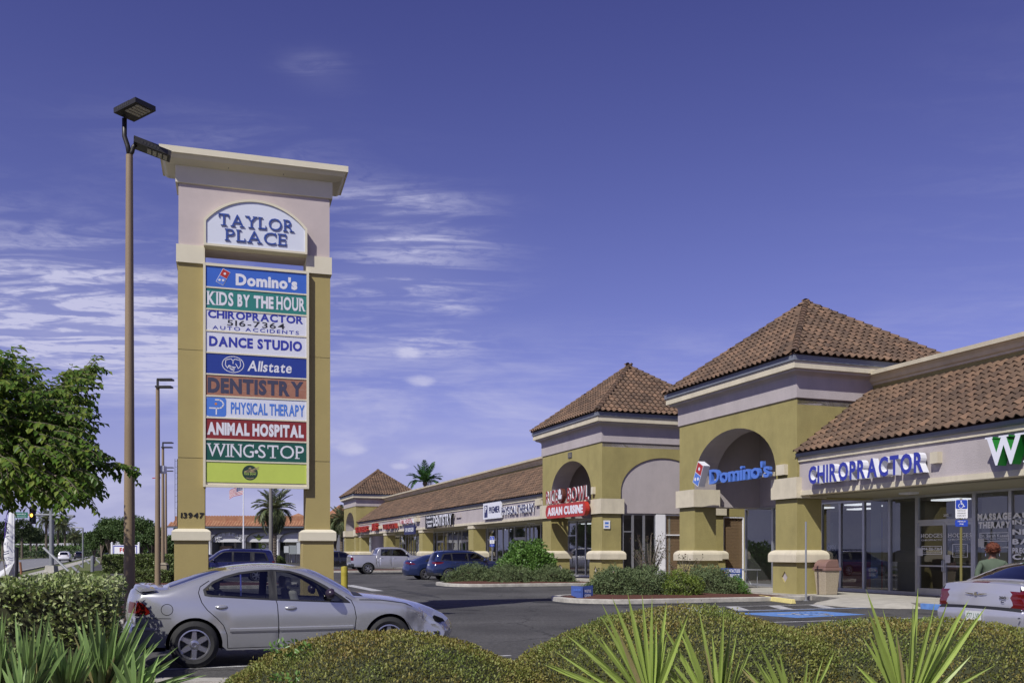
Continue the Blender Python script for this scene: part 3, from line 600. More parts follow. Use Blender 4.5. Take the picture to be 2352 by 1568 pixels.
def door(a0, a1, ztr=2.62, z1=3.5, b=3.3, leaves=2, transom=True):
    f = MB(); d = .055
    f.box(b-d, a0, .15, b+d, a0+.07, z1); f.box(b-d, a1-.07, .15, b+d, a1, z1); f.box(b-d, a0+.07, ztr-.05, b+d, a1-.07, ztr+.05); f.box(b-d, a0+.07, z1-.07, b+d, a1-.07, z1)
    w = pt("door_frame", f, FR); g = MB(); g.add([(b, a0+.05, ztr), (b, a1-.05, ztr), (b, a1-.05, z1-.04), (b, a0+.05, z1-.04)], [(0, 1, 2, 3)]); pt("pane", g, SHOPGLASS, w)
    W = (a1-a0-.14)/leaves
    for i in range(leaves):
        l0 = a0+.07+W*i+.004; l1 = l0+W-.008; e = MB(); q = .035
        e.box(b-q, l0, .17, b+q, l0+.06, ztr-.055); e.box(b-q, l1-.06, .17, b+q, l1, ztr-.055); e.box(b-q, l0+.06, .17, b+q, l1-.06, .40); e.box(b-q, l0+.06, ztr-.15, b+q, l1-.06, ztr-.055); e.box(b-.025, l0+.06, 1.12, b+.025, l1-.06, 1.17)
        dr = pt("door", e, FR); h = MB(); hx = l1-.03 if i == 0 else l0+.03; h.tube([(b-.04, hx, .95), (b-.10, hx, .98), (b-.10, hx, 1.32), (b-.04, hx, 1.35)], .014, 6); pt("handle", h, STEEL, dr)
        g = MB(); g.add([(b, l0+.03, .35), (b, l1-.03, .35), (b, l1-.03, ztr-.1), (b, l0+.03, ztr-.1)], [(0, 1, 2, 3)]); pt("pane", g, SHOPGLASS, dr)
    return w
# near wing, positions read off the photograph along the glass line
c4 = lambda x: (1920+x/2.583)/1.0884
us = [350, 470, 622, 790, 965]
aa = [aof(c4(x), 3.3) for x in us]
for i in range(4): window(aa[i+1], aa[i])
d1 = aof(c4(1338), 3.3); door(d1, aa[4]); p2 = aof(c4(1570), 3.3); window(p2, d1); 
a = p2
for k in range(9): window(a-1.25, a); a -= 1.25
dfl = MB(); dfl.box(3.46, aa[4]+.05, .15, 3.52, aa[3]-.05, 3.45); dfl.box(3.46, p2-1.2, .15, 3.5, d1-.1, 3.45); dfl.box(3.46, p2-8, .15, 3.5, p2-1.25, 3.45); pt("window_backing", dfl, GW)
cu = MB(); n = 14
w0, w1 = aa[3]+.75, aa[2]-.05
for i in range(n): a_, b_ = lerp(w0, w1, i/n), lerp(w0, w1, (i+1)/n); cu.add([(3.55+.05*(i % 2), a_, .2), (3.55+.05*((i+1) % 2), b_, .2), (3.55+.05*((i+1) % 2), b_, 3.42), (3.55+.05*(i % 2), a_, 3.42)], [(0, 1, 2, 3)])
pt("curtain", cu, mat("blue grey curtain", (.24, .31, .35), .9)); dsk = MB(); dsk.box(4.4, -4.9, .15, 5.0, -2.6, 1.2); dsk.box(4.3, -4.95, 1.2, 5.1, -2.5, 1.25); 
for i in range(5):
    ch = MB(); a_ = -1.9-.75*i if i < 2 else -6.4-.8*i; b_ = 6.2; ch.box(b_, a_, .15, b_+.5, a_+.5, .62); ch.box(b_+.45, a_, .62, b_+.52, a_+.5, 1.1); pt("waiting_chair", ch, mat("chair cloth", (.07, .09, .13), .9) if "chair cloth" not in MT else MT["chair cloth"])
for i, (a_, b_, w_, z_, h_, c_) in enumerate(((-.9, 10.9, 1.2, 1.4, .8, (.35, .3, .22)), (-3.6, 10.9, .8, 1.6, .9, (.12, .2, .35)), (-5.6, 10.9, 1.4, 1.5, .7, (.4, .38, .3)), (1.4, 10.9, 1.5, 1.5, 1.0, (.42, .08, .05)), (4.5, 10.9, 1.8, 1.6, 1.0, (.5, .45, .35)), (2.9, 8.5, 1.1, .15, 1.9, (.25, .25, .27)), (.9, 7.5, .8, .15, 2.1, (.35, .35, .36)), (-10.2, 9, 2.0, .15, 1.6, (.2, .13, .08)))):
    pc = MB(); pc.box(b_-.05, a_-w_/2, z_, b_+.04, a_+w_/2, z_+h_); pt("wall_picture" if z_ > 1 else "cabinet", pc, mat("picture %d" % i, c_, .7, var=.4, vscale=3))
for (x_, y_, w_, h_) in ((1230, 720, 30, 44), (938, 860, 46, 18), (700, 800, 18, 26)):
    u_, v_ = (2100+x_/3.485)/1.0884, (1150+y_/3.485)/1.0884; a_ = aof(u_, 3.24); Y_ = PO.y+cB.y*3.24+cA.y*a_; z_ = 1.6+(1267-v_)*Y_/2150; pc = MB(); pc.box(3.225, a_-.12, z_-.12, 3.235, a_+.10, z_+.14); pt("paper_notice", pc, PSHEET)
pt("reception_desk", dsk, mat("desk laminate", (.30, .25, .19), .6))
# Domino's front under the near tower
ub = [1713, 1776, 1818]; ad = [aof(u, 3.3) for u in ub]
window(ad[1], ad[0]); window(ad[2]-.3, ad[1]); window(ad[2]-1.6, ad[2]-.3); 
a = ad[2]-1.6
while a > aa[0]+.9: window(a-1.0, a); a -= 1.0
window(aa[0], a)
f = MB(); f.box(3.28, 1.0, 3.5, 3.6, 6.95, 6.72); pt("transom_wall", f, MAUVE)
cn = MB(); cn.box(5.6, 1.2, .15, 6.1, 6.2, 1.15); cn.box(5.5, 1.2, 1.15, 6.2, 6.2, 1.2); pt("shop_counter", cn, mat("red laminate", (.30, .03, .03), .5))
mb_ = MB(); mb_.box(9.0, 1.2, 2.2, 9.1, 6.8, 3.1); pt("menu_board", mb_, mat("menu board", (.08, .12, .3), .5))
# side face of the middle tower: shop front under the blind arch (plane y = 14.12)
def windowx(b0, b1, z0=.15, z1=3.47, y=14.16, rails=(), fr=.055, name="window", m=None, gl=None):
    f = MB(); d = .045
    f.box(b0, y-d, z0, b0+fr, y+d, z1); f.box(b1-fr, y-d, z0, b1, y+d, z1); f.box(b0+fr, y-d, z1-.06, b1-fr, y+d, z1); f.box(b0+fr, y-d, z0, b1-fr, y+d, z0+.09)
    for r in rails: f.box(b0+fr, y-d+.005, r-.03, b1-fr, y+d-.005, r+.03)
    w = pt(name, f, m or FR); g = MB(); g.add([(b0+.03, y, z0+.05), (b1-.03, y, z0+.05), (b1-.03, y, z1-.04), (b0+.03, y, z1-.04)], [(0, 1, 2, 3)]); pt("pane", g, gl or SHOPGLASS, w); return w
def bof(u, a):
    t = (u-1176)/2150; x0, y0 = PO.x+cA.x*a, PO.y+cA.y*a; return (t*y0-x0)/(cB.x-t*cB.y)
c3 = lambda x: (1280+x/2.583)/1.0884
bb = [bof(c3(x), 14.16) for x in (712, 778, 850, 925)]
f = MB(); windowx(bb[0], bb[1], rails=(2.6,)); windowx(bb[1], bb[2]); windowx(bb[2], bb[3])
b4 = bof(c3(985), 14.16); f = MB(); f.box(bb[3]+.003, 14.08, .15, b4-.003, 14.3, 3.47); pt("white_post", f, WHITE)
WOODB = mat("bamboo blind", (.30, .205, .115), .85, var=.2, vscale=12, stretch=(1, 1, 6))
CLEARG = glass('clear window glass', (.93, .93, .93))
def blinds(b0, b1, y, z0, z1):
    f = MB(); k = 0; z = z0
    while z < z1: f.box(b0, y, z, b1, y+.015, z+.055); z += .075
    f.box(b0, y+.02, z0, b1, y+.03, z1); pt("blind", f, WOODB)
windowx(b4, 5.0, rails=(2.45,), m=WHITE, gl=CLEARG); blinds(b4+.06, 5.0-.06, 14.21, .3, 3.4)
windowx(6.12, 7.35, z0=.15, z1=3.40, m=WHITE, gl=CLEARG); blinds(6.2, 7.28, 14.21, .3, 3.33)
f = MB(); f.box(6.06, 14.1, 3.41, 9.0, 14.9, 4.1); f.box(7.36, 14.1, .15, 9, 14.9, 3.41); pt("court_wall", f, OLIVE)
f = MB(); f.box(5.0, 14.32, .15, 5.07, 14.4, 3.4); f.box(.3, 14.9, .15, 5.0, 15.0, 3.5); pt("inner_wall", f, BW)
# far wing: repeated bays between the columns
BL = mat("vertical blinds", (.42, .43, .42), .85); c33 = lambda x: (840+x/4.523)/1.0884
def vblinds(a0, a1):
    f = MB(); n = max(3, int((a1-a0)/.12))
    for i in range(n): a_ = lerp(a0, a1, i/n); f.add([(3.42, a_, .3), (3.50, a_+.09, .3), (3.50, a_+.09, 3.4), (3.42, a_, 3.4)], [(0, 1, 2, 3)])
    pt("vertical_blinds", f, BL)
def bays(xs, doors=(), bl=()):
    q = [aof(c33(x), 3.3) for x in xs]
    for i in range(len(q)-1):
        hi, lo = q[i], q[i+1]
        if i in doors: door(lo, hi, leaves=1 if hi-lo < 1.5 else 2)
        else: window(lo, hi)
        if i in bl: vblinds(lo+.08, hi-.08)
bays([1108, 1145, 1222, 1265, 1320, 1382, 1425, 1518, 1545], doors=(1, 6), bl=(3, 4, 5, 6))
bays([1700, 1720, 1822, 1890, 1955, 2020, 2150, 2190, 2235, 2320, 2380], doors=(1, 5), bl=(2, 3, 4, 6, 7))
bays([665, 725, 790, 822, 850, 880, 912, 985], doors=(1, 6), bl=(0,))
bays([320, 372, 410, 460, 510, 560], doors=(2,), bl=())
# front door behind the front arch of the middle tower (plane x = 3.3 continues)
q = [aof(c3(x), 2.6) for x in (365, 418, 478, 520)]
for i in range(3): window(q[i+1], q[i], b=2.6, rails=(2.6,) if i == 0 else ())
f = MB(); f.box(2.5, 14.9, 3.5, 2.9, 20.65, 6.72); pt("transom_wall", f, MAUVE)
f = MB(); f.box(3.0, 14.2, .15, 3.1, 21.6, 3.5); pt("inner_wall", f, GW)
f = MB(); f.box(3.2, 81, .15, 3.5, 89, 6.7); pt("transom_wall", f, MAUVE)
# soffit lamps and address plate
for a in (-3.3, -9.5, 30, 44): f = MB(); f.box(1.6, a-.25, 3.44, 1.95, a+.25, 3.50); pt("soffit_lamp", f, WHITEP)
f = MB(); f.box(-.79, 17.6, 6.50, -.752, 18.05, 6.78); o = pt("address_plate", f, mat("plate", (.10, .10, .11), .6)); lettering("number", "282", basis((-.795, 17.82, 6.57), (0, -1, 0)), .34, .14, 0, [mat("tan", (.3, .25, .15))], P)
# split tiles: the 300 that show largest are objects, the others one mesh per roof
Pm = Matrix.Translation(PO) @ Matrix.Rotation(A20, 4, 'Z')
vis = []
for i, (ro, M_, k) in enumerate(TILES):
    w = Pm @ M_.translation; n = (Pm @ M_).to_3x3() @ Vector((0, 0, 1)); view = (w - cam.location)
    u = 1176+2150*w.x/w.y if w.y > 1 else 9e9; v = 1267-2150*(w.z-1.6)/w.y if w.y > 1 else 9e9
    vis_ok = 0 < u < 2362 and 0 < v < 1568 and n.dot(view) < 0
    vis.append((0 if vis_ok else 1, view.length, i))
vis.sort(); cnt = {'t': 0, 'r': 0}; single = set()
for bad, d, i in vis:
    k = TILES[i][2]
    if not bad and cnt[k] < (290 if k == 't' else 60): cnt[k] += 1; single.add(i)
tva, rva = np.array(tv), np.array(rv); masses = {}
for i, (ro, M_, k) in enumerate(TILES):
    if i in single: o = link("tile" if k == 't' else "ridge_tile", tile_me if k == 't' else ridge_me, ro); o.matrix_local = M_
    else: masses.setdefault(ro.name, (ro, []))[1].append((M_, k))
for nm, (ro, lst) in masses.items():
    mb = MB()
    for M_, k in lst:
        a_ = np.array(M_); V = (tva if k == 't' else rva) @ a_[:3, :3].T + a_[:3, 3]; n0 = len(mb.v); mb.v += V.tolist(); mb.f += [tuple(i+n0 for i in f_) for f_ in (tf if k == 't' else rf)]
    me = bpy.data.meshes.new("roof_tiles"); me.from_pydata(mb.v, [], mb.f); me.materials.append(TILE); me.polygons.foreach_set("use_smooth", [True]*len(me.polygons)); me.set_sharp_from_angle(angle=R(50)); o = link("roof_tiles", me, ro); o["kind"] = "stuff"
# ---------------------------------------------------------------- signs on the plaza: channel letters (parent = own thing)
def Pw(b, a, z): return tuple(PO + cB*b + cA*a) [:2] + (z,)
RT = tuple(-cA)   # reading direction along the shop front
def front(b, a, z): return basis(Pw(b, a, z), RT)
def onfront(u, v, b=.1):
    a = aof(u, b); y = PO.y+cB.y*b+cA.y*a; return a, 1.6+(1267-v)*y/2150
def sgn(name, label, a, z, group=None): return thing(name, label, "sign", Pw(.1, a, z), A20, group)
def sign_letters(name, label, text, u0, v0, u1, v1, h, mats, d=.14, b=.1, stand=.10, off=.03, serif=False, cols=None, gap=.07, vtop=None, letter="letter"):
    """(u0,v0) and (u1,v1): lower left and lower right corner of the word in the photograph"""
    bb_ = b-stand-d*0
    a0, z0 = onfront(u0, v0, b-stand-d); a1, z1 = onfront(u1, v1, b-stand-d); zz = (z0+z1)/2
    root = thing(name, label, "sign", Pw(b, (a0+a1)/2, zz), A20); inv = root.matrix_basis.inverted() if False else (Matrix.Translation(Pw(b, (a0+a1)/2, zz)) @ Matrix.Rotation(A20, 4, 'Z')).inverted()
    W = a0-a1
    objs = lettering(letter, text, inv @ front(b-stand, (a0+a1)/2, zz), W, h, d, mats, root, off=off, serif=serif, split=True, gap=gap)
    return root, objs, inv, (a0, a1, zz)
def back_box(root, inv, a0, a1, z0, z1, b0, b1, m, name="mounting_box"):
    f = MB(); f.box(b0, a1, z0, b1, a0, z1); f.xf(inv @ Matrix.Translation(PO) @ Matrix.Rotation(A20, 4, 'Z')); return f.build(name, m, root)
cw = lambda x, y: (c4(x), (1100+y/2.583)/1.0884)
u0, v0 = cw(262, 283); u1, v1 = cw(1003, 208)
r, ob, inv, (a0, a1, zz) = sign_letters("chiropractor_sign", "blue channel letters CHIROPRACTOR with white sides on the mauve fascia", "CHIROPRACTOR", u0, v0, u1, v1, .60, [BLUE, WHITEP], d=.22, off=.035, gap=.11)
back_box(r, inv, a1-.10, a1-.38, zz+.24, zz+.56, -.08, .10, CREAM)
u0, v0 = cw(1392, 168)
a_s, z_s = onfront(u0, v0, -.45)
root = thing("wingstop_sign", "white serif letters WI of the chicken shop sign with green sides", "sign", Pw(.1, a_s-1.5, z_s), A20); inv = (Matrix.Translation(Pw(.1, a_s-1.5, z_s)) @ Matrix.Rotation(A20, 4, 'Z')).inverted()
GRN = mat("sign green", (.015, .22, .03), .4)
lettering("letter", "WING", inv @ basis(Pw(-.05, a_s, z_s), RT), 2.9, .76, .30, [WHITEP, GRN], root, off=.03, serif=True, split=True, align='l')
c33p = lambda x, y: (c33(x), (1150+y/4.523)/1.0884)
u0, v0 = c33p(1872, 615); u1, v1 = c33p(2235, 585)
r, ob, inv, (a0, a1, zz) = sign_letters("physical_therapy_sign", "navy channel letters PHYSICAL THERAPY beside a white PREMIER panel", "PHYSICAL THERAPY", u0, v0, u1, v1, .52, [NAVY, WHITEP], d=.07, off=.03)
back_box(r, inv, a0+3.75, a0+.1, zz-.16, zz+.92, -.10, .02, WHITEP, "panel"); lettering("lettering", "PREMIER", inv @ front(-.105, a0+1.35, zz+.22), 2.2, .42, .01, [NAVY, NAVY], r, off=.02)
back_box(r, inv, a0+3.45, a0+2.8, zz-.03, zz+.78, -.115, -.10, NAVY, "emblem"); lettering("emblem_letter", "P", inv @ front(-.12, a0+3.12, zz+.30), .4, .42, .004, [WHITEP, WHITEP], r, off=.03)
back_box(r, inv, a1-.15, a1-.9, zz+.35, zz+.72, -.05, .1, CREAM)
u0, v0 = c33p(1100, 745); u1, v1 = c33p(1305, 728)
r, ob, inv, (a0, a1, zz) = sign_letters("dentistry_sign", "white channel letters DENTISTRY beside a black family and cosmetic panel", "DENTISTRY", u0, v0, u1, v1, .87, [WHITEP, BLACK], d=.24, off=.03)
back_box(r, inv, a0+2.9, a0+.1, zz-.12, zz+1.0, -.16, .02, BLACK, "panel")
for i, t in enumerate(("Family &", "Cosmetic", "Dental")): lettering("lettering", t, inv @ front(-.165, a0+1.5, zz+.66-.33*i), 2.1 if i < 2 else 1.3, .24, .01, [WHITEP, WHITEP], r, off=.02)
back_box(r, inv, a1-.3, a1-1.5, zz+.5, zz+.85, 0, .1, MAUVE)
u0, v0 = c33p(718, 722); u1, v1 = c33p(865, 710)
r, ob, inv, (a0, a1, zz) = sign_letters("animal_hospital_sign", "red letters ANIMAL HOSPITAL over a small dark OF HODGES panel", "ANIMAL HOSPITAL", u0, v0, u1, v1, .44, [RED, WHITEP], d=.2, off=.03)
back_box(r, inv, lerp(a0, a1, .28), a1-.3, zz-.98, zz-.18, -.1, .02, NAVY, "panel"); lettering("lettering", "OF HODGES", inv @ front(-.105, lerp(a0, a1, .68), zz-.75), 3.1, .36, .01, [WHITEP, WHITEP], r, off=.02)
back_box(r, inv, a1-.4, a1-1.5, zz+.1, zz+.45, -.2, .1, CREAM)
DRED = mat("dark red sign face", (.28, .03, .02), .4)
for nm, lab, t, x0, y0, x1, y1, h, s_ in (("vintage_shop_sign", "small dark red letters VINTAGE SPA on the far fascia", "VINTAGE SPA", 525, 778, 668, 768, .50, DRED), ("pub_sign", "bright red letters PUB on the far fascia", "PUB", 402, 800, 452, 795, .8, RED), ("leaders_sign", "bright red letters LEADERS beside the furthest tower", "LEADERS", 216, 820, 345, 806, .66, RED)):
    u0, v0 = c33p(x0, y0); u1, v1 = c33p(x1, y1); r, ob, inv, (a0, a1, zz) = sign_letters(nm, lab, t, u0, v0, u1, v1, h, [s_, DRED], d=.3, off=.03); back_box(r, inv, a1-.3, a1-1.2, zz+.2, zz+.5, -.1, .1, CREAM)
# RICE BOWL / ASIAN CUISINE, hung across the front arch of the middle tower
c4p = lambda x, y: ((1340+x/3.563)/1.0884, (1100+y/3.563)/1.0884)
b_ = -1.12
def sp(x, y, b): u, v = c4p(x, y); a = aof(u, b); return a, 1.6+(1267-v)*(PO.y+cB.y*b+cA.y*a)/2150
aL, zL = sp(66, 572, -1.2); aR, zR = sp(448, 522, -1.2); zz = (zL+zR)/2
root = thing("rice_bowl_sign", "red letters RICE BOWL with white sides over a red ASIAN CUISINE lozenge", "sign", Pw(-1.0, (aL+aR)/2, zz), A20); inv = (Matrix.Translation(Pw(-1.0, (aL+aR)/2, zz)) @ Matrix.Rotation(A20, 4, 'Z')).inverted()
W = aL-aR
lettering("letter", "RICE", inv @ basis(Pw(-1.0, aL-W*.15, zz), RT), W*.30, .72, .06, [DRED, WHITEP], root, off=.025, split=True, gap=.12); lettering("letter", "BOWL", inv @ basis(Pw(-1.0, aR+W*.25, zz), RT), W*.46, .72, .06, [DRED, WHITEP], root, off=.025, split=True, gap=.12)
f = MB(); cc = (aL-W*.41, zz+.36); f.lathe([(0, .20), (.36, .20), (.38, .18), (.38, 0), (0, 0)], 24, inv @ basis(Pw(-1.0, cc[0], cc[1]), RT)); f.build("emblem", mat("emblem dark", (.10, .03, .02), .5), root)
f = MB(); f.add([(-.20, -.18, 0), (.20, -.18, 0), (.26, .04, 0), (-.26, .04, 0)], [(0, 1, 2, 3)]); f.lathe([(0, .01), (.17, .01)], 14, Matrix.Translation((0, .18, 0))); f.xf(inv @ basis(Pw(-1.205, cc[0], cc[1]), RT)); f.build("emblem_bowl", WHITEP, root)
f = MB(); n = 10; aL2, zL2 = sp(88, 700, -1.2); aR2, zR2 = sp(445, 668, -1.2); W2_ = aL2-aR2; h = .72; pts = [(W2_/2-h/2+h/2*math.cos(R(t)), h/2*math.sin(R(t)), 0) for t in range(-90, 91, 18)] + [(-W2_/2+h/2+h/2*math.cos(R(t)), h/2*math.sin(R(t)), 0) for t in range(90, 271, 18)]
Mz = inv @ basis(Pw(-1.0, (aL2+aR2)/2, (zL2+zR2)/2+h/2), RT); f.prism([tuple(Mz @ Vector(p)) for p in pts], tuple(Mz.to_3x3() @ Vector((0, 0, .22)))); f.build("lozenge", RED, root)
lettering("lettering", "ASIAN CUISINE", Mz @ Matrix.Translation((0, -.22, .222)), W2_*.88, .44, .012, [WHITEP, WHITEP], root, off=.05, gap=.06)
f = MB(); f.box(-.95, aR+W*.05, zz-.06, -.9, aL, zz); f.box(-.95, cc[0]-.5, zz-.5, -.9, cc[0]-.45, zz+.1); f.box(-.95, cc[0]+.5, zz-.5, -.9, cc[0]+.55, zz+.1); f.box(-.9, aR-.1, zz+.25, -.74, aR+.12, zz+.6, 0); f.xf(inv @ Pm); f.build("bracket", CREAM, root)
# Domino's wall sign, hung across the near arch
c5p = lambda x, y: ((1680+x/3.563)/1.0884, (1100+y/3.563)/1.0884)
def sp5(x, y, b): u, v = c5p(x, y); a = aof(u, b); return a, 1.6+(1267-v)*(PO.y+cB.y*b+cA.y*a)/2150
DB = mat("light blue sign", (.09, .20, .62), .35); DBR = mat("light blue sign side", (.07, .16, .50), .4)
aL, zL = sp5(315, 388, -.5); aR, zR = sp5(850, 330, -.5); zz = (zL+zR)/2
root = thing("dominos_wall_sign", "blue channel letters of the pizza shop with a red and blue domino tile", "sign", Pw(-.2, (aL+aR)/2, zz), A20); inv = (Matrix.Translation(Pw(-.2, (aL+aR)/2, zz)) @ Matrix.Rotation(A20, 4, 'Z')).inverted()
lettering("letter", "Domino's", inv @ basis(Pw(-.28, (aL+aR)/2, zz), RT), aL-aR, .60, .14, [DB, DBR], root, off=.022, split=True, gap=.04)
def domino(M_, s, d, parent, rim=WHITEP):
    """tile lying diagonally: upper square red with one dot, lower square blue with two"""
    t = R(-27); c_, s_ = math.cos(t), math.sin(t)
    def rot(p): return (p[0]*c_-p[1]*s_, p[0]*s_+p[1]*c_)
    def sq(x0, y0, x1, y1, z): return [(*rot(p), z) for p in ((x0, y0), (x1, y0), (x1, y1), (x0, y1))]
    f = MB(); f.prism([(p[0]*s, p[1]*s, 0) for p in sq(-.56, -1.08, .56, 1.08, 0)], (0, 0, d)); f.xf(M_); f.build("domino_tile", rim, parent)
    f = MB(); f.add([(p[0]*s, p[1]*s, d+.004) for p in sq(-.50, .03, .50, 1.02, 0)], [(0, 1, 2, 3)], 0); f.add([(p[0]*s, p[1]*s, d+.004) for p in sq(-.50, -1.02, .50, -.03, 0)], [(0, 1, 2, 3)], 1); f.xf(M_); f.build("domino_face", [RED, DB], parent)
    f = MB()
    for x, y in ((0, .52), (-.24, -.52), (.24, -.52)):
        if y < 0: p = rot((0, -.52)); p = (p[0]+x, p[1])
        else: p = rot((x, y))
        f.add([((p[0]+.17*math.cos(k*.6283))*s, (p[1]+.17*math.sin(k*.6283))*s, d+.008) for k in range(10)], [tuple(range(10))])
    f.xf(M_); f.build("domino_dots", rim, parent)
aD, zD = sp5(232, 300, -.5); domino(inv @ basis(Pw(-.2, aD, zD), RT), .42, .30, root)
f = MB(); f.box(-.26, aR+.1, zz+.05, -.1, aL+.3, zz+.2); f.box(-.16, aR-.5, zz+.05, .02, aR-.03, zz+.42); f.xf(inv @ Pm); f.build("bracket", CREAM, root)
# lettering on the shop glass
def glass_text(u, v, w, h, t, off=.0, serif=False, m=None, split=False):
    a = aof(u, 3.24); z = 1.6+(1267-v)*(PO.y+cB.y*3.24+cA.y*a)/2150
    return lettering("glass_lettering", t, basis((3.235, a, z), (0, -1, 0)), w, h, 0, [m or LETW], P, off=off, serif=serif)
cx6 = lambda x, y: ((2100+x/3.485)/1.0884, (1150+y/3.485)/1.0884)
k = .0149/3.485/1.0884*3.485   # metres per crop pixel is worked out below
def gt(x, y, w, h, t, **kw):
    u, v = cx6(x, y); a = aof(u, 3.24); Y = PO.y+cB.y*3.24+cA.y*a; s = Y/2150/1.0884/3.485; glass_text(u, v, w*s/.70, h*s, t, **kw)
gt(800, 672, 170, 34, "HODGES", serif=True); gt(1045, 668, 180, 34, "HODGES", serif=True); gt(800, 700, 165, 14, "CHIROPRACTIC"); gt(1045, 695, 180, 14, "CHIROPRACTIC"); gt(800, 782, 160, 24, "904-516-7364", off=.02); gt(800, 806, 160, 9, "www.hodgeschiro.com")
gt(925, 488, 40, 22, "202", off=.02); gt(1345, 520, 250, 62, "MASSAGE", off=.065); gt(1345, 590, 236, 58, "THERAPY", off=.065); gt(1345, 668, 215, 26, "Dr. Sarah Kassab", off=.01); gt(1345, 692, 215, 18, "Chiropractic Physician"); gt(1345, 765, 205, 22, "Walk-ins Welcome", off=.01)
for i, (t, y) in enumerate((("AUTO", 500), ("INJURY", 565), ("NECK", 645), ("BACK", 730), ("PREGNANCY", 810), ("CARE", 865))): gt(1660, y, 260, 50, t, off=.04)
bx = MB(); 
for (x0, y0, x1, y1) in ((712, 745, 888, 817), (982, 728, 1115, 842), (1218, 625, 1470, 706)):
    u, v = cx6(x0, y1); a0_ = aof(u, 3.24); Y = PO.y+cB.y*3.24+cA.y*a0_; z0_ = 1.6+(1267-v)*Y/2150; u2, v2 = cx6(x1, y0); a1_ = aof(u2, 3.24); Y2 = PO.y+cB.y*3.24+cA.y*a1_; z1_ = 1.6+(1267-v2)*Y2/2150
    for r_ in ((a1_, z0_, a0_, z0_+.015), (a1_, z1_-.015, a0_, z1_), (a1_, z0_, a1_+.015, z1_), (a0_-.015, z0_, a0_, z1_)): bx.box(3.232, r_[0], r_[1], 3.236, r_[2], r_[3])
pt("glass_border", bx, LETW)
for i in range(6): gt(1048, 755+15*i, 70, 9, ("Monday", "Tuesday", "Wednesday", "Thursday", "Friday", "Saturday")[i])
# small OPEN paddle hanging in the window
u, v = c5p(1420, 950); a = aof(u, 3.4); Y = PO.y+cB.y*3.4+cA.y*a; z = 1.6+(1267-v)*Y/2150
op = thing("open_paddle", "grey green pizza peel with OPEN lettering hanging in the shop window", "sign", Pw(3.42, a, z), A20)
f = MB(); f.prism([(0, -.26, .15), (0, .26, .15), (0, .26, -.22), (0, .14, -.36), (0, -.14, -.36), (0, -.26, -.22)][::-1], (.03, 0, 0)); f.box(0, -.05, .15, .03, .05, .9); f.box(0, -.10, .88, .03, .10, .93); f.build("board", mat("grey green board", (.16, .19, .14), .7), op)
lettering("lettering", "OPEN", basis((-.01, 0, -.14), (0, -1, 0)), .46, .22, 0, [LETW], op, off=.03)
# ---------------------------------------------------------------- pylon sign
TH = R(17); cs, sn_ = math.cos(TH), math.sin(TH)
PC = Vector((-6.017, 22.0, 0))
PY = thing("pylon_sign", "tall roadside pylon sign with two mustard pillars, cream cornice and stacked tenant panels", "pylon sign", PC, TH)
# local: x along the face, y away from the camera, z up
PD = .75
OLV2 = mat("sign pillar stucco", (.37, .298, .118), .92, var=.05, vscale=1.5, bump=.3, bscale=70)
CRM2 = mat("sign cream trim", (.66, .61, .46), .85, var=.04, vscale=2, bump=.1); MAU2 = mat("sign mauve stucco", (.50, .43, .41), .9, var=.04, bump=.15, bscale=60)
for sgn_ in (-1, 1):
    x0, x1 = (-1.735, -1.145) if sgn_ < 0 else (1.15, 1.72)
    rect = (x0, 0, x1, PD)
    f = MB(); ring(f, rect, [(0, 2.05), (0, 3.76)]); ring(f, rect, [(-.008, 3.76), (-.008, 3.775)]); ring(f, rect, [(0, 3.775), (0, 6.25)]); ring(f, rect, [(-.008, 6.25), (-.008, 6.262)]); ring(f, rect, [(0, 6.262), (0, 8.3)])
    pi = f.build("pillar", OLV2, PY)
    f = MB(); ring(f, rect, [(.075, 0), (.075, 1.88)]); f.build("pillar_base", OLV2, pi)
    f = MB(); ring(f, rect, [(.07, 1.86), (.13, 1.87), (.13, 2.07), (.10, 2.10), (.05, 2.13), (0, 2.14)]); f.build("band", CRM2, pi)
    r2 = (x0-.035, -.05, x1+(.0 if sgn_ < 0 else .035), PD+.05) if sgn_ < 0 else (x0, -.05, x1+.035, PD+.05)
    f = MB(); f.box(r2[0], r2[1], 8.25, r2[2], r2[3], 8.66); f.build("capital", CRM2, pi)
f = MB(); f.box(-1.72, .0, 8.661, 1.705, PD, 10.09); f.box(-1.145, .12, 8.62, 1.15, PD-.05, 8.661)
pb = f.build("head_wall", MAU2, PY)
f = MB(); rect = (-1.735, 0, 1.72, PD)
ring(f, rect, [(0, 10.07), (.05, 10.075), (.05, 10.46)]); ring(f, rect, [(.05, 10.46), (.10, 10.47), (.18, 10.50), (.27, 10.54), (.33, 10.60), (.345, 10.62)]); ring(f, rect, [(.33, 10.618), (.385, 10.62), (.385, 10.76)]); cap_top(f, rect, .385, 10.76); f.build("cornice", CRM2, PY, smooth=35)
f = MB()
for x in (-.62, .62): f.box(x-.006, -.16, 10.478, x+.006, -.05, 10.49)
f.build("joint", DARK, PY)
# arched header panel
yf = -.20
def arc_poly(hw_, zb, zs, zt, n=18):
    return [(-hw_, zb), (hw_, zb), (hw_, zs)] + [(hw_*math.cos(math.pi*i/n*1.0), zs+(zt-zs)*math.sin(math.pi*i/n)) for i in range(1, n)] + [(-hw_, zs)]
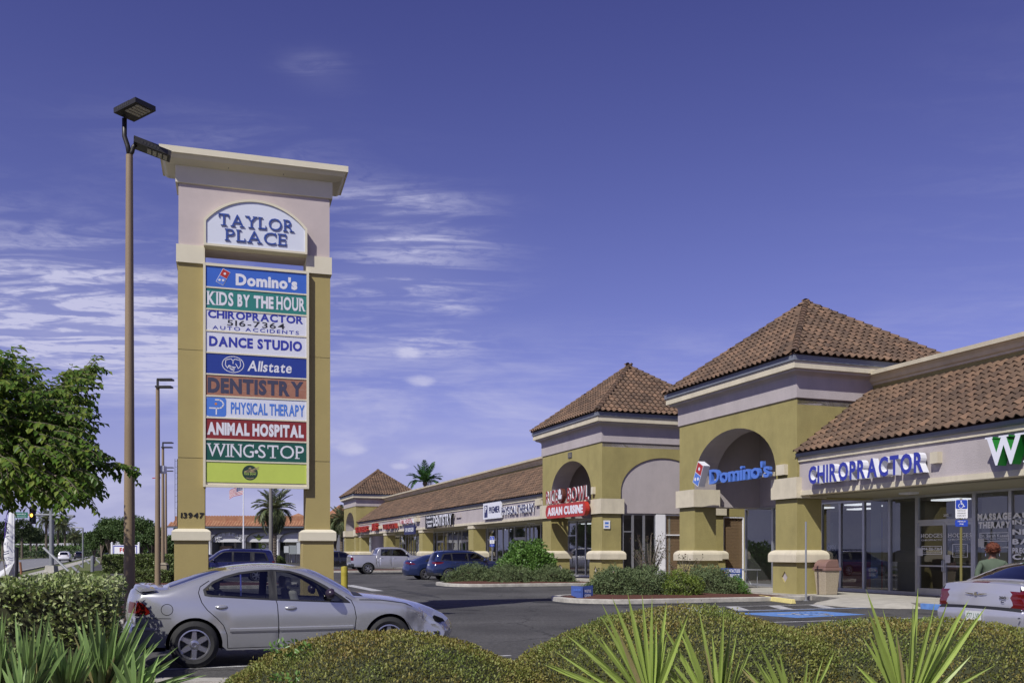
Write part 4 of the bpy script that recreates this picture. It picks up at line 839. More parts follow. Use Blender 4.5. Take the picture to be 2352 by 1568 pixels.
# flatter segmental arch
def seg_poly(hw_, zb, zs, zt, n=20):
    h = zt-zs; Rr = (hw_*hw_+h*h)/(2*h); a0 = math.asin(hw_/Rr); return [(-hw_, zb), (hw_, zb)] + [(Rr*math.sin(lerp(a0, -a0, i/n)), zt-Rr+Rr*math.cos(lerp(a0, -a0, i/n))) for i in range(n+1)]
f = MB(); f.prism([(p[0], yf+.04, p[1]) for p in seg_poly(1.165, 8.64, 9.24, 9.80)], (0, .5, 0)); hd = f.build("header_cabinet", CRM2, PY)
o_, i_ = seg_poly(1.165, 8.64, 9.24, 9.80), seg_poly(1.115, 8.69, 9.21, 9.745); f = MB(); n = len(o_)
f.add([(p[0], yf, p[1]) for p in o_]+[(p[0], yf, p[1]) for p in i_]+[(p[0], yf+.04, p[1]) for p in o_]+[(p[0], yf+.03, p[1]) for p in i_], [(k, (k+1) % n, n+(k+1) % n, n+k) for k in range(n)]+[(2*n+k, 2*n+(k+1) % n, (k+1) % n, k) for k in range(n)]+[(n+k, n+(k+1) % n, 3*n+(k+1) % n, 3*n+k) for k in range(n)]); f.build("header_frame", CRM2, hd)
SF = mat("white acrylic face", (.66, .69, .76), .35, var=.02)
f = MB(); f.add([(p[0], yf+.028, p[1]) for p in i_], [tuple(range(n))]); f.build("header_face", SF, hd)
BT = mat("taylor blue", (.035, .075, .30), .4)
Mf = lambda x, z, y=yf+.02: basis((x, y, z), (1, 0, 0))
lettering("lettering", "TAYLOR", Mf(-.0, 9.13), 1.68, .28, .018, [BT, BT], hd, off=-.006, serif=True, gap=.06)
lettering("lettering", "PLACE", Mf(.0, 8.79), 1.36, .28, .018, [BT, BT], hd, off=-.006, serif=True, gap=.06)
# tenant cabinet
zt = 8.22; pitch = .5003
f = MB(); f.box(-1.135, -.09, 3.14, 1.165, .40, 8.24); cab = f.build("sign_cabinet", CRM2, PY)
f = MB(); f.box(-1.18, -.13, 3.10, -1.125, .38, 8.26); f.box(1.155, -.13, 3.10, 1.21, .38, 8.26); f.box(-1.124, -.128, 8.20, 1.154, -.05, 8.262); f.box(-1.124, -.128, 3.098, 1.154, -.05, 3.155)
for i in range(1, 10): f.box(-1.124, -.118, 8.20-pitch*i*1.0-.012+.0, 1.154, -.06, 8.20-pitch*i+.022)
f.build("cabinet_frame", CRM2, cab)
def panel(i, c, name_label=None, **kw):
    z1_ = 8.20-pitch*i-.010; z0_ = 8.20-pitch*(i+1)+.020; m = c if not isinstance(c, tuple) else mat("panel face %d" % i, c, .35, var=.04, vscale=3)
    f = MB(); f.add([(-1.123, -.104, z0_), (1.153, -.104, z0_), (1.153, -.104, z1_), (-1.123, -.104, z1_)], [(0, 1, 2, 3)]); o = f.build("tenant_panel", m, PY)
    if name_label: o["label"] = name_label
    return o, z0_
LW = mat("printed white", (.70, .70, .74), .4)
def ptx(o, t, x, z, w, h, m=LW, off=.0, serif=False, slant=0, gap=.07, space=.32): return lettering("lettering", t, Mf(x, z, -.108), w, h, 0, [m], o, off=off, serif=serif, slant=slant, gap=gap, space=space)
o, z = panel(0, (.045, .13, .50), "blue pizza shop panel with a red and blue domino"); ptx(o, "Domino's", .24, z+.075, 1.40, .29, off=.05, gap=.04)
domino(Mf(-.74, z+.245, -.108), .165, .001, o, rim=LW)
o, z = panel(1, (.03, .20, .17), "teal panel reading KIDS BY THE HOUR"); ptx(o, "KIDS", -.80, z+.08, .58, .32, off=.03, serif=True, gap=.02); ptx(o, "BY", -.28, z+.085, .28, .29, off=.05, gap=.05); ptx(o, "THE", .17, z+.085, .45, .29, off=.05, gap=.05); ptx(o, "HOUR", .79, z+.08, .66, .32, off=.03, serif=True, gap=.02)
o, z = panel(2, (.66, .67, .74), "white chiropractor panel with a telephone number"); ptx(o, "CHIROPRACTOR", .0, z+.28, 2.15, .19, BLUE, off=.035, gap=.06); ptx(o, "516-7364", .0, z+.13, 1.3, .135, BLACK, off=.01, gap=.14); ptx(o, "AUTO ACCIDENTS", .0, z+.025, 1.95, .085, BLUE, off=.01, gap=.22, space=.4)
o, z = panel(3, (.66, .67, .74), "white panel reading DANCE STUDIO"); ptx(o, "DANCE STUDIO", .0, z+.13, 2.1, .24, BLUE, off=.045)
o, z = panel(4, (.02, .045, .26), "dark blue insurance panel with cupped hands in a ring"); ptx(o, "Allstate", .30, z+.10, 1.0, .25, off=.02, slant=.12, gap=.06)
def strokes(pts_list, w, M_, m, parent, name="logo"):
    f = MB()
    for pts in pts_list:
        for i in range(len(pts)-1):
            p, q_ = Vector((*pts[i], 0)), Vector((*pts[i+1], 0)); d = (q_-p).normalized(); nn = Vector((-d.y, d.x, 0))*w/2; e = d*w*.3
            f.add([tuple(p+nn-e), tuple(p-nn-e), tuple(q_-nn+e), tuple(q_+nn+e)], [(0, 1, 2, 3)])
    f.xf(M_); return f.build(name, m, parent)
ci = [(.24*math.cos(R(t)), .185*math.sin(R(t))) for t in range(0, 361, 15)]
strokes([ci, [(-.16, .10), (-.17, -.02), (-.12, -.09)], [(-.16, .10), (-.04, .13), (0, .08), (.04, .13), (.16, .10), (.17, -.02), (.12, -.09)], [(-.12, -.09), (-.09, -.02), (-.02, -.06), (.04, -.09)], [(.12, -.09), (.06, .02)], [(-.08, -.08), (.03, -.12)], [(-.09, -.05), (.06, -.06)], [(-.06, -.11), (.02, -.15)], [(0, .08), (0, .02)]], .017, Mf(-.52, z+.235, -.108), LW, o)
cop = mat("copper brown face", (.36, .17, .11), .5, c2=(.30, .13, .08), vscale=8); o, z = panel(5, cop, "cracked copper panel reading DENTISTRY"); ptx(o, "DENTISTRY", .0, z+.055, 2.16, .36, mat("slate lettering", (.05, .05, .09), .5), off=.05, gap=.055)
cr_ = []
for k in range(9):
    x = -1.05+.25*k; y = random.uniform(.05, .4); p = [(x, y)]
    for j in range(4): p.append((p[-1][0]+random.uniform(.03, .1), p[-1][1]+random.uniform(-.05, .05)))
    cr_.append(p)
strokes(cr_, .004, Mf(0, z, -.1075), mat("crack light", (.55, .38, .3), .7), o, "crack")
o, z = panel(6, (.66, .68, .76), "white panel reading PHYSICAL THERAPY with a blue logo"); PB = mat("therapy blue", (.07, .19, .60), .4); ptx(o, "PHYSICAL THERAPY", .27, z+.085, 1.68, .28, PB, off=.03, gap=.05, space=.2)
f = MB(); rr = .06; pts = []
for cx_, cz_, t0 in ((.16, .16, 0), (-.16, .16, 90), (-.16, -.16, 180), (.16, -.16, 270)):
    for t in (0, 30, 60, 90): pts.append((cx_+rr*math.cos(R(t0+t)), cz_+rr*math.sin(R(t0+t)), 0))
f.add(pts, [tuple(range(len(pts)))]); f.xf(Mf(-.89, z+.235, -.107)); f.build("logo", PB, o)
strokes([[(-.15, -.03), (.07, -.03)] , [(.0, -.03), (.0, -.17)], [(.07, -.03), (.13, .0), (.16, .07), (.13, .13), (.07, .165), (-.02, .165)]], .03, Mf(-.89, z+.235, -.109), LW, o, "logo_mark")
f = MB(); f.add([(.03*math.cos(k*1.05), .03*math.sin(k*1.05), 0) for k in range(6)], [tuple(range(6))]); f.xf(Mf(-.90, z+.305, -.110)); f.build("logo_dot", mat("orange spot", (.6, .22, .03), .5), o)
o, z = panel(7, (.23, .025, .022), "dark red panel reading ANIMAL HOSPITAL"); ptx(o, "ANIMAL HOSPITAL", .0, z+.085, 2.18, .30, off=.06, gap=.045, space=.25)
o, z = panel(8, (.012, .09, .062), "dark green panel reading WING STOP in serif capitals"); ptx(o, "WING", -.57, z+.085, 1.03, .31, off=.0, serif=True, gap=.02); ptx(o, "STOP", .57, z+.085, 1.05, .31, off=.0, serif=True, gap=.02)
f = MB(); f.add([(.045*math.cos(k*.7854), .045*math.sin(k*.7854), 0) for k in range(8)], [tuple(range(8))]); f.xf(Mf(.005, z+.225, -.109)); f.build("bullet", LW, o)
o, z = panel(9, (.50, .60, .10), "yellow green panel with a small round dark green bowl emblem")
DG = mat("emblem green", (.018, .045, .03), .5); GO = mat("emblem tan", (.45, .35, .18), .6)
f = MB(); f.add([(.175*math.cos(k*.2618), .175*math.sin(k*.2618), 0) for k in range(24)], [tuple(range(24))]); f.xf(Mf(-.14, z+.235, -.107)); f.build("emblem", DG, o)
strokes([[(-.13, .02), (-.06, .05), (.02, .045), (.12, .02), (-.13, .02)], [(0, .05), (.2, .14)], [(0, .04), (.2, .10)], [(-.08, -.12), (0, -.14), (.08, -.12)], [(-.03, .09), (0, .12), (.03, .09), (-.03, .09)]], .012, Mf(-.14, z+.235, -.109), GO, o, "emblem_bowl"); lettering("lettering", "Rice Bowl", Mf(-.14, z+.18, -.110), .26, .07, 0, [mat("emblem text", (.45, .6, .12), .5)], o, slant=.1)
for o in PY.children:
    pass
lettering("house_number", "13947", Mf(-1.425, 2.385, -.004), .50, .125, .012, [BLACK, BLACK], PY, off=.012, gap=.12, slant=.1)
f = MB(); f.box(-1.6, .74, 5.2, -1.45, .80, 5.5); f.build("junction_box", BRONZE, PY)
# ---------------------------------------------------------------- lamp posts
def lamp(name, label, x, y, top, r0=.115, r1=.085, base=0.0, heads=2, hz=0.0, flood=False):
    t = thing(name, label, "lamp post", (x, y, 0), 0, "parking lot lamp posts")
    f = MB(); f.tube([(0, 0, base), (0, 0, top*.5), (0, 0, top)], [r0, lerp(r0, r1, .5), r1], 16); f.build("pole", BRONZE2, t, smooth=40)
    f = MB(); f.tube([(0, 0, top-.02), (-.03, 0, top+.16), (-.09, 0, top+.34), (-.09, 0, top+.66)], .045, 8); f.tube([(0, 0, top-.02), (.05, 0, top+.06), (.07, 0, top+.14), (.12, 0, top+.2)], .04, 8); f.build("bracket", BRONZE, t, smooth=True)
    def head(px, pz, L_, W_, rot, tilt):
        M_ = Matrix.Translation((px, 0, pz)) @ Matrix.Rotation(R(rot), 4, 'Z') @ Matrix.Rotation(R(tilt), 4, 'Y')
        f = MB(); f.box(0, -W_/2, -.02, L_, W_/2, .07); f.box(-.02, -W_/2+.03, .07, L_*.65, W_/2-.03, .10)
        for k in range(6): f.box(.12+L_*.09*k, -W_/2-.004, .005, .12+L_*.09*k+.03, -W_/2, .05, 1)
        f.xf(M_); h = f.build("lamp_head", [BRONZE, DARK], t)
        for k in range(4):
            f = MB(); f.box(L_*.38+k*L_*.145, -W_/2+.07, -.035, L_*.38+k*L_*.145+L_*.105, W_/2-.07, -.021); f.xf(M_); f.build("lamp_lens", mat("lamp lens", (.45, .42, .33), .3) if "lamp lens" not in MT else MT["lamp lens"], h)
        return h
    head(-.10, top+.70, .62, .42, -32, -4); head(.08, top+.20, .64, .34, 22, 14)
    return t
lp = at(301, 345, 17.0)
LP1 = lamp("lamp_post", "tall brown lamp post with two dark flat lamp heads, nearest beside the silver car", -6.95, 17.0, at(301, 356, 17).z, .104, .060)
def far_lamp(u, vtop, y, label, double=True):
    t = thing("lamp_post", label, "lamp post", ((u-1176)/2150*y, y, 0), 0, "parking lot lamp posts"); top = 1.6+(1267-vtop)*y/2150
    f = MB(); f.tube([(0, 0, 0), (0, 0, top)], [.125, .08], 10); f.build("pole", BRONZE2, t, smooth=40)
    f = MB(); f.box(-.06, -.16, top+.0, .60, .2, top+.07); f.box(.04, -.22, top+.3, .66, .15, top+.37); f.box(-.04, -.04, top, .04, .04, top+.36); f.build("lamp_head", BRONZE, t); return t
far_lamp(362, 890, 40, "brown twin headed lamp post second in size, left of the pylon sign"); far_lamp(374, 1028, 62, "shorter looking brown lamp post just right of the second one"); far_lamp(381, 1082, 84, "furthest brown lamp post, close beside the pylon sign's left pillar")
t = thing("flood_light", "grey flood light on a thin pole by the far lamp posts", "flood light", ((377-1176)/2150*41, 40.3, 0), 0)
f = MB(); f.tube([(0, 0, 0), (0, 0, 5.1)], .03, 8); f.build("pole", BRONZE, t); f = MB(); f.box(-.05, -.2, 5.05, .30, .2, 5.30); f.box(.1, -.15, 4.98, .3, .15, 5.05); f.build("lamp_head", WHITEP, t); f = MB(); f.tube([(-.25, 0, 4.78), (.1, 0, 4.80)], .02, 6); f.build("bracket", RED, t)
# lattice mast behind the left pillar
t = thing("lattice_mast", "thin dark lattice radio mast behind the pylon sign's left pillar", "mast", ((405-1176)/2150*120, 120, 0)); H = 1.6+(1267-1053)*120/2150
f = MB(); 
for dx, dy in ((-.18, 0), (.18, 0), (0, .3)): f.tube([(dx, dy, 0), (dx, dy, H)], .03, 5)
f.build("leg", BRONZE, t); f = MB(); z = .5; k = 0
while z < H: f.tube([(-.18, 0, z), (.18, 0, z)], .02, 4); f.tube([(.18, 0, z), (0, .3, z+.3)], .02, 4); z += .75
f.build("cross_brace", BRONZE, t)
f = MB(); f.box(.1, -.1, 5.2, .45, .1, 7.2); f.build("antenna", BRONZE, t)
# yellow bollard
t = thing("bollard", "yellow steel bollard beside the pylon sign's right pillar", "bollard", (at(791, 1301, 27.5).x, 27.5, 0)); f = MB(); f.lathe([(.10, 0), (.10, 1.14), (.09, 1.17), (0, 1.19)], 20); f.build("post", YEL, t, smooth=40); f = MB(); f.lathe([(.101, .9), (.101, 1.0)], 20); f.build("band", YEL, t)
# ---------------------------------------------------------------- cars
PAINTS = {}
def paint(name, c, metal=.55, rough=.32, coat=1.0):
    m = bpy.data.materials.new(name); m.use_nodes = True; t = m.node_tree; L = t.links.new; b = t.nodes["Principled BSDF"]
    b.inputs["Base Color"].default_value = (*c, 1); b.inputs["Metallic"].default_value = metal; b.inputs["Roughness"].default_value = rough; b.inputs["Coat Weight"].default_value = coat; b.inputs["Coat Roughness"].default_value = .05
    tc = N("ShaderNodeTexCoord", t); n = N("ShaderNodeTexNoise", t); L(tc.outputs["Object"], n.inputs[0]); n.inputs["Scale"].default_value = 2.2; n.inputs["Detail"].default_value = 6
    r = N("ShaderNodeMapRange", t); L(n.outputs[0], r.inputs[0]); r.inputs[3].default_value = rough*.8; r.inputs[4].default_value = rough*1.35; L(r.outputs[0], b.inputs["Roughness"])
    return m
RUB = mat("tyre rubber", (.022, .022, .023), .82, var=.2, vscale=20); RIM = mat("alloy rim", (.55, .55, .58), .28, metal=.9); RIMD = mat("dark rim recess", (.03, .03, .032), .6); CHR = mat("chrome trim", (.75, .76, .78), .12, metal=1.0)
TRIM = mat("black rubber trim", (.015, .015, .017), .55); TAIL = mat("red tail lamp", (.11, .004, .003), .15, coat=1); TAILO = mat("amber lamp", (.55, .12, .01), .15, coat=1); HEADL = mat("headlamp lens", (.5, .52, .55), .12, metal=.5, coat=1); UNDER = mat("underbody", (.012, .012, .013), .9); SEATM = mat("grey seat cloth", (.16, .155, .15), .9); SEATL = mat("pale seat cloth", (.38, .37, .33), .9); PLATE = mat("number plate", (.6, .62, .6), .5)
def cr_spline(pts, step=.06):
    P_ = [Vector((p[0], p[1], 0)) for p in pts]; tags = [p[2] if len(p) > 2 else None for p in pts]; out = []
    for i in range(len(P_)-1):
        p0 = P_[max(i-1, 0)]; p1 = P_[i]; p2 = P_[i+1]; p3 = P_[min(i+2, len(P_)-1)]
        if tags[i] == 'k': p0 = p1*2-p2
        if tags[i+1] == 'k': p3 = p2*2-p1
        n = max(1, int((p2-p1).length/step))
        for k in range(n):
            t = k/n; q = .5*((2*p1)+(-p0+p2)*t+(2*p0-5*p1+4*p2-p3)*t*t+(-p0+3*p1-3*p2+p3)*t**3); out.append((q.x, q.y))
    out.append((P_[-1].x, P_[-1].y)); return out
def pin(p, poly):
    x, y = p; c = False; n = len(poly); j = n-1
    for i in range(n):
        xi, yi = poly[i]; xj, yj = poly[j]
        if (yi > y) != (yj > y) and x < (xj-xi)*(y-yi)/(yj-yi)+xi: c = not c
        j = i
    return c
def seam(pts, w=.011):
    pts = [Vector((p[0], p[1])) for p in pts]; l, r_ = [], []
    for i, p in enumerate(pts):
        d = (pts[min(i+1, len(pts)-1)]-pts[max(i-1, 0)]).normalized(); n = Vector((-d.y, d.x))*w/2; l.append(tuple(p+n)); r_.append(tuple(p-n))
    return l + r_[::-1]
def car(name, label, cat, loc, rz, S, mats, group=None):
    """S: top outline (rear bottom -> roof -> front bottom), axle positions, widths, side regions and zones over the top strip"""
    root = thing(name, label, cat, loc, rz, group)
    top = cr_spline(S['top'], S.get('step', .07)); W = S['w']/2; wb = S['wb']; ra = S['ra']; rw = S['rw']; zr = S['rocker']; belt = S['belt']; rail = S.get('rail', .70)
    xr, xf = top[0][0], top[-1][0]; L0, L1 = min(p[0] for p in top), max(p[0] for p in top); xm = (L0+L1)/2; hl = (L1-L0)/2
    def topz(x):
        best = -9
        for i in range(len(top)-1):
            (x0, z0), (x1, z1) = top[i], top[i+1]
            if min(x0, x1) <= x <= max(x0, x1) and abs(x1-x0) > 1e-9: best = max(best, lerp(z0, z1, (x-x0)/(x1-x0)))
        return best
    tzs = {}
    def hw(x, z):
        e = abs((x-xm)/hl); pl = 1-S.get('taper', .16)*e**S.get('tp', 6)
        w = W*pl
        w -= .035*W*((z-.62)/.35)**2 if z < .62 else .03*W*((z-.62)/.3)**2 if z < belt else .03*W*((belt-.62)/.3)**2
        if z > belt: k = min(1, (z-belt)/(S['roof']-belt)); w = lerp(w, W*rail, k**1.15)
        kx = round(x, 2)
        if kx not in tzs: tzs[kx] = topz(kx)
        h = tzs[kx]-z; rr = S.get('er', .07)
        if tzs[kx] > -1 and h < rr: h = max(h, 0); w -= rr - math.sqrt(max(0, rr*rr-(rr-h)**2))
        return w
    # lower edge with wheel arches
    low = []
    def arch(xc): return [(xc+ra*math.cos(t), rw+ra*math.sin(t)*1.0) for t in [math.pi*(-.08+1.16*i/22) for i in range(23)]]
    low = [(xf, top[-1][1])] + [(x, z) for x, z in arch(wb) if z > zr-.0] + [(lerp(wb-ra-.06, ra+.06, i/12), zr) for i in range(13)] + [(x, z) for x, z in arch(0) if z > zr]
    outline = top + low[1:]
    ol = []
    for p in outline:
        if not ol or (abs(p[0]-ol[-1][0])+abs(p[1]-ol[-1][1])) > .004: ol.append(p)
    outline = ol
    regs = S.get('regions', [])   # (kind name, polygon)
    pts = []; edges = []
    def addloop(lp, closed=True):
        n0 = len(pts); pts.extend(lp); m = len(lp); edges.extend([(n0+i, n0+(i+1) % m) for i in range(m if closed else m-1)])
    addloop(outline)
    for r in regs: addloop(r[1])
    g = S.get('grid', .085); x = L0+.03
    for off in (.012, .03, .055, .08):
        for i in range(1, len(top)-1):
            dx, dz = top[i+1][0]-top[i-1][0], top[i+1][1]-top[i-1][1]; l = math.hypot(dx, dz) or 1; q = (top[i][0]+dz/l*off, top[i][1]-dx/l*off)
            if pin(q, outline): pts.append(q)
    while x < L1:
        z = zr+.04
        while z < S['roof']+.1:
            if pin((x, z), outline): pts.append((x+random.uniform(-.004, .004), z+random.uniform(-.004, .004)))
            z += g
        x += g
    vo, eo, fo, *_ = delaunay_2d_cdt([Vector(p) for p in pts], edges, [], 1, 1e-5)
    groups = {}
    for f_ in fo:
        c = (sum(vo[i].x for i in f_)/3, sum(vo[i].y for i in f_)/3)
        if not pin(c, outline): continue
        k = 'body'
        for r in regs:
            if pin(c, r[1]): k = r[0]; break
        groups.setdefault(k, []).append(f_)
    body = MB(); others = {}
    for k, fl in groups.items():
        for side in (-1, 1):
            tgt = body if k in ('body',) else others.setdefault((k, side), MB()); n0 = len(tgt.v)
            idx = {}; 
            for f_ in fl:
                for i in f_:
                    if i not in idx: idx[i] = len(tgt.v); inset = S.get('inset', {}).get(k, 0.0); tgt.v.append((vo[i].x, side*(hw(vo[i].x, vo[i].y)-inset), vo[i].y))
            for f_ in fl:
                t_ = tuple(idx[i] for i in f_); tgt.f.append(t_ if side < 0 else t_[::-1]); tgt.m.append(0)
    # strip over the top
    NT = 14; ts = [math.sin(math.pi/2*(-1+2*i/NT)) for i in range(NT+1)]; rows = []
    for i, (x, z) in enumerate(top):
        a, b = top[max(i-1, 0)], top[min(i+1, len(top)-1)]; d = Vector((b[0]-a[0], b[1]-a[1])).normalized(); n = Vector((-d.y, d.x)); w = hw(x, z)
        up = max(0, n.y)**2; cr = lerp(S.get('fb', .16) if x > xm else S.get('rb', .10), S.get('crown', .045), up)
        rows.append([(x+n.x*cr*(1-abs(t)**2.3), w*t, z+n.y*cr*(1-abs(t)**2.3)) for t in ts])
    zones = S.get('zones', [])   # (kind, test(x,z,t))
    strips = {}
    for i in range(len(rows)-1):
        for j in range(NT):
            cx_ = (top[i][0]+top[i+1][0])/2; cz_ = (top[i][1]+top[i+1][1])/2; t_ = (ts[j]+ts[j+1])/2; k = 'body'
            for nm_, test in zones:
                if test(cx_, cz_, t_): k = nm_; break
            strips.setdefault(k+('#L' if t_ > 0 else '#R') if 'light' in k and 'brake' not in k else k, []).append((i, j))
    for k, cells in strips.items():
        tgt = body if k == 'body' else others.setdefault((k, 0), MB()); idx = {}
        for i, j in cells:
            q = []
            for a, b in ((i, j), (i, j+1), (i+1, j+1), (i+1, j)):
                if (a, b) not in idx: idx[(a, b)] = len(tgt.v); tgt.v.append(rows[a][b])
                q.append(idx[(a, b)])
            tgt.f.append(tuple(q)); tgt.m.append(0)
    def weld(mb, nm_, m, parent, sm=45):
        me = mb.mesh(nm_, m); bm = bmesh.new(); bm.from_mesh(me); bmesh.ops.remove_doubles(bm, verts=bm.verts, dist=.004); bmesh.ops.recalc_face_normals(bm, faces=bm.faces); bm.to_mesh(me); bm.free()
        me.polygons.foreach_set("use_smooth", [True]*len(me.polygons)); me.set_sharp_from_angle(angle=R(sm)); return link(nm_, me, parent)
    bo = weld(body, "body", mats['body'], root)
    for (k, side), mb in others.items():
        nm_ = k.split('#')[0]; mm = mats.get(nm_, mats['body']); o = weld(mb, nm_, mm, root)
    # underbody and wheel wells
    f = MB(); e = .10; zf = S.get('floor', .42)
    f.box(L0+.12, -W+.16, zr+.0, -ra, W-.16, zf); f.box(ra, -W+.10, zr+.02, wb-ra, W-.10, zf-.06); f.box(wb+ra, -W+.2, zr+.03, L1-.14, W-.2, zf)
    f.box(-ra, -W+.30, zr+.02, ra, W-.30, zf+.30); f.box(wb-ra, -W+.30, zr+.02, wb+ra, W-.30, zf+.30)
    for xc in (0, wb):
        n = 12; p = [(xc+(ra+.0)*math.cos(math.pi*(-.08+1.16*i/n)), rw+(ra+.0)*math.sin(math.pi*(-.08+1.16*i/n))) for i in range(n+1)]
        for s_ in (-1, 1):
            v = [(a, s_*(W-.05), b) for a, b in p]+[(a, s_*(W-.42), b) for a, b in p]; f.add(v, [(i, i+1, n+2+i, n+1+i) for i in range(n)]); f.add([(a, s_*(W-.42), b) for a, b in p], [tuple(range(n+1))])
    f.build("underbody", UNDER, root)
    # wheels
    def wheel(xc, s_, dx=0):
        y0 = s_*(W-.115+dx); M_ = Matrix.Translation((xc, y0, rw)) @ Matrix.Rotation(R(90)*(-s_), 4, 'X')   # local +z points outwards
        if s_ > 0: M_ = Matrix.Translation((xc, y0, rw)) @ Matrix.Rotation(R(-90), 4, 'X')
        else: M_ = Matrix.Translation((xc, y0, rw)) @ Matrix.Rotation(R(90), 4, 'X')
        ri = S.get('rim', rw*.66); tw = S.get('tw', .105)
        f = MB(); f.lathe([(ri, -tw), (rw-.03, -tw), (rw, -tw+.03), (rw, tw-.035), (rw-.02, tw-.01), (lerp(ri, rw, .45), tw+.008), (ri+.015, tw-.005), (ri, tw-.012), (ri-.005, tw-.04)], 40, M_); ty = f.build("wheel", RUB, root, smooth=40)
        f = MB(); f.lathe([(ri+.004, tw-.006), (ri-.012, tw-.004), (ri-.02, tw-.02), (ri-.025, tw-.05)], 40, M_, 0); f.lathe([(ri-.02, tw-.07), (.0, tw-.075)], 24, M_, 1)
        ns = S.get('spokes', 6); ph = S.get('ph', .3)
        for k in range(ns):
            a = 2*math.pi*k/ns+ph; Rz = Matrix.Rotation(a, 4, 'Z'); w0, w1 = S.get('sw', (.030, .022)); st = len(f.v)
            f.add([(.04, -w0, tw-.02), (ri-.015, -w1, tw-.02), (ri-.015, w1, tw-.02), (.04, w0, tw-.02), (.04, -w0*1.5, tw-.06), (ri-.015, -w1*1.5, tw-.06), (ri-.015, w1*1.5, tw-.06), (.04, w0*1.5, tw-.06)], [(0, 1, 2, 3), (4, 5, 1, 0), (2, 6, 7, 3)], 0); f.xf(M_ @ Rz, st)
        f.lathe([(.066, tw-.05), (.064, tw-.018), (.05, tw-.012), (.028, tw-.012), (.026, tw-.03), (0, tw-.03)], 16, M_, 0); f.build("rim", [RIM, RIMD], ty, smooth=35)
    for xc in (0, wb):
        for s_ in (-1, 1): wheel(xc, s_)
    # mirrors, handles, seats
    mx, mz = S.get('mirror', (None, None))
    if mx is not None:
        for s_ in (-1, 1):
            y = s_*(hw(mx, mz)+.10); f = MB(); f.lathe([(0, -.06), (.05, -.055), (.085, -.02), (.092, .02), (.08, .05), (0, .055)], 14, Matrix.Translation((mx+.02, y, mz+.05)) @ Matrix.Rotation(R(90), 4, 'Y') @ Matrix.Diagonal((.85, 1.15, 1, 1))); f.cbox((mx+.02, y-s_*.09, mz-.0), (.05, .08, .05)); f.build("wing_mirror", mats.get('mirror', TRIM), root, smooth=50)
    for (hx, hz) in S.get('handles', []):
        for s_ in (-1, 1):
            y = hw(hx, hz); f = MB(); f.lathe([(0, .030), (.045, .028), (.075, .014), (.08, 0)], 16, Matrix.Translation((hx, s_*(y-.006), hz)) @ Matrix.Rotation(R(-90)*s_, 4, 'X') @ Matrix.Diagonal((1.1, .42, 1, 1))); f.build("door_handle", mats.get('handle', mats['body']), root, smooth=50)
    for (sx, sm_) in S.get('seats', []):
        for s_ in (-1, 1):
            f = MB(); y = s_*W*.42; z = zf; f.box(sx-.05, y-.24, z-.05, sx+.48, y+.24, z+.16); o1 = f.build("seat", sm_, root); bevel(o1, .05, 2); 
            f = MB(); f.prism([(sx, y-.24, z+.1), (sx+.14, y-.24, z+.1), (sx+.0, y-.22, z+.64), (sx-.12, y-.22, z+.64)], (0, .48, 0)); o2 = f.build("seat_back", sm_, root); bevel(o2, .04, 2); f = MB(); f.cbox((sx-.11, y, z+.75), (.09, .25, .17)); o3 = f.build("headrest", sm_, root); bevel(o3, .035, 2)
    if S.get('dash'):
        dx, dz = S['dash']; f = MB(); f.box(dx-.15, -W+.14, dz-.35, dx+.35, W-.14, dz-.02); o4 = f.build("dashboard", UNDER, root); bevel(o4, .06, 2)
        f = MB(); M_ = Matrix.Translation((dx-.28, W*.42, dz-.02)) @ Matrix.Rotation(R(65), 4, 'Y'); c_ = [M_ @ Vector((.18*math.cos(t*.5236), .18*math.sin(t*.5236), 0)) for t in range(13)]; f.tube(c_, .014, 6, cap=False); f.tube([M_ @ Vector((0, 0, 0)), M_ @ Vector((0, 0, -.3))], .02, 6); f.tube([c_[0], c_[6]], .012, 4); f.build("steering_wheel", UNDER, root)
    root['_'] = 0; del root['_']
    return root, hw
carloc = lambda a, b: tuple(F(a, b))
def circ(cx_, cz_, r, n=22): return [(cx_+r*math.cos(2*math.pi*i/n), cz_+r*math.sin(2*math.pi*i/n)) for i in range(n)]
def ringseam(cx_, cz_, r, w=.009, n=24):   # nearly closed ring as one polygon
    a = [(cx_+r*math.cos(2*math.pi*i/n), cz_+r*math.sin(2*math.pi*i/n)) for i in range(n+1)]; b = [(cx_+(r-w)*math.cos(2*math.pi*i/n+.01), cz_+(r-w)*math.sin(2*math.pi*i/n+.01)) for i in range(n+1)]; a[-1] = (a[-1][0], a[-1][1]-.002); b[-1] = (b[-1][0], b[-1][1]-.002); return a+b[::-1]
SIL = paint("silver metallic paint", (.47, .475, .485), .55, .22)
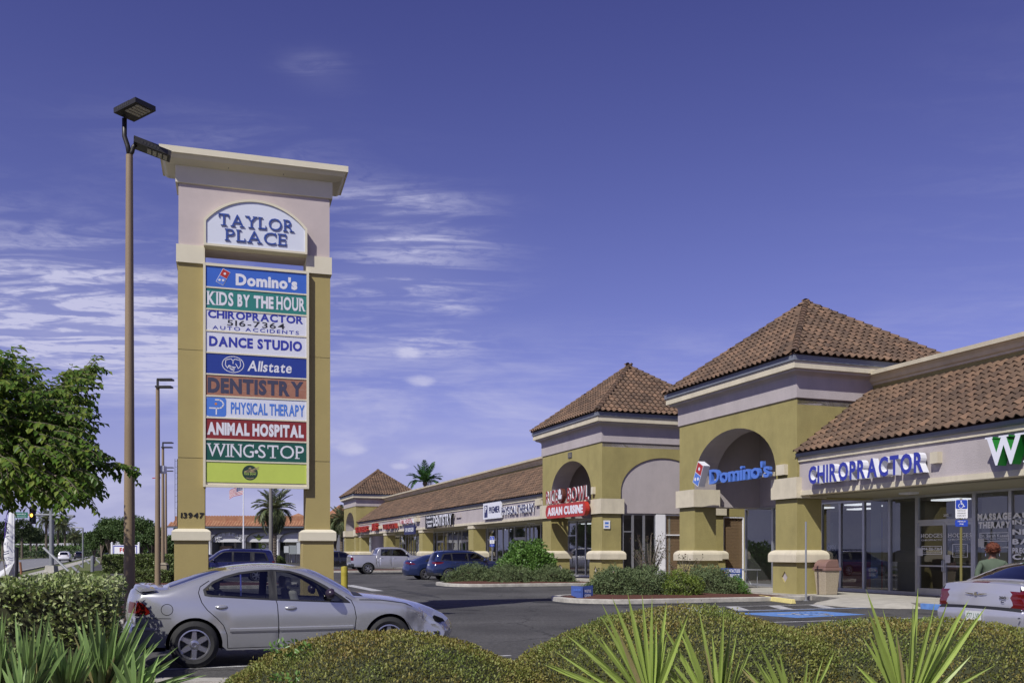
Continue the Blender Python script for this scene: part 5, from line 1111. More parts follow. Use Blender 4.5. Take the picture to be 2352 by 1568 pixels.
# --- nearest car: silver four door saloon with a crumpled nose
dloR = [(.150, 1.075), (.165, 1.02), (.235, 1.005), (1.00, .945), (1.00, 1.325), (.84, 1.315), (.62, 1.288), (.42, 1.235), (.27, 1.17)]
dloF = [(1.115, .938), (2.06, .885), (1.93, .985), (1.78, 1.085), (1.62, 1.185), (1.46, 1.258), (1.30, 1.305), (1.115, 1.322)]
trimP = [(.115, 1.08), (.135, .995), (.22, .978), (1.05, .918), (2.15, .862), (2.11, .905), (1.96, 1.01), (1.80, 1.12), (1.63, 1.215), (1.47, 1.285), (1.30, 1.335), (1.06, 1.352), (.82, 1.342), (.60, 1.315), (.40, 1.262), (.24, 1.19)]
hero = dict(top=[(-.70, .30), (-.79, .42), (-.80, .58), (-.755, .60), (-.77, .76), (-.745, .95), (-.70, 1.055), (-.60, 1.075), (-.36, 1.078, 'k'), (-.12, 1.165), (.20, 1.275), (.50, 1.352), (.86, 1.388), (1.12, 1.386), (1.40, 1.35), (1.62, 1.285), (1.90, 1.14), (2.22, .945, 'k'), (2.48, .925), (2.90, .865), (3.20, .785), (3.46, .675), (3.62, .56), (3.68, .46), (3.66, .36), (3.56, .26)],
    w=1.76, wb=2.72, ra=.372, rw=.325, rocker=.235, belt=.95, roof=1.40, rail=.64, taper=.20, tp=5, floor=.40, rim=.208, spokes=6, ph=.52, sw=(.034, .026), step=.045, grid=.07, er=.085, crown=.05, fb=.20, rb=.14,
    regions=[('window', dloR), ('window#2', dloF), ('window_trim', trimP),
             ('tail_light', [(-.80, .925), (-.72, .93), (-.64, .885), (-.575, .80), (-.575, .765), (-.62, .742), (-.80, .735)]),
             ('door_seam', seam([(.20, 1.20), (.08, 1.12), (.055, 1.04), (.10, .90), (.17, .80), (.30, .68), (.385, .58), (.43, .46), (.44, .30), (.44, .262)])),
             ('door_seam#2', seam([(1.065, 1.345), (1.075, 1.0), (1.115, .85), (1.13, .60), (1.13, .262)])),
             ('door_seam#3', seam([(2.08, .955), (2.16, .90), (2.205, .80), (2.23, .66), (2.215, .50), (2.20, .262)])),
             ('door_seam#4', seam([(.44, .262), (2.19, .262)], .010)), ('door_seam#5', seam([(-.62, .695), (-.30, .69)], .008)),
             ('hood_seam', seam([(2.28, .905), (2.60, .895), (2.95, .845), (3.12, .80)], .012)),
             ('fuel_cap_ring', ringseam(-.352, .812, .080)), ('headlight', [(3.36, .70), (3.55, .62), (3.60, .53), (3.48, .55), (3.38, .62)]),
             ('bumper_strip', [(-.80, .575), (-.50, .57), (-.44, .555), (-.50, .535), (-.80, .535)])],
    inset={'door_seam': .012, 'door_seam#2': .012, 'door_seam#3': .012, 'door_seam#4': .012, 'door_seam#5': .006, 'hood_seam': .008, 'window': .006, 'window#2': .006, 'fuel_cap_ring': .006, 'window_trim': -.002, 'bumper_strip': -.012, 'tail_light': -.006},
    zones=[('rear_window', lambda x, z, t: -.33 < x < .47 and z > 1.09 and abs(t) < .90), ('windshield', lambda x, z, t: 1.58 < x < 2.20 and z > .93 and abs(t) < .93), ('cowl', lambda x, z, t: 2.20 < x < 2.36 and z > .8 and abs(t) < .85), ('tail_light', lambda x, z, t: x < -.70 and .735 < z < .925 and abs(t) > .55), ('headlight', lambda x, z, t: x > 3.45 and .52 < z < .64 and .5 < abs(t) < .9)],
    mirror=(1.82, .955), handles=[(.36, .835), (1.30, .805)], seats=[(.42, SEATM), (1.42, SEATL)], dash=(2.2, .93))
hm = dict(body=SIL, window=CARGLASS, window_trim=TRIM, tail_light=TAIL, door_seam=TRIM, hood_seam=TRIM, fuel_cap_ring=TRIM, headlight=HEADL, rear_window=CARGLASSD, windshield=CARGLASS, cowl=TRIM, bumper_strip=mat("grey bumper strip", (.3, .3, .34), .4), mirror=mat("dark plum mirror", (.03, .02, .035), .3), handle=SIL)
hero['inset'] = {k.split('#')[0] if False else k: v for k, v in hero['inset'].items()}
HERO, hwf = car("silver_car", "silver four door saloon with a crumpled front corner, parked side on below the pylon sign", "car", (-4.66, 13.67, 0), A20, hero, hm)
f = MB()
for s_ in (-1, 1):   # door moulding
    n = 24; xs_ = [lerp(.47, 1.12, i/n) for i in range(n+1)]; xs2 = [lerp(1.14, 2.19, i/n) for i in range(n+1)]
    for X in (xs_, xs2):
        for z0_, z1_, o0, o1 in ((.475, .50, .004, .016), (.50, .53, .016, .016), (.53, .545, .016, .002)):
            v = [(x, s_*(hwf(x, .51)+o0), z0_) for x in X]+[(x, s_*(hwf(x, .51)+o1), z1_) for x in X]; f.add(v, [(i, i+1, len(X)+i+1, len(X)+i) if s_ < 0 else (len(X)+i, len(X)+i+1, i+1, i) for i in range(len(X)-1)])
f.build("door_moulding", SIL, HERO)
f = MB(); 
for s_ in (-1, 1): f.box(.42, s_*.80-.03, .235, 2.32, s_*.80+.03, .262)
f.build("sill", SIL, HERO)
# boot spoiler: a pedestal wing along the boot edge
f = MB(); pr = [(-.80, 1.10), (-.78, 1.135), (-.70, 1.15), (-.60, 1.135), (-.58, 1.12), (-.70, 1.105)]; n = 16; st = len(f.v)
for i in range(n+1):
    t = -1+2*i/n; y = .74*t; dx = .10*abs(t)**3; dz = -.05*abs(t)**4; f.v += [(p[0]+dx, y, p[1]+dz+.01) for p in pr]
for i in range(n):
    for j in range(6): k = (j+1) % 6; f.f.append((st+i*6+j, st+i*6+k, st+(i+1)*6+k, st+(i+1)*6+j)); f.m.append(0)
f.f += [tuple(st+j for j in range(6)), tuple(st+n*6+j for j in range(6))[::-1]]; f.m += [0, 0]
for y in (-.45, .45): f.box(-.72, y-.04, 1.06, -.62, y+.04, 1.12)
f.build("spoiler", SIL, HERO, smooth=50)
f = MB(); f.prism([(.86, -.0, .0)]*0+[(3.42, -.70, .62), (3.58, -.60, .56), (3.66, -.45, .50), (3.55, -.55, .44)], (.02, -.03, .03)); f.build("broken_trim", TRIM, HERO)
f = MB(); 
for x in (.62,): f.prism([(x-.01, -.80, .985), (x+.01, -.80, .985), (x+.012, -.665, 1.285), (x-.008, -.665, 1.285)], (0, -.018, .0))
f.build("window_divider", CHR, HERO)
def wiper(root, x, z, y0, y1):
    f = MB(); f.tube([(x, y0, z), (x-.05, (y0+y1)/2, z+.03), (x-.10, y1, z+.05)], .010, 5); f.build("wiper", TRIM, root)
wiper(HERO, 2.27, .965, .1, -.5); wiper(HERO, 2.27, .965, .6, 0)
# crumple the nose of the near side
bo = next(c for c in HERO.children if c.name.startswith("body"))
from mathutils import noise as mnoise
for o in HERO.children:
    if o.type == 'MESH' and o.name.split('.')[0] in ("body", "headlight", "hood_seam"):
        for v in o.data.vertices:
            c = v.co; k = max(0, 1-math.dist((c.x, c.y, c.z), (3.42, -.75, .58))/.50)
            if k > 0: nn = mnoise.noise(Vector((c.x*6, c.y*6, c.z*6))); c.x -= .11*k; c.y += .12*k+.05*nn*k; c.z += .05*nn*k-.03*k
            k2 = max(0, 1-math.dist((c.x, c.z), (.34, .62))/.16) if c.y < -.7 else 0
            if k2 > 0: c.y += .02*k2*(1+mnoise.noise(Vector((c.x*22, 0, c.z*22))))
# generic shapes for the other cars ------------------------------------------------
def gen(kind):
    if kind == 'suv': # length 4.7, height 1.69
        return dict(top=[(-.84, .34), (-.90, .50), (-.92, .70), (-.86, .86), (-.80, 1.05), (-.72, 1.28), (-.60, 1.53), (-.50, 1.60, 'k'), (-.2, 1.645), (.5, 1.67), (1.1, 1.655), (1.55, 1.59), (1.9, 1.42), (2.42, 1.10, 'k'), (2.7, 1.06), (3.2, 1.0), (3.52, .90), (3.64, .72), (3.66, .50), (3.60, .30)],
            w=1.84, wb=2.79, ra=.40, rw=.355, rocker=.27, belt=1.08, roof=1.67, rail=.70, taper=.15, tp=6, floor=.5, rim=.245, spokes=10, sw=(.02, .016), er=.09, fb=.18, rb=.10,
            regions=[('window', [(-.42, 1.16), (.14, 1.13), (.10, 1.50), (-.25, 1.47)]), ('window#2', [(.22, 1.13), (1.05, 1.11), (1.02, 1.535), (.19, 1.52)]), ('window#3', [(1.13, 1.11), (2.18, 1.08), (1.92, 1.28), (1.66, 1.46), (1.50, 1.52), (1.10, 1.54)]), ('window_trim', [(-.50, 1.13), (2.3, 1.05), (1.95, 1.32), (1.68, 1.50), (1.5, 1.56), (.5, 1.575), (-.1, 1.55), (-.33, 1.50)]),
                     ('tail_light', [(-.92, 1.07), (-.30, 1.06), (-.38, .98), (-.62, .93), (-.92, .93)]),
                     ('door_seam', seam([(.16, 1.13), (.12, 1.0), (.30, .80), (.44, .60), (.46, .36)])), ('door_seam#2', seam([(1.09, 1.10), (1.10, .36)])), ('door_seam#3', seam([(2.12, 1.06), (2.20, .9), (2.16, .36)])), ('headlight', [(3.20, .93), (3.50, .86), (3.66, .80), (3.66, .70), (3.40, .76)]),
                     ('cladding', [(-.9, .27), (-.9, .44), (-.46, .46), (-.46, .40), (-.40, .27)]), ('cladding#2', [(.40, .27), (.44, .36), (2.36, .36), (2.4, .27)])],
            inset={'door_seam': .008, 'door_seam#2': .008, 'door_seam#3': .008, 'window_trim': -.002},
            zones=[('rear_window', lambda x, z, t: x < -.52 and 1.12 < z < 1.50 and abs(t) < .88), ('windshield', lambda x, z, t: 1.62 < x < 2.38 and z > 1.12 and abs(t) < .92), ('tail_light', lambda x, z, t: x < -.7 and .93 < z < 1.07 and abs(t) > .55), ('cladding', lambda x, z, t: (x < -.8 or x > 3.5) and z < .46), ('headlight', lambda x, z, t: x > 3.3 and .7 < z < .86 and .5 < abs(t))],
            mirror=(1.98, 1.10), handles=[(.42, 1.0), (1.30, .98)], seats=[(.45, SEATM), (1.35, SEATM)], dash=(2.3, 1.05))
    if kind == 'sedan':
        return dict(top=[(-.92, .30), (-.98, .46), (-1.0, .62), (-.95, .80), (-.93, 1.0), (-.86, 1.09), (-.6, 1.09, 'k'), (-.25, 1.21), (.15, 1.36), (.6, 1.44), (1.1, 1.45), (1.5, 1.38), (1.9, 1.18), (2.35, .96, 'k'), (2.8, .92), (3.3, .84), (3.55, .74), (3.66, .56), (3.64, .36), (3.56, .24)],
            w=1.80, wb=2.69, ra=.375, rw=.325, rocker=.22, belt=.98, roof=1.45, rail=.66, taper=.17, tp=5, floor=.4, rim=.22, spokes=5, er=.08, fb=.2, rb=.16,
            regions=[('window', [(.05, 1.08), (1.0, 1.02), (.98, 1.36), (.65, 1.34), (.3, 1.24)]), ('window#2', [(1.10, 1.02), (2.10, .97), (1.8, 1.16), (1.5, 1.31), (1.3, 1.36), (1.08, 1.365)]), ('window_trim', [(-.05, 1.06), (2.2, .94), (1.85, 1.19), (1.5, 1.345), (1.25, 1.395), (.62, 1.375), (.25, 1.27)]), ('tail_light', [(-1.0, .99), (-.72, .98), (-.58, .90), (-.76, .86), (-1.0, .86)]),
                     ('door_seam', seam([(0.1, 1.06), (.12, .9), (.36, .6), (.42, .3)])), ('door_seam#2', seam([(1.05, 1.02), (1.1, .3)])), ('door_seam#3', seam([(2.1, .95), (2.2, .3)])), ('headlight', [(3.2, .82), (3.5, .74), (3.62, .64), (3.35, .66)])],
            inset={}, zones=[('rear_window', lambda x, z, t: -.5 < x < .25 and z > 1.13 and abs(t) < .9), ('windshield', lambda x, z, t: 1.55 < x < 2.32 and z > .98 and abs(t) < .92), ('tail_light', lambda x, z, t: x < -.8 and .86 < z < .99 and abs(t) > .5), ('headlight', lambda x, z, t: x > 3.3 and .6 < z < .74 and .5 < abs(t))],
            mirror=(1.9, .99), handles=[(.34, .90), (1.3, .87)], seats=[(.4, SEATM), (1.35, SEATM)], dash=(2.2, .94))
    if kind == 'truck':
        return dict(top=[(-1.24, .55), (-1.30, .66), (-1.26, .74), (-1.24, .9), (-1.24, 1.30), (-1.20, 1.36, 'k'), (.60, 1.36, 'k'), (.64, 1.40, 'k'), (.74, 1.70), (.86, 1.86), (1.1, 1.91), (1.9, 1.93), (2.5, 1.88), (2.75, 1.78), (3.28, 1.36, 'k'), (3.7, 1.32), (4.3, 1.26), (4.52, 1.14), (4.58, .85), (4.58, .60), (4.50, .42)],
            w=2.03, wb=3.68, ra=.47, rw=.40, rocker=.48, belt=1.30, roof=1.92, rail=.74, taper=.08, tp=8, floor=.7, rim=.245, spokes=6, sw=(.04, .03), er=.06, fb=.14, rb=.03,
            regions=[('window', [(.98, 1.36), (1.60, 1.35), (1.60, 1.79), (1.02, 1.78)]), ('window#2', [(1.78, 1.35), (2.98, 1.32), (2.62, 1.66), (2.42, 1.78), (1.80, 1.80)]), ('window_trim', [(.92, 1.33), (3.08, 1.29), (2.66, 1.70), (2.45, 1.83), (.98, 1.83)]), ('tail_light', [(-1.3, 1.22), (-1.06, 1.22), (-1.06, .98), (-1.3, .98)]),
                     ('door_seam', seam([(.84, 1.75), (.82, .55)], .014)), ('door_seam#2', seam([(1.70, 1.82), (1.70, .55)], .014)), ('door_seam#3', seam([(2.92, 1.30), (2.92, .55)], .014)), ('door_seam#4', seam([(.66, 1.36), (.66, .52)], .02)), ('headlight', [(4.05, 1.2), (4.45, 1.12), (4.6, 1.0), (4.6, .85), (4.25, .95)]), ('cladding', [(-1.4, .5), (-1.4, .74), (-1.02, .74), (-1.02, .5)])],
            inset={}, zones=[('rear_window', lambda x, z, t: .66 < x < .84 and 1.42 < z < 1.80 and abs(t) < .85), ('windshield', lambda x, z, t: 2.72 < x < 3.26 and z > 1.38 and abs(t) < .92), ('tail_light', lambda x, z, t: x < -1.1 and .98 < z < 1.22 and abs(t) > .86), ('cladding', lambda x, z, t: x < -1.1 and z < .76), ('bed_cover', lambda x, z, t: -1.18 < x < .56 and abs(t) < .93)],
            mirror=(2.82, 1.42), handles=[(1.02, 1.16), (1.95, 1.14)], seats=[(1.2, SEATM), (2.1, SEATM)], dash=(3.1, 1.3))
    if kind == 'van':
        s = gen('suv'); s['top'] = [(-.96, .34), (-1.02, .52), (-1.0, .75), (-.96, 1.05), (-.84, 1.45), (-.74, 1.64), (-.66, 1.69, 'k'), (0, 1.735), (.8, 1.75), (1.4, 1.73), (1.75, 1.64), (2.15, 1.36), (2.62, 1.10, 'k'), (3.1, 1.02), (3.5, .9), (3.68, .7), (3.68, .45), (3.6, .3)]; s['wb'] = 2.80; s['roof'] = 1.75; s['spokes'] = 6
        s['sw'] = (.03, .022); s['taper'] = .12
        s['regions'] = [('window', [(-.55, 1.14), (.12, 1.12), (.10, 1.56), (-.40, 1.53)]), ('window#2', [(.34, 1.12), (1.18, 1.10), (1.16, 1.60), (.32, 1.58)]), ('window#3', [(1.28, 1.10), (2.35, 1.08), (2.1, 1.28), (1.8, 1.52), (1.66, 1.59), (1.27, 1.61)]), ('window_trim', [(-.64, 1.12), (2.5, 1.06), (2.12, 1.33), (1.82, 1.57), (1.6, 1.64), (-.1, 1.61), (-.46, 1.57)]), ('tail_light', [(-1.02, 1.12), (-.80, 1.12), (-.84, .86), (-1.02, .86)]),
                        ('door_seam', seam([(.22, 1.6), (.22, .4)])), ('door_seam#2', seam([(1.23, 1.62), (1.23, .34)])), ('door_seam#3', seam([(2.4, 1.06), (2.4, .4)])), ('chrome_strip', [(.255, 1.14), (.275, 1.14), (.265, 1.56), (.245, 1.56)])]
        s['zones'] = [('rear_window', lambda x, z, t: x < -.7 and 1.12 < z < 1.58 and abs(t) < .86), ('windshield', lambda x, z, t: 1.85 < x < 2.6 and z > 1.12 and abs(t) < .92), ('tail_light', lambda x, z, t: x < -.8 and .86 < z < 1.12 and abs(t) > .78)]
        s['handles'] = [(.42, 1.0), (1.45, .98)]; s['mirror'] = (2.15, 1.12); return s
    if kind == 'c300':
        return dict(top=[(-1.06, .28), (-1.12, .44), (-1.14, .62), (-1.10, .72), (-1.08, .98), (-1.05, 1.07), (-.9, 1.09), (-.62, 1.10, 'k'), (-.3, 1.22), (.1, 1.36), (.5, 1.44), (1.1, 1.48), (1.6, 1.45), (1.9, 1.36), (2.5, 1.06, 'k'), (3.0, 1.03), (3.6, .96), (3.82, .85), (3.9, .6), (3.88, .4), (3.82, .24)],
            w=1.88, wb=3.05, ra=.40, rw=.36, rocker=.22, belt=1.02, roof=1.48, rail=.68, taper=.10, tp=6, floor=.4, rim=.25, spokes=7, er=.06, fb=.16, rb=.07, crown=.045, step=.05, grid=.07,
            regions=[('window', [(.1, 1.10), (1.0, 1.07), (.98, 1.38), (.5, 1.33)]), ('window#2', [(1.1, 1.07), (2.2, 1.03), (1.75, 1.32), (1.1, 1.39)]), ('window_trim', [(.0, 1.08), (2.3, 1.01), (1.78, 1.36), (1.1, 1.42), (.5, 1.37)]), ('tail_light', [(-1.15, 1.0), (-.92, 1.0), (-.97, .72), (-1.15, .70)]), ('door_seam', seam([(.3, 1.08), (.45, .3)])), ('door_seam#2', seam([(1.05, 1.06), (1.1, .3)])), ('bumper_seam', seam([(-1.15, .69), (-.45, .69)], .012))],
            inset={}, zones=[('rear_window', lambda x, z, t: -.55 < x < .42 and z > 1.12 and abs(t) < .88), ('windshield', lambda x, z, t: 1.92 < x < 2.48 and z > 1.08 and abs(t) < .92), ('tail_light', lambda x, z, t: x < -.98 and .71 < z < 1.0 and abs(t) > .76), ('bumper_seam', lambda x, z, t: x < -1.0 and .675 < z < .705 and abs(t) > 0), ('brake_light', lambda x, z, t: x < -.98 and 1.055 < z < 1.085 and abs(t) < .14)],
            mirror=(2.1, 1.05), handles=[(.42, .95), (1.4, .93)], seats=[(.5, SEATM), (1.5, SEATM)], dash=(2.3, 1.03))
def gm(p, priv=False): return dict(body=p, window=CARGLASSD if priv else CARGLASSM, window_trim=TRIM, tail_light=TAIL, door_seam=TRIM, headlight=HEADL, rear_window=CARGLASSD, windshield=CARGLASSM, cladding=CLAD, mirror=p, handle=p, bed_cover=CLAD, chrome_strip=CHR, bumper_seam=TRIM, brake_light=TAIL)
CARGLASSM = glass("green tinted car glass", (.20, .22, .21), .01, 1.5); CLAD = mat("dark grey cladding", (.03, .032, .038), .6)
BLU = paint("deep blue metallic paint", (.018, .032, .105), .45, .28); BLU2 = paint("blue metallic paint", (.022, .038, .12), .45, .28); IND = paint("dark indigo paint", (.012, .014, .075), .3, .25); BLK = paint("black paint", (.012, .013, .016), .2, .25); SIL2 = paint("light silver paint", (.40, .40, .43), .5, .33); WHT = paint("white car paint", (.70, .70, .72), .0, .3)
def plate(root, x, z, w=.31, txt=None, y=0, m=None):
    f = MB(); f.box(x-.012, y-w/2, z, x, y+w/2, z+.15); o = f.build("number_plate", m or PLATE, root)
    if txt: lettering("plate_lettering", txt, basis((x-.0135, y, z+.035), (0, -1, 0)), w*.84, .08, 0, [mat("plate green", (.02, .12, .05), .5) if "plate green" not in MT else MT["plate green"]], o)
    return o
def rails(root, x0, x1, z, y): 
    f = MB()
    for s_ in (-1, 1): f.tube([(x0, s_*y, z-.03), (x0+.1, s_*y, z+.035), (x1-.1, s_*y, z+.035), (x1, s_*y, z-.02)], .017, 6)
    f.build("roof_rail", TRIM, root)
# origin = rear axle on the ground
C2, _ = car("blue_crossover", "dark blue crossover parked nose in beside the bushy kerb island, nearest of the blue cars", "car", carloc(22.4+.92, -6.9+.95), A20, gen('suv'), gm(BLU, True)); rails(C2, -.3, 1.5, 1.665, .60); plate(C2, -.95, .78, y=0)
C3, _ = car("blue_saloon", "blue saloon parked beyond the blue crossover with only its tail showing", "car", carloc(26.3+.2, -7.5+1.05), A20, gen('sedan'), gm(BLU2, True)); plate(C3, -1.02, .76)
C4, _ = car("silver_pickup", "silver crew cab pickup truck with a covered bed in front of the far shops", "pickup truck", carloc(40.2+1.0, -6.9), A20, gen('truck'), gm(SIL2)); plate(C4, -1.31, .62)
C5, _ = car("black_crossover", "black crossover behind the silver pickup's tail, partly behind the pylon sign", "car", carloc(58.9, -8.0+.9), A20, gen('suv'), gm(BLK, True))
C6, _ = car("indigo_minivan", "dark indigo minivan seen between the pylon sign's two pillars", "minivan", (-13.9, 50.7, 0), A20+math.pi, gen('van'), gm(IND, True)); rails(C6, -.3, 1.4, 1.745, .62)
CH, hc = car("grey_saloon", "silver grey saloon with tall red tail lights at the right edge, seen from behind", "car", (0, 0, 0), A20, gen('c300'), gm(paint("lavender silver paint", (.52, .52, .57), .5, .28), True))
loc = F(-15.3, -8.0) + cB*1.14; CH.location = loc
plate(CH, -1.225, .50, .31, "077 LVB", y=.0); f = MB(); f.box(-1.155, -.80, .46, -1.135, -.18, .66); 
# winged badge, model badge
f = MB(); Mb = basis((-1.155, .0, .93), (0, -1, 0)); w_ = [(-.22, .012), (-.05, .004), (-.045, -.014), (-.10, -.018), (-.20, .0)]; f.prism([tuple(Mb @ Vector((p[0], p[1], .02))) for p in w_], (-.006, 0, 0)); f.prism([tuple(Mb @ Vector((-p[0], p[1], .02))) for p in w_][::-1], (-.006, 0, 0)); f.lathe([(0, .03), (.03, .03), (.035, .015)], 12, Mb @ Matrix.Translation((0, -.005, .0))); f.build("winged_badge", CHR, CH)
lettering("model_badge", "300", basis((-1.155, -.50, .86), (0, -1, 0)), .13, .045, .004, [TRIM, TRIM], CH, off=.02); lettering("model_badge", "C", basis((-1.16, -.50, .80), (0, -1, 0)), .06, .045, .004, [TRIM, TRIM], CH, off=.02)
f = MB(); 
for y in (-.84, -.05): f.tube([(-1.215, y, .58), (-1.18, y, .58)], .012, 6)
f.build("bumper_screw", CHR, CH)
# parked cars behind the hedge, cars on the street
C7, _ = car("parked_saloon", "white saloon nose just left of the pylon sign's left pillar base", "car", (-24.6, 72, 0), R(-25), gen('sedan'), gm(WHT))
C8, _ = car("street_crossover", "white crossover driving away on the street", "car", (at(147, 1286, 150).x, 150, 0), R(112), gen('suv'), gm(WHT, True), None)
C9, _ = car("street_saloon", "dark car ahead of the white crossover on the street", "car", (at(180, 1280, 205).x, 205, 0), R(112), gen('suv'), gm(BLK, True))
for i, (u, y, p, r_, lb) in enumerate([(98, 330, SIL2, 20, "small silver car beyond the palms left of the traffic signal mast"), (62, 300, BLK, 100, "small dark car below the cabbage palms"), (116, 360, WHT, 200, "small white car right behind the traffic signal mast"), (258, 240, WHT, 30, "white car far down the road left of the FOR LEASE sign"), (246, 250, BLK, 30, "dark car beside the far white car near the FOR LEASE sign"), (88, 310, SIL2, 60, "small pale car between palms at the far left")]):
    car("distant_car", lb, "car", (at(u, 1270, y).x, y, 0), R(r_), gen('sedan'), gm(p, True), "distant cars along the street")
# ---------------------------------------------------------------- vegetation
def leafmat(name, cols, rough=.55, trans=.25, patch=None, vs=2.0): 
    return mat(name, cols[0], rough, island=cols, trans=trans, spec=.35, patch=patch, vscale=vs)
def leafmesh(name, P_, D_, Nn, ln, wd, m, parent=None, kind=None, fold=.25):
    """one bent diamond per leaf: P base, D axis, Nn face normal"""
    P_ = np.asarray(P_, float); D_ = np.asarray(D_, float); Nn = np.asarray(Nn, float)
    D_ /= np.linalg.norm(D_, axis=1, keepdims=True)+1e-9; S_ = np.cross(D_, Nn); S_ /= np.linalg.norm(S_, axis=1, keepdims=True)+1e-9; U_ = np.cross(S_, D_)
    n = len(P_); ln = np.broadcast_to(np.asarray(ln, float), (n,))[:, None]; wd = np.broadcast_to(np.asarray(wd, float), (n,))[:, None]
    V = np.empty((n, 4, 3)); V[:, 0] = P_; V[:, 1] = P_+D_*ln*.5+S_*wd*.5+U_*wd*fold; V[:, 2] = P_+D_*ln-U_*ln*.12; V[:, 3] = P_+D_*ln*.5-S_*wd*.5+U_*wd*fold
    me = bpy.data.meshes.new(name); me.vertices.add(4*n); me.vertices.foreach_set("co", V.reshape(-1)); b = np.arange(n)[:, None]*4
    idx = (b+np.array([[0, 1, 2, 0, 2, 3]])).reshape(-1); me.loops.add(6*n); me.loops.foreach_set("vertex_index", idx); me.polygons.add(2*n); me.polygons.foreach_set("loop_start", np.arange(2*n)*3); me.polygons.foreach_set("loop_total", np.full(2*n, 3))
    me.materials.append(m); me.update(calc_edges=True); o = link(name, me, parent)
    if kind: o["kind"] = kind
    return o
def rnd(n): 
    v = rng.normal(size=(n, 3)); return v/np.linalg.norm(v, axis=1, keepdims=True)
def bumps(P_, sc, amp):
    return np.array([mnoise.noise(Vector((p[0]*sc, p[1]*sc, p[2]*sc))) for p in P_])*amp
L_CLIP = leafmat("small reddish green hedge leaf", [(.12, .13, .03), (.17, .18, .045), (.25, .26, .09), (.15, .12, .045), (.12, .15, .035)], .48, .25, ((1.5, 1.25, 1.1), (1.2, 1.45, 1.15)), 1.6)
L_VAR = leafmat("variegated hedge leaf", [(.34, .36, .16), (.20, .26, .08), (.50, .50, .30), (.12, .18, .045), (.40, .43, .22)], .45, .2, ((1.1, 1.15, 1.15), (.8, .9, .6)), 1.3)
L_HEDGE = leafmat("mid green hedge leaf", [(.09, .14, .03), (.14, .19, .05), (.20, .25, .08), (.07, .11, .03)], .4, .2)
L_GLOSS = leafmat("glossy bright green leaf", [(.08, .17, .03), (.12, .24, .045), (.20, .34, .09), (.06, .13, .02)], .32, .3)
L_JUN = leafmat("blue green juniper spray", [(.09, .13, .055), (.13, .18, .075), (.17, .22, .10), (.11, .14, .05)], .7, .1)
L_YG = leafmat("yellow green leaf", [(.12, .18, .03), (.17, .24, .04), (.24, .29, .06)], .45, .3)
L_TREE = leafmat("street tree leaf", [(.06, .12, .02), (.10, .19, .03), (.16, .26, .045), (.26, .32, .06), (.09, .17, .03)], .36, .45)
L_OAK = leafmat("dark oak leaf", [(.045, .085, .025), (.07, .12, .032), (.10, .16, .045)], .5, .2)
L_PALM = leafmat("palm leaflet", [(.11, .15, .07), (.15, .19, .09), (.20, .22, .11), (.15, .13, .06)], .45, .15)
L_SAB = leafmat("cabbage palm leaf", [(.035, .06, .022), (.055, .085, .03), (.08, .11, .04)], .5, .15)
TWIG = mat("twigs", (.045, .035, .022), .95); BARK = mat("grey brown bark", (.16, .13, .10), .95, var=.25, vscale=6, stretch=(1, 1, .25), bump=.5); CORE = mat("dark twiggy growth", (.045, .05, .02), .98)  # solid core inside the leaves, dark green-brown like twigs
def mound(name, label, cat, c, ax, n, m, ln=.028, wd=.016, group=None, power=2.0, bump=.05, sprig=0, extra=None, core=True, cut=-.15, jit=.45, shell=.10):
    """c centre on the ground, ax half sizes; leaves in a shell round a solid core of growth"""
    t = thing(name, label, cat, (c[0], c[1], 0), c[3] if len(c) > 3 else 0, group); z0 = c[2]
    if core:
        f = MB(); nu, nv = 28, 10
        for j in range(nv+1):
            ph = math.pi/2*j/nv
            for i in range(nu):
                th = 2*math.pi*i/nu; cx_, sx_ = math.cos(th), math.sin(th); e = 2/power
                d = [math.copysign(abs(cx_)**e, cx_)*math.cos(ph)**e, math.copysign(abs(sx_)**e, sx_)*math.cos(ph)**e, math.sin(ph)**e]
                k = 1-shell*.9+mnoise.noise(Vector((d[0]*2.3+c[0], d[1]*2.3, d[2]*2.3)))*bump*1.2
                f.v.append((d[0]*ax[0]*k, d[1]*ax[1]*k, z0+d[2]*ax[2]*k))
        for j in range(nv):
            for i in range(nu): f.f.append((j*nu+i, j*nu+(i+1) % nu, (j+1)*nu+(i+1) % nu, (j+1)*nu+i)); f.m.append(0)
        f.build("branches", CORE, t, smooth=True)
    d = rnd(int(n*1.8)); d = d[(d[:, 2] > cut)]; d[:, 2] = np.abs(d[:, 2])
    # only the half that faces the camera or the sky gets the full density
    e = 2/power; s = np.sign(d)*np.abs(d)**e; s /= (np.sum(np.abs(s)**power, axis=1)**(1/power))[:, None]; d = s[:n]
    k = 1-rng.random(len(d))**1.7*shell+bumps(np.c_[d[:, :2]*2.3+[c[0], 0], d[:, 2]*2.3], 1, bump*1.4)+bumps(d*7+c[0], 1, bump*.5)
    k = k*(1+(rng.random(len(d)) < .03)*rng.random(len(d))*.035); P_ = d*np.array(ax)*k[:, None]; P_[:, 2] += z0; nr = d/np.array(ax); nr /= np.linalg.norm(nr, axis=1, keepdims=True)
    D_ = nr*.8+rnd(len(d))*jit*1.6+np.array([0, 0, .25]); leafmesh("foliage", P_, D_, nr*.6+rnd(len(d))*.7, ln*(.7+.6*rng.random(len(d))), wd*(.8+.4*rng.random(len(d))), m, t, "stuff")
    return t
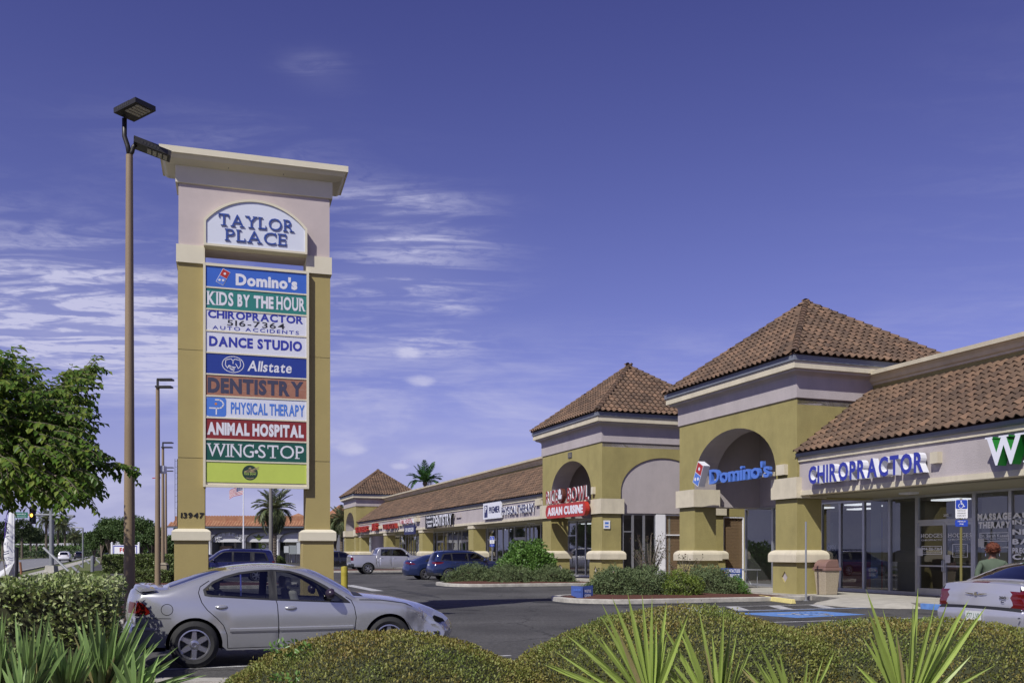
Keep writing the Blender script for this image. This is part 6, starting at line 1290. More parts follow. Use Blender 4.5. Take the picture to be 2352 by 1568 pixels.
# clipped mounds in the foreground
M1 = mound("clipped_shrub", "low clipped mound of small reddish green leaves in front of the silver car", "shrub", (-1.15, 8.3, 0), (1.60, 1.3, .87), 46000, L_CLIP, .026, .015, "clipped mounds in the foreground", bump=.05, shell=.09, power=2.1)
M2 = mound("clipped_shrub", "largest clipped mound, right of centre behind the pale palmetto fan", "shrub", (1.65, 9.1, 0), (1.80, 1.45, 1.03), 56000, L_CLIP, .026, .015, "clipped mounds in the foreground", bump=.05, shell=.09, power=2.1)
M3 = mound("clipped_shrub", "clipped mound at the right in front of the grey saloon's tail", "shrub", (3.95, 9.2, 0), (2.1, 1.4, .93), 56000, L_CLIP, .026, .015, "clipped mounds in the foreground", bump=.05, shell=.09, power=2.2)
def weeds(u, v, y, r, n=30):
    t = thing("weed", "bright green weed growing out of the clipped mound near %s" % ("the silver car's sill" if u < 800 else "its middle"), "plant", tuple(at(u, v, y))); t['label'] = 'bright green weed growing out of the clipped mound, ' + ('by the silver car sill' if v < 1500 else 'lower left'); P_ = rnd(n)*np.array([r, r, r*.4]); leafmesh("foliage", P_, rnd(n)+[0, 0, .5], rnd(n)+[0, -.5, 1], .05, .028, L_GLOSS, t, "stuff")
weeds(664, 1492, 7.9, .17, 60); weeds(660, 1560, 7.2, .10, 30)
# variegated hedge at the left
def boxhedge(name, label, x0, x1, y0, y1, z1, n, m, ln, wd, rz=0, group=None, z0=0.0, bump=.08, jit=1.0):
    cx_, cy_ = (x0+x1)/2, (y0+y1)/2; t = thing(name, label, "hedge", (cx_, cy_, 0), rz, group); hx, hy = (x1-x0)/2, (y1-y0)/2
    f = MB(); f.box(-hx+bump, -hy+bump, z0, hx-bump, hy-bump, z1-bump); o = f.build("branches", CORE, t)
    A_ = [2*hx*2*hy, 2*hx*z1, 2*hy*z1, 2*hy*z1, 2*hx*z1*.3]; tot = sum(A_); P_ = []; Q = []
    for a_, kind in zip(A_, 'tfrlb'):
        k = int(n*a_/tot); r1, r2, dd = rng.random(k), rng.random(k), rng.random(k)**1.5*bump*1.6
        if kind == 't': p = np.c_[-hx+2*hx*r1, -hy+2*hy*r2, z1-dd]; q = [0, 0, 1]
        if kind == 'f': p = np.c_[-hx+2*hx*r1, -hy+dd, z0+(z1-z0)*r2]; q = [0, -1, 0]
        if kind == 'b': p = np.c_[-hx+2*hx*r1, hy-dd, z0+(z1-z0)*r2]; q = [0, 1, 0]
        if kind == 'r': p = np.c_[hx-dd, -hy+2*hy*r1, z0+(z1-z0)*r2]; q = [1, 0, 0]
        if kind == 'l': p = np.c_[-hx+dd, -hy+2*hy*r1, z0+(z1-z0)*r2]; q = [-1, 0, 0]
        P_.append(p); Q.append(np.tile(np.array(q, float), (k, 1)))
    P_ = np.vstack(P_); Q = np.vstack(Q); b_ = bumps(P_+[cx_, cy_, 0], 1.6, bump*1.3)+bumps(P_+[cx_, cy_, 0], 5, bump*.8); P_ += Q*b_[:, None]
    P_[:, 2] = np.maximum(P_[:, 2], .02)
    leafmesh("foliage", P_, Q*.7+rnd(len(P_))*jit+[0, 0, .3], Q*.6+rnd(len(P_))*.8, ln*(.7+.6*rng.random(len(P_))), wd*(.8+.4*rng.random(len(P_))), m, t, "stuff"); return t
hc_ = Vector((-4.44, 10.35, 0)) - cB*2.9 + cA*1.15
H1 = boxhedge("variegated_hedge", "big hedge of pale variegated leaves behind the left palmetto fans", hc_.x-2.9, hc_.x+2.9, hc_.y-1.15, hc_.y+1.15, 1.24, 26000, L_VAR, .064, .036, rz=A20)
n = 900; P_ = np.c_[rng.uniform(-1.5, 1.2, n), rng.uniform(-1.3, .3, n), rng.uniform(1.16, 1.30, n)]; leafmesh("vine_leaves", P_, rnd(n)+[0, 0, .4], rnd(n)+[0, -.5, 1], .06, .04, L_GLOSS, H1, "stuff")
f = MB()
for (x, y, dx, h) in ((-6.0, 10.6, .1, .42), (-5.9, 10.8, -.05, .36), (-6.95, 10.1, -.35, .55), (-5.2, 11.0, .1, .25)):
    f.tube([(x-H1.location.x, y-H1.location.y, 1.15), (x+dx*.5-H1.location.x, y-H1.location.y, 1.2+h*.6), (x+dx-H1.location.x, y-H1.location.y, 1.2+h)], [.008, .006, .004], 5)
f.build("bare_twig", BARK, H1)
boxhedge("clipped_hedge", "clipped green hedge below the FOR LEASE sign", -30.4, -24.6, 69.5, 72.5, 1.32, 9000, L_HEDGE, .16, .10)
boxhedge("clipped_hedge", "low dark green hedge left of the pylon sign's base", -17.7, -15.6, 42.6, 44.0, .72, 5000, L_HEDGE, .09, .055)
boxhedge("clipped_hedge", "short dark hedge touching the pylon sign's left pillar", -15.0, -13.6, 42.8, 44.2, .80, 4000, L_HEDGE, .09, .055)
boxhedge("clipped_hedge", "row of variegated shrubs on the lawn left of the lamp posts", -19.6, -16.0, 37.5, 39.0, .55, 3000, L_VAR, .08, .05, bump=.16)
mound("round_bush", "round clipped bush at the foot of the feather palm in the background", "bush", (at(630, 1280, 128).x, 128, 0), (1.5, 1.2, 1.15), 1500, L_HEDGE, .16, .10)
# island shrubs
def juniper(name, label, c, ax, n, m=None, ln=.11, wd=.028, cat="shrub", **kw): return mound(name, label, cat, c, ax, n, m or L_JUN, ln, wd, bump=kw.pop('bump', .22), shell=.30, jit=.8, **kw)
juniper("juniper_bush", "spreading juniper in the kerb island beside the small blue yard sign", (at(1418, 1360, 31).x, 31.3, .08), (1.15, .85, .95), 9000)
juniper("juniper_bush", "spreading juniper right of the first in the nearer kerb island", (at(1475, 1360, 31.5).x, 31.5, .08), (1.2, 1.0, .95), 8000)
juniper("yellow_green_shrub", "yellow green leafy shrub between the junipers of the nearer island", (at(1565, 1360, 31.0).x, 31.2, .08), (.85, .6, .82), 5000, L_YG, .06, .04)
juniper("juniper_bush", "dark juniper at the inner end of the nearer island by the near tower pillar", (at(1632, 1360, 33).x, 33.2, .08), (.95, .8, 1.0), 6000)
juniper("green_shrub", "small bright green shrub at the inner tip of the nearer island", (at(1692, 1360, 33).x, 33.4, .08), (.55, .5, .62), 3000, L_GLOSS, .06, .035)
juniper("juniper_bush", "low sprawling juniper at the tip of the farther island in front of the blue crossover", (at(1085, 1330, 45.5).x, 45.6, .08), (1.35, .9, .85), 6000, ln=.13)
juniper("juniper_bush", "low sprawling juniper in the middle of the farther island", (at(1165, 1330, 45).x, 45.2, .08), (1.4, 1.0, .85), 6000, ln=.13)
juniper("juniper_bush", "low dark juniper at the inner end of the farther island", (at(1262, 1330, 45.5).x, 45.8, .08), (1.35, .9, .75), 6000, ln=.13)
mound("glossy_bush", "large rounded bush with glossy bright green leaves in the farther island", "bush", (at(1213, 1330, 47).x, 47.2, .08), (1.55, 1.4, 2.05), 9000, L_GLOSS, .17, .075, bump=.16, shell=.32, jit=.8)
def sapling(label, x, y, h, spread, n, m, nl=14, name="sapling"):
    t = thing(name, label, "sapling", (x, y, .1)); f = MB(); P_ = []; D_ = []
    for i in range(n):
        a = rng.uniform(0, 6.28); r_ = spread*rng.uniform(.3, 1); hh = h*rng.uniform(.6, 1); p0 = Vector((0, 0, 0)); p1 = Vector((math.cos(a)*r_*.25, math.sin(a)*r_*.25, hh*.45)); p2 = Vector((math.cos(a)*r_, math.sin(a)*r_*.8, hh)); f.tube([p0, p1, lerp(p1, p2, .5)+Vector((0, 0, .06)), p2], [.022, .014, .009, .004], 5)
        for k in range(nl):
            q = lerp(p1, p2, rng.uniform(.0, 1.05)); P_.append(tuple(q+Vector(rnd(1)[0]*.09))); D_.append(rnd(1)[0]+[0, 0, .1])
    f.build("stem", BARK, t); leafmesh("foliage", P_, D_, rnd(len(P_))+[0, -.4, .8], .075, .045, m, t, "stuff")
L_DULL = leafmat("dull olive leaf", [(.05, .06, .02), (.09, .08, .03), (.06, .08, .025), (.12, .05, .04)], .6, .2)
sapling("thin open crape myrtle with dull leaves in front of the white post and bamboo blind", at(1492, 1300, 35).x, 35.0, 2.35, 1.0, 30, L_DULL, 12)
sapling("small pinkish dry shrub between the thin crape myrtle and the near tower", at(1575, 1320, 34).x, 34.2, 1.45, .8, 22, L_DULL, 10)
sapling("small bare shrub in front of the far shops by the pickup's cab", at(903, 1310, 82).x, 82, 2.3, 1.2, 14, L_DULL, 14)
# street tree at the left edge ----------------------------------------------------
tree = thing("street_tree", "broad leafed street tree reaching in from the left edge above the hedge", "tree", (at(-95, 1300, 14).x, 14.1, 0)); TO = tree.location.copy()
TP = [(-520, 560), (-200, -60), (20, 60), (75, 95), (150, 180), (190, 300), (245, 340), (225, 430), (320, 430), (380, 465), (470, 430), (530, 320), (735, 285), (700, 430), (680, 570), (640, 620), (700, 690), (690, 790), (660, 840), (720, 880), (775, 960), (700, 1010), (700, 1190), (770, 1200), (730, 1300), (640, 1350), (500, 1310), (450, 1400), (320, 1420), (200, 1390), (110, 1420), (60, 1500), (-60, 1530), (-300, 1300)]
TP = [((x/3.136)/1.0884, (820+y/3.136)/1.0884) for x, y in TP]
fb = MB(); root_ = Vector((0, 0, 0)); fork = Vector((.15, 0, 2.5))
fb.tube([root_, Vector((.05, 0, 1.2)), fork], [.13, .11, .10], 10)
def D2(x, y): return (x/3.136/1.0884, (820+y/3.136)/1.0884)
tips = [D2(70, 190), D2(230, 345), D2(700, 300), D2(690, 720), D2(760, 960), D2(1010, 1088), D2(740, 1210), D2(700, 1310), D2(480, 1390), D2(330, 900), D2(200, 700), D2(-150, 420), D2(-250, 800), D2(450, 600), D2(60, 1300)]
limbs = []
for i, (u, v) in enumerate(tips):
    Y = 14.1+rng.uniform(-1.2, 1.2); p = at(u, v, Y)-TO; mid = lerp(fork, p, .5)+Vector((0, 0, .25+.3*rng.random())); pts_ = [fork*.75, lerp(fork, mid, .6)+Vector((0, 0, .12)), mid, lerp(mid, p, .6), p]; fb.tube(pts_, [.055, .04, .028, .015, .005], 6); limbs.append(pts_)
P_, D_, LN = [], [], []
def twig(p, d, L_, nl, ll=.114):
    p = Vector(p); d = Vector(d).normalized(); pts_ = [p]; q = p
    for k in range(4): d = (d+Vector((0, 0, -.10))+Vector(rnd(1)[0])*.12).normalized(); q = q+d*L_/4; pts_.append(q)
    fb.tube(pts_, [.006, .005, .004, .003, .002], 4, cap=False)
    for k in range(nl):
        t = (k+.5)/nl*4; i = min(3, int(t)); b = lerp(pts_[i], pts_[i+1], t-i); dd = (pts_[i+1]-pts_[i]).normalized(); sd = dd.cross(Vector((0, 0, 1))).normalized()*(1 if k % 2 else -1)
        P_.append(tuple(b)); D_.append(tuple(sd*.8+dd*.5+Vector((0, 0, -.45))+Vector(rnd(1)[0])*.35)); LN.append(ll*(.75+.5*rng.random()))
cnt_ = 0
while cnt_ < 1020:
    u, v = rng.uniform(-170, 225), rng.uniform(740, 1190)
    if not pin((u, v), TP) or v > 1140 or v < 835 - max(0, 60 - u)*.25: continue
    if u < -110 and rng.random() < .4: continue
    Y = 14.1+rng.normal()*.7; p = at(u, v, Y)-TO; c_ = Vector((.3, 0, 3.6)); d = (p-c_).normalized()+Vector((.25, 0, .05)); twig(p-d.normalized()*.25, d, .46, 12); cnt_ += 1
for pts_ in limbs:
    for k in range(14): t = .45+.55*k/14; i = min(3, int(t*4)); b = lerp(pts_[i], pts_[i+1], t*4-i); twig(b, (pts_[i+1]-pts_[i]).normalized()+Vector(rnd(1)[0])*.6, .34, 10)
b0 = at(*D2(680, 1040), 14.0)-TO; b1 = at(*D2(1015, 1088), 14.0)-TO
for k in range(9): twig(lerp(b0, b1, k/9), (b1-b0).normalized()+Vector(rnd(1)[0])*.25, .27, 8)
b0 = at(*D2(480, 470), 14.0)-TO; b1 = at(*D2(720, 300), 14.0)-TO
for k in range(9): twig(lerp(b0, b1, k/9), (b1-b0).normalized()+Vector(rnd(1)[0])*.35, .3, 9)
fb.build("branch", BARK, tree, smooth=True); n = len(P_); leafmesh("foliage", P_, D_, rnd(n)*.5+[0, -.2, 1], LN, np.array(LN)*.55, L_TREE, tree, "stuff")
# broad leafed trees in the background
def bgtree(label, x, y, h, r_, n, m=None, trunk_h=None, name="oak_tree", ln=.22):
    t = thing(name, label, "tree", (x, y, 0), 0, "background trees"); th = trunk_h or h*.35; f = MB(); f.tube([(0, 0, 0), (.08, 0, th*.6), (0, 0, h*.6)], [.16, .12, .06], 7)
    cl = []
    for i in range(11):
        d = rnd(1)[0]; d[2] = abs(d[2])*1.1-.25; c_ = np.array([d[0]*r_*.62, d[1]*r_*.62, th+(h-th)*.42+d[2]*(h-th)*.42]); cl.append((c_, r_*rng.uniform(.3, .5))); f.tube([(0, 0, th*.8), tuple(c_*[.5, .5, 1]-[0, 0, .3]), tuple(c_)], [.07, .04, .02], 5)
    f.build("trunk", BARK, t, smooth=True); P_ = []
    for c_, rr in cl: k = n//11; d = rnd(k); P_.append(c_+d*rr*(1-rng.random(k)[:, None]**2*.8)*[1, 1, .8])
    P_ = np.vstack(P_); P_ = P_[P_[:, 2] > th*.7]; leafmesh("crown", P_, rnd(len(P_))+[0, 0, .2], rnd(len(P_))+[0, -.3, .8], ln*(.6+.8*rng.random(len(P_))), ln*.55, m or L_OAK, t, "stuff"); return t
for u, vt, y, r_, lb, tm in [(252, 1178, 104, 1.9, "leafy tree left of the near lamp post, its crown just over the lease sign", 1.6), (286, 1168, 101, 2.1, "tallest leafy background tree, partly behind the near lamp post", 1.8), (322, 1182, 100, 2.0, "leafy tree right of the near lamp post above the lease sign", 1.6), (348, 1202, 96, 1.5, "smaller leafy tree by the second lamp post", 1.4), (216, 1212, 130, 1.6, "small leafy tree left of the lease sign's tree group", 1.2), (402, 1228, 90, 1.3, "low leafy tree touching the pylon sign's left pillar", .8), (232, 1222, 118, 1.7, "low leafy tree at the foot of the tree group beyond the lawn", 1.2)]:
    bgtree(lb, at(u, 1267, y).x, y, 1.6+(1267-vt)*y/2150, r_*1.05, 5200, trunk_h=tm)
bgtree("dark evergreen tree between the pylon sign and the furthest tower", at(770, 1267, 128).x, 128, 1.6+(1267-1178)*128/2150, 2.4, 4000)
# palms ---------------------------------------------------------------------------
def frond_mesh(name, m, droop, nl=26, ll=.30, seed=1):
    rs = np.random.default_rng(seed); P_, D_, ln = [], [], []; f = MB(); pts_ = []
    for k in range(9): t = k/8; pts_.append(Vector((t*math.cos(droop*t*.6)*1.0, 0, .42*t-droop*.62*t*t)))
    for k in range(nl):
        t = .12+.88*k/(nl-1); i = min(7, int(t*8)); b = lerp(pts_[i], pts_[i+1], t*8-i); dd = (pts_[i+1]-pts_[i]).normalized()
        for s_ in (-1, 1): P_.append(tuple(b)); D_.append(tuple(dd*.75+Vector((0, s_, 0))*.8+Vector((0, 0, .25-.3*droop))+Vector(rs.normal(size=3)*.1))); ln.append(ll*(math.sin(math.pi*min(1, t*.92+.1))*.75+.28))
    P_ = np.array(P_); D_ = np.array(D_, float); D_ /= np.linalg.norm(D_, axis=1, keepdims=True); S_ = np.cross(D_, [0, 0, 1.]); S_ /= np.linalg.norm(S_, axis=1, keepdims=True); ln = np.array(ln)[:, None]; w = .019
    V = np.stack([P_-S_*w*.5, P_+S_*w*.5, P_+D_*ln*.5+S_*w*.7, P_+D_*ln-[0, 0, .03], P_+D_*ln*.5-S_*w*.7], 1).reshape(-1, 3); f.v = [tuple(v) for v in V]; f.f = [tuple(range(5*i, 5*i+5)) for i in range(len(P_))]; f.m = [0]*len(P_); f.tube(pts_, [.018, .016, .014, .012, .01, .008, .006, .005, .004], 4)
    return f.mesh(name, m)
FM = [frond_mesh("frond", L_PALM, d, seed=i) for i, d in enumerate((.5, .9, 1.4, 1.9))]; FD = frond_mesh("dry_frond", mat("dry palm frond", (.22, .16, .09), .9), 2.2, seed=9)
FG = [frond_mesh("frond", leafmat("fresh palm leaflet", [(.04, .11, .03), (.06, .15, .04), (.09, .19, .06)], .4, .3), d, seed=20+i) for i, d in enumerate((.3, .7, 1.2))]
PT = mat("palm trunk", (.13, .105, .08), .95, var=.3, vscale=5, stretch=(1, 1, 2.5), bump=.8, bscale=8)
def palm(label, x, y, zc, R_, nf, meshes=FM, tr=.22, name="palm_tree", group=None, flat=1.0, dry=2, lo=-.5):
    t = thing(name, label, "palm tree", (x, y, 0), 0, group); f = MB(); pr = []; n = max(6, int(zc/.35))
    for k in range(n): z = zc*k/n; pr += [(tr*1.12, z), (tr*.92, z+zc/n*.9)]
    pr += [(tr*1.5, zc-.3), (tr*1.6, zc), (0, zc+.35)]; f.lathe(pr, 9); f.build("trunk", PT, t)
    for k in range(nf):
        e = lerp(1.25, lo, (k/nf)**.85); a = k*2.399+rng.uniform(-.3, .3); mi = 0 if e > .8 else 1 if e > .25 else 2 if e > -.15 else 3; mi = min(mi, len(meshes)-1)
        o = link("frond", meshes[mi], t, (0, 0, zc), (0, 0, 0)); s_ = R_*rng.uniform(.88, 1.1); o.rotation_mode = 'XYZ'; o.matrix_local = Matrix.Translation((0, 0, zc)) @ Matrix.Rotation(a, 4, 'Z') @ Matrix.Rotation(-e*.8, 4, 'Y') @ Matrix.Diagonal((s_, s_, s_*flat, 1))
    for k in range(dry): a = rng.uniform(0, 6.28); o = link("dry_frond", FD, t); o.matrix_local = Matrix.Translation((0, 0, zc-.1)) @ Matrix.Rotation(a, 4, 'Z') @ Matrix.Rotation(.35, 4, 'Y') @ Matrix.Diagonal((R_*.7, R_*.7, R_*.7, 1))
    return t
palm("date palm with grey green feather fronds seen between the pylon sign's pillars", at(630, 1180, 126).x, 126, 1.6+(1267-1172)*126/2150, 3.5, 48, dry=5, tr=.33, lo=-.75)
palm("bright green palm top rising over the far shops' roof", at(976, 1110, 122).x, 122, 1.6+(1267-1108)*122/2150, 2.9, 22, FG, dry=0, tr=.2, lo=.0)
palm("dark palm between the pylon sign and the furthest tower", at(778, 1190, 124).x, 126, 1.6+(1267-1196)*124/2150, 2.8, 30)
for i, (u, v, r_, y) in enumerate([(106, 1196, 30, 300), (133, 1208, 28, 360), (149, 1210, 27, 385), (172, 1236, 27, 330), (196, 1246, 14, 520)]):
    palm(("tallest date palm on the street median", "date palm just right of the signal mast", "date palm third along the median from the signal mast", "low date palm where the lawn meets the median", "tiny palm far down the street")[i], at(u, v, y).x, y, 1.6+(1267-v)*y/2150, r_*y/2150*1.05, 30, tr=.4, group="date palms along the street", dry=1)
for i, (u, v, r_, y) in enumerate([(50, 1212, 19, 225), (70, 1226, 16, 250), (84, 1228, 15, 270), (6, 1220, 20, 190), (24, 1228, 15, 215)]):
    t = thing("cabbage_palm", ("cabbage palm with a round crown under the street sign", "cabbage palm second from the street sign", "cabbage palm beside the signal mast", "cabbage palm cut by the left edge", "cabbage palm behind the feather flag")[i], "palm tree", (at(u, v, y).x, y, 0), 0, "cabbage palms along the street")
    zc = 1.6+(1267-v)*y/2150; rr = r_*y/2150; f = MB(); f.tube([(0, 0, 0), (0, 0, zc)], [.28, .24], 8); f.build("trunk", PT, t); k = 1500; d = rnd(k); P_ = d*rr*(1-rng.random(k)[:, None]**2*.75)*[1, 1, .95]+[0, 0, zc]; leafmesh("crown", P_, d+rnd(k)*.5+[0, 0, -.2], rnd(k)+[0, 0, .8], rr*.38, rr*.09, L_SAB, t, "stuff")
def treeline(name, u0, u1, y, z0, z1, n, m, ln):
    P_ = np.c_[rng.uniform((u0-1176)/2150*y, (u1-1176)/2150*y, n), y+rng.uniform(-12, 12, n), np.zeros(n)]; hgt = z1*(.72+.28*np.array([mnoise.noise(Vector((p[0]*.05, y, 0))) for p in P_])+.12*np.array([mnoise.noise(Vector((p[0]*.2, y, 3))) for p in P_])); P_[:, 2] = z0+hgt*rng.random(n)**.6
    o = leafmesh(name, P_, rnd(n), rnd(n)+[0, -.3, .8], ln, ln*.6, m, None, "stuff"); o["label"] = "distant mass of dark trees along the horizon"; return o
treeline("distant_trees", -300, 620, 620, 0, 17, 16000, L_OAK, 2.6); treeline("distant_trees", -60, 240, 330, 0, 4.6, 4500, L_OAK, 1.3); treeline("distant_trees", 560, 1200, 420, 0, 9, 5000, L_OAK, 2.2)
treeline("shrub_row", -260, 215, 240, 0, 2.6, 5000, L_SAB, .6)
# palmetto fans in the foreground --------------------------------------------------
L_PR = mat("pale palmetto blade", (.36, .47, .11), .42, var=.14, vscale=9, trans=.35, spec=.4, stretch=(1, 1, .3), objrand=.22); L_PL = mat("palmetto blade", (.24, .36, .12), .38, var=.2, vscale=8, trans=.3, spec=.5, stretch=(1, 1, .3), objrand=.35)
L_DRY = mat('dry palmetto blade', (.30, .27, .11), .8, var=.2, vscale=9)
def blade(o_, tip, w, m, parent, bend=.05, tw=0.0):
    o_, tip = Vector(o_), Vector(tip); tip = tip+Vector((0, 0, bend*(tip-o_).length)); ax = tip-o_; L_ = ax.length; ax.normalize(); view = Vector((math.sin(tw), -math.cos(tw), .15)).normalized(); s_ = ax.cross(view).normalized(); nn = s_.cross(ax); f = MB(); n = 7
    for k in range(n+1):
        t = k/n; ww = w*(.45+1.1*t if t < .5 else (1-((t-.5)/.5)**1.6))*(1 if t < 1 else 0)*.5; c_ = o_+ax*L_*t+nn*bend*math.sin(math.pi*t*.5)**2*L_*.0+Vector((0, 0, -bend*L_*t*t))
        f.v += [tuple(c_-s_*ww+nn*ww*.7), tuple(c_-nn*ww*.2), tuple(c_+s_*ww+nn*ww*.7)]
    for k in range(n): b = 3*k; f.f += [(b, b+1, b+4, b+3), (b+1, b+2, b+5, b+4)]; f.m += [0, 0]
    return f.build("blade", m, parent, smooth=40)
def fan(tuft, base, tips_, y, m, w=.036, dy=.12, down=.35, extra=0):
    bo_ = at(base[0], base[1], y); lf = MB(); g0 = Vector((tuft.location.x, tuft.location.y, .1)); lf.tube([g0-tuft.location, lerp(g0, bo_, .6)-tuft.location, bo_-tuft.location], .011, 6); leaf = lf.build("leaf", m, tuft, smooth=True)
    ex = [(lerp(base[0], p[0], k)+random.uniform(-22, 22), lerp(base[1], p[1], k)+random.uniform(-10, 10)) for p in random.sample(tips_, min(extra, len(tips_)))*(2 if extra > 14 else 1) for k in (random.uniform(.6, .93),)]
    for i, (u, v) in enumerate(list(tips_)+ex):
        yy = y+rng.uniform(-dy, dy); blade(bo_-tuft.location, at(u, v, yy)-tuft.location, w*rng.uniform(.6, 1.0), (L_DRY if i > len(tips_) and i % 9 == 0 else m), leaf, bend=abs(rng.normal())*.07, tw=rng.uniform(-.6, .6))
c3d = lambda x, y: ((1280+x/2.583)/1.0884, (1100+y/2.583)/1.0884)
c4d = lambda x, y: ((1920+x/2.583)/1.0884, (1100+y/2.583)/1.0884)
cl = lambda x, y: (x/5.1075/1.0884, (1400+y/5.1075)/1.0884)
c1d = lambda x, y: (x/2.583/1.0884, (1100+y/2.583)/1.0884)
PA = thing("palmetto", "pale lime palmetto fan rising in front of the largest clipped mound", "palmetto", (at(1500, 1600, 5).x, 5.0, 0), 0, "palmettos in the foreground")
fan(PA, c3d(900, 1760), [c3d(*p) for p in [(195, 1440), (265, 1350), (340, 1235), (440, 1155), (580, 1050), (645, 1000), (745, 975), (840, 985), (905, 1000), (1000, 1045), (1140, 1120), (1000, 1260)]], 5.0, L_PR, .036, extra=10)
PB_ = thing("palmetto", "pale palmetto fan to the right of the first, before the mounds' meeting point", "palmetto", (at(1650, 1600, 5.2).x, 5.2, 0), 0, "palmettos in the foreground")
fan(PB_, c3d(1330, 1830), [c3d(*p) for p in [(960, 1170), (1070, 1120), (1200, 1060), (1290, 1240), (1370, 1075), (1420, 1150), (1400, 1270), (1480, 1370), (1560, 1290), (950, 1340), (850, 1420)]], 5.2, L_PR, .034, extra=11)
PC_ = thing("palmetto", "palmetto fan in front of the grey saloon at the right", "palmetto", (at(2080, 1600, 4.8).x, 4.8, 0), 0, "palmettos in the foreground")
fan(PC_, c4d(890, 1800), [c4d(*p) for p in [(630, 950), (645, 1090), (770, 1140), (820, 1200), (970, 940), (1080, 1040), (1165, 1030), (1310, 1080), (1300, 1020), (1410, 1070), (560, 1440), (600, 1250), (1320, 1380), (1480, 1440)]], 4.8, L_PR, .035, extra=14)
PD_ = thing("palmetto", "low palmetto fan at the bottom between the two right hand fans", "palmetto", (at(1880, 1650, 4.9).x, 4.9, 0), 0, "palmettos in the foreground")
fan(PD_, c4d(190, 1900), [c4d(*p) for p in [(20, 1340), (70, 1350), (-60, 1300), (-110, 1380), (260, 1400), (435, 1345), (360, 1390), (150, 1480), (320, 1500), (-180, 1430), (-30, 1450)]], 4.9, L_PR, .030, extra=12)
PE = thing("palmetto", "large green palmetto fan covering the silver car's rear bumper", "palmetto", (at(265, 1650, 5.0).x, 5.0, 0), 0, "palmettos in the foreground")
fan(PE, cl(1300, 1800), [cl(*p) for p in [(950, 750), (1120, 635), (1230, 585), (1490, 565), (1725, 565), (1840, 660), (1900, 735), (1500, 800), (1300, 850), (1640, 790), (1930, 930), (1190, 930), (1080, 900), (2040, 1040), (1950, 900)]], 5.0, L_PL, .037, extra=18)
fan(PE, cl(1350, 1850), [c1d(*p) for p in [(1050, 1270), (1150, 1330), (1280, 1490), (1340, 1510), (960, 1150), (1000, 1230), (1160, 1390), (1230, 1560), (1100, 1450)]], 4.7, L_PL, .036, extra=12)
PF = thing("palmetto", "green palmetto fan at the bottom left below the variegated hedge", "palmetto", (at(110, 1650, 4.6).x, 4.6, 0), 0, "palmettos in the foreground")
fan(PF, cl(380, 1900), [cl(*p) for p in [(190, 680), (230, 760), (340, 790), (440, 740), (545, 660), (620, 740), (645, 620), (720, 880), (770, 960), (100, 900), (60, 1000), (300, 900), (500, 850), (880, 1100)]], 4.6, L_PL, .034, extra=18)
fan(PF, cl(300, 1950), [cl(*p) for p in [(240, 1130), (470, 1190), (480, 1240), (390, 1350), (650, 1180), (60, 1230), (150, 1080), (700, 1300), (870, 1140)]], 4.2, L_PL, .034, extra=12)
PG = thing("palmetto", "green palmetto fan cut by the left edge of the photograph", "palmetto", (at(-40, 1650, 4.6).x, 4.6, 0), 0, "palmettos in the foreground")
fan(PG, cl(-60, 1900), [cl(*p) for p in [(30, 640), (85, 640), (10, 780), (60, 870), (-80, 800), (130, 1000), (190, 1150)]], 4.6, L_PL, .034, extra=18)
PH = thing("palmetto", "green palmetto fan between the two bigger left hand fans", "palmetto", (at(190, 1680, 4.8).x, 4.8, 0), 0, "palmettos in the foreground")
fan(PH, cl(850, 1900), [cl(*p) for p in [(600, 700), (640, 850), (740, 900), (790, 980), (900, 1080), (1000, 1050), (1080, 950), (1190, 1020), (560, 930), (950, 1180), (1180, 1150), (480, 1000)]], 4.8, L_PL, .034, extra=18)
fan(PE, cl(1750, 1850), [cl(*p) for p in [(1560, 1180), (1700, 1100), (1860, 1080), (2040, 1190), (2043, 1330), (1400, 1250), (1980, 1450), (2100, 1560), (1650, 1350)]], 4.6, L_PL, .034, extra=18)
# lawn blades near the street edge and short grass
def grass(name, pts2, n, h, m):
    P_ = []; xs_ = [p[0] for p in pts2]; ys_ = [p[1] for p in pts2]
    while len(P_) < n:
        x, y = rng.uniform(min(xs_), max(xs_)), rng.uniform(min(ys_), max(ys_))
        if pin((x, y), [tuple(p)[:2] for p in pts2]): P_.append((x, y, -.02))
    P_ = np.array(P_); leafmesh(name, P_, rnd(n)*.5+[0, 0, 1], rnd(n)+[0, -1, 0], h*(.6+.8*rng.random(n)), h*.4, m, None, "stuff")
grass("grass", [rn(-4.4, 40), rn(-4.4, 85), rn(-.5, 85), rn(0, 30)], 26000, .10, leafmat("lawn grass blade", [(.10, .15, .03), (.14, .20, .045), (.17, .20, .06)], .6, .3))
# ---------------------------------------------------------------- street furniture and background buildings
t = thing("new_leaf_shop", "low white arcaded shop with an orange clay tile roof beyond the parking lot", "shop building", (at(600, 1267, 140).x, 140, 0))
NL0, NL1 = at(398, 0, 140).x-t.location.x, at(765, 0, 140).x-t.location.x
GST = mat("grey shop wall", (.16, .16, .18), .9, var=.05); WST = mat("white shop wall", (.55, .55, .56), .9, var=.04)
f = MB(); f.box(NL0, 3.0, 0, NL1, 16, 5.2); f.build("wall", WST, t)
f = MB(); out = [(NL0, 0), (NL0, 5.2), (NL1, 5.2), (NL1, 0)]; cs_ = [at(u, 0, 140).x-t.location.x for u in (755, 677, 599, 521, 443)]
for c_ in cs_: out += [(c_+2.25, 0), (c_+2.25, 3.5)] + [(c_+2.25*math.cos(math.pi*i/14), 3.5+1.1*math.sin(math.pi*i/14)) for i in range(1, 14)] + [(c_-2.25, 3.5), (c_-2.25, 0)]
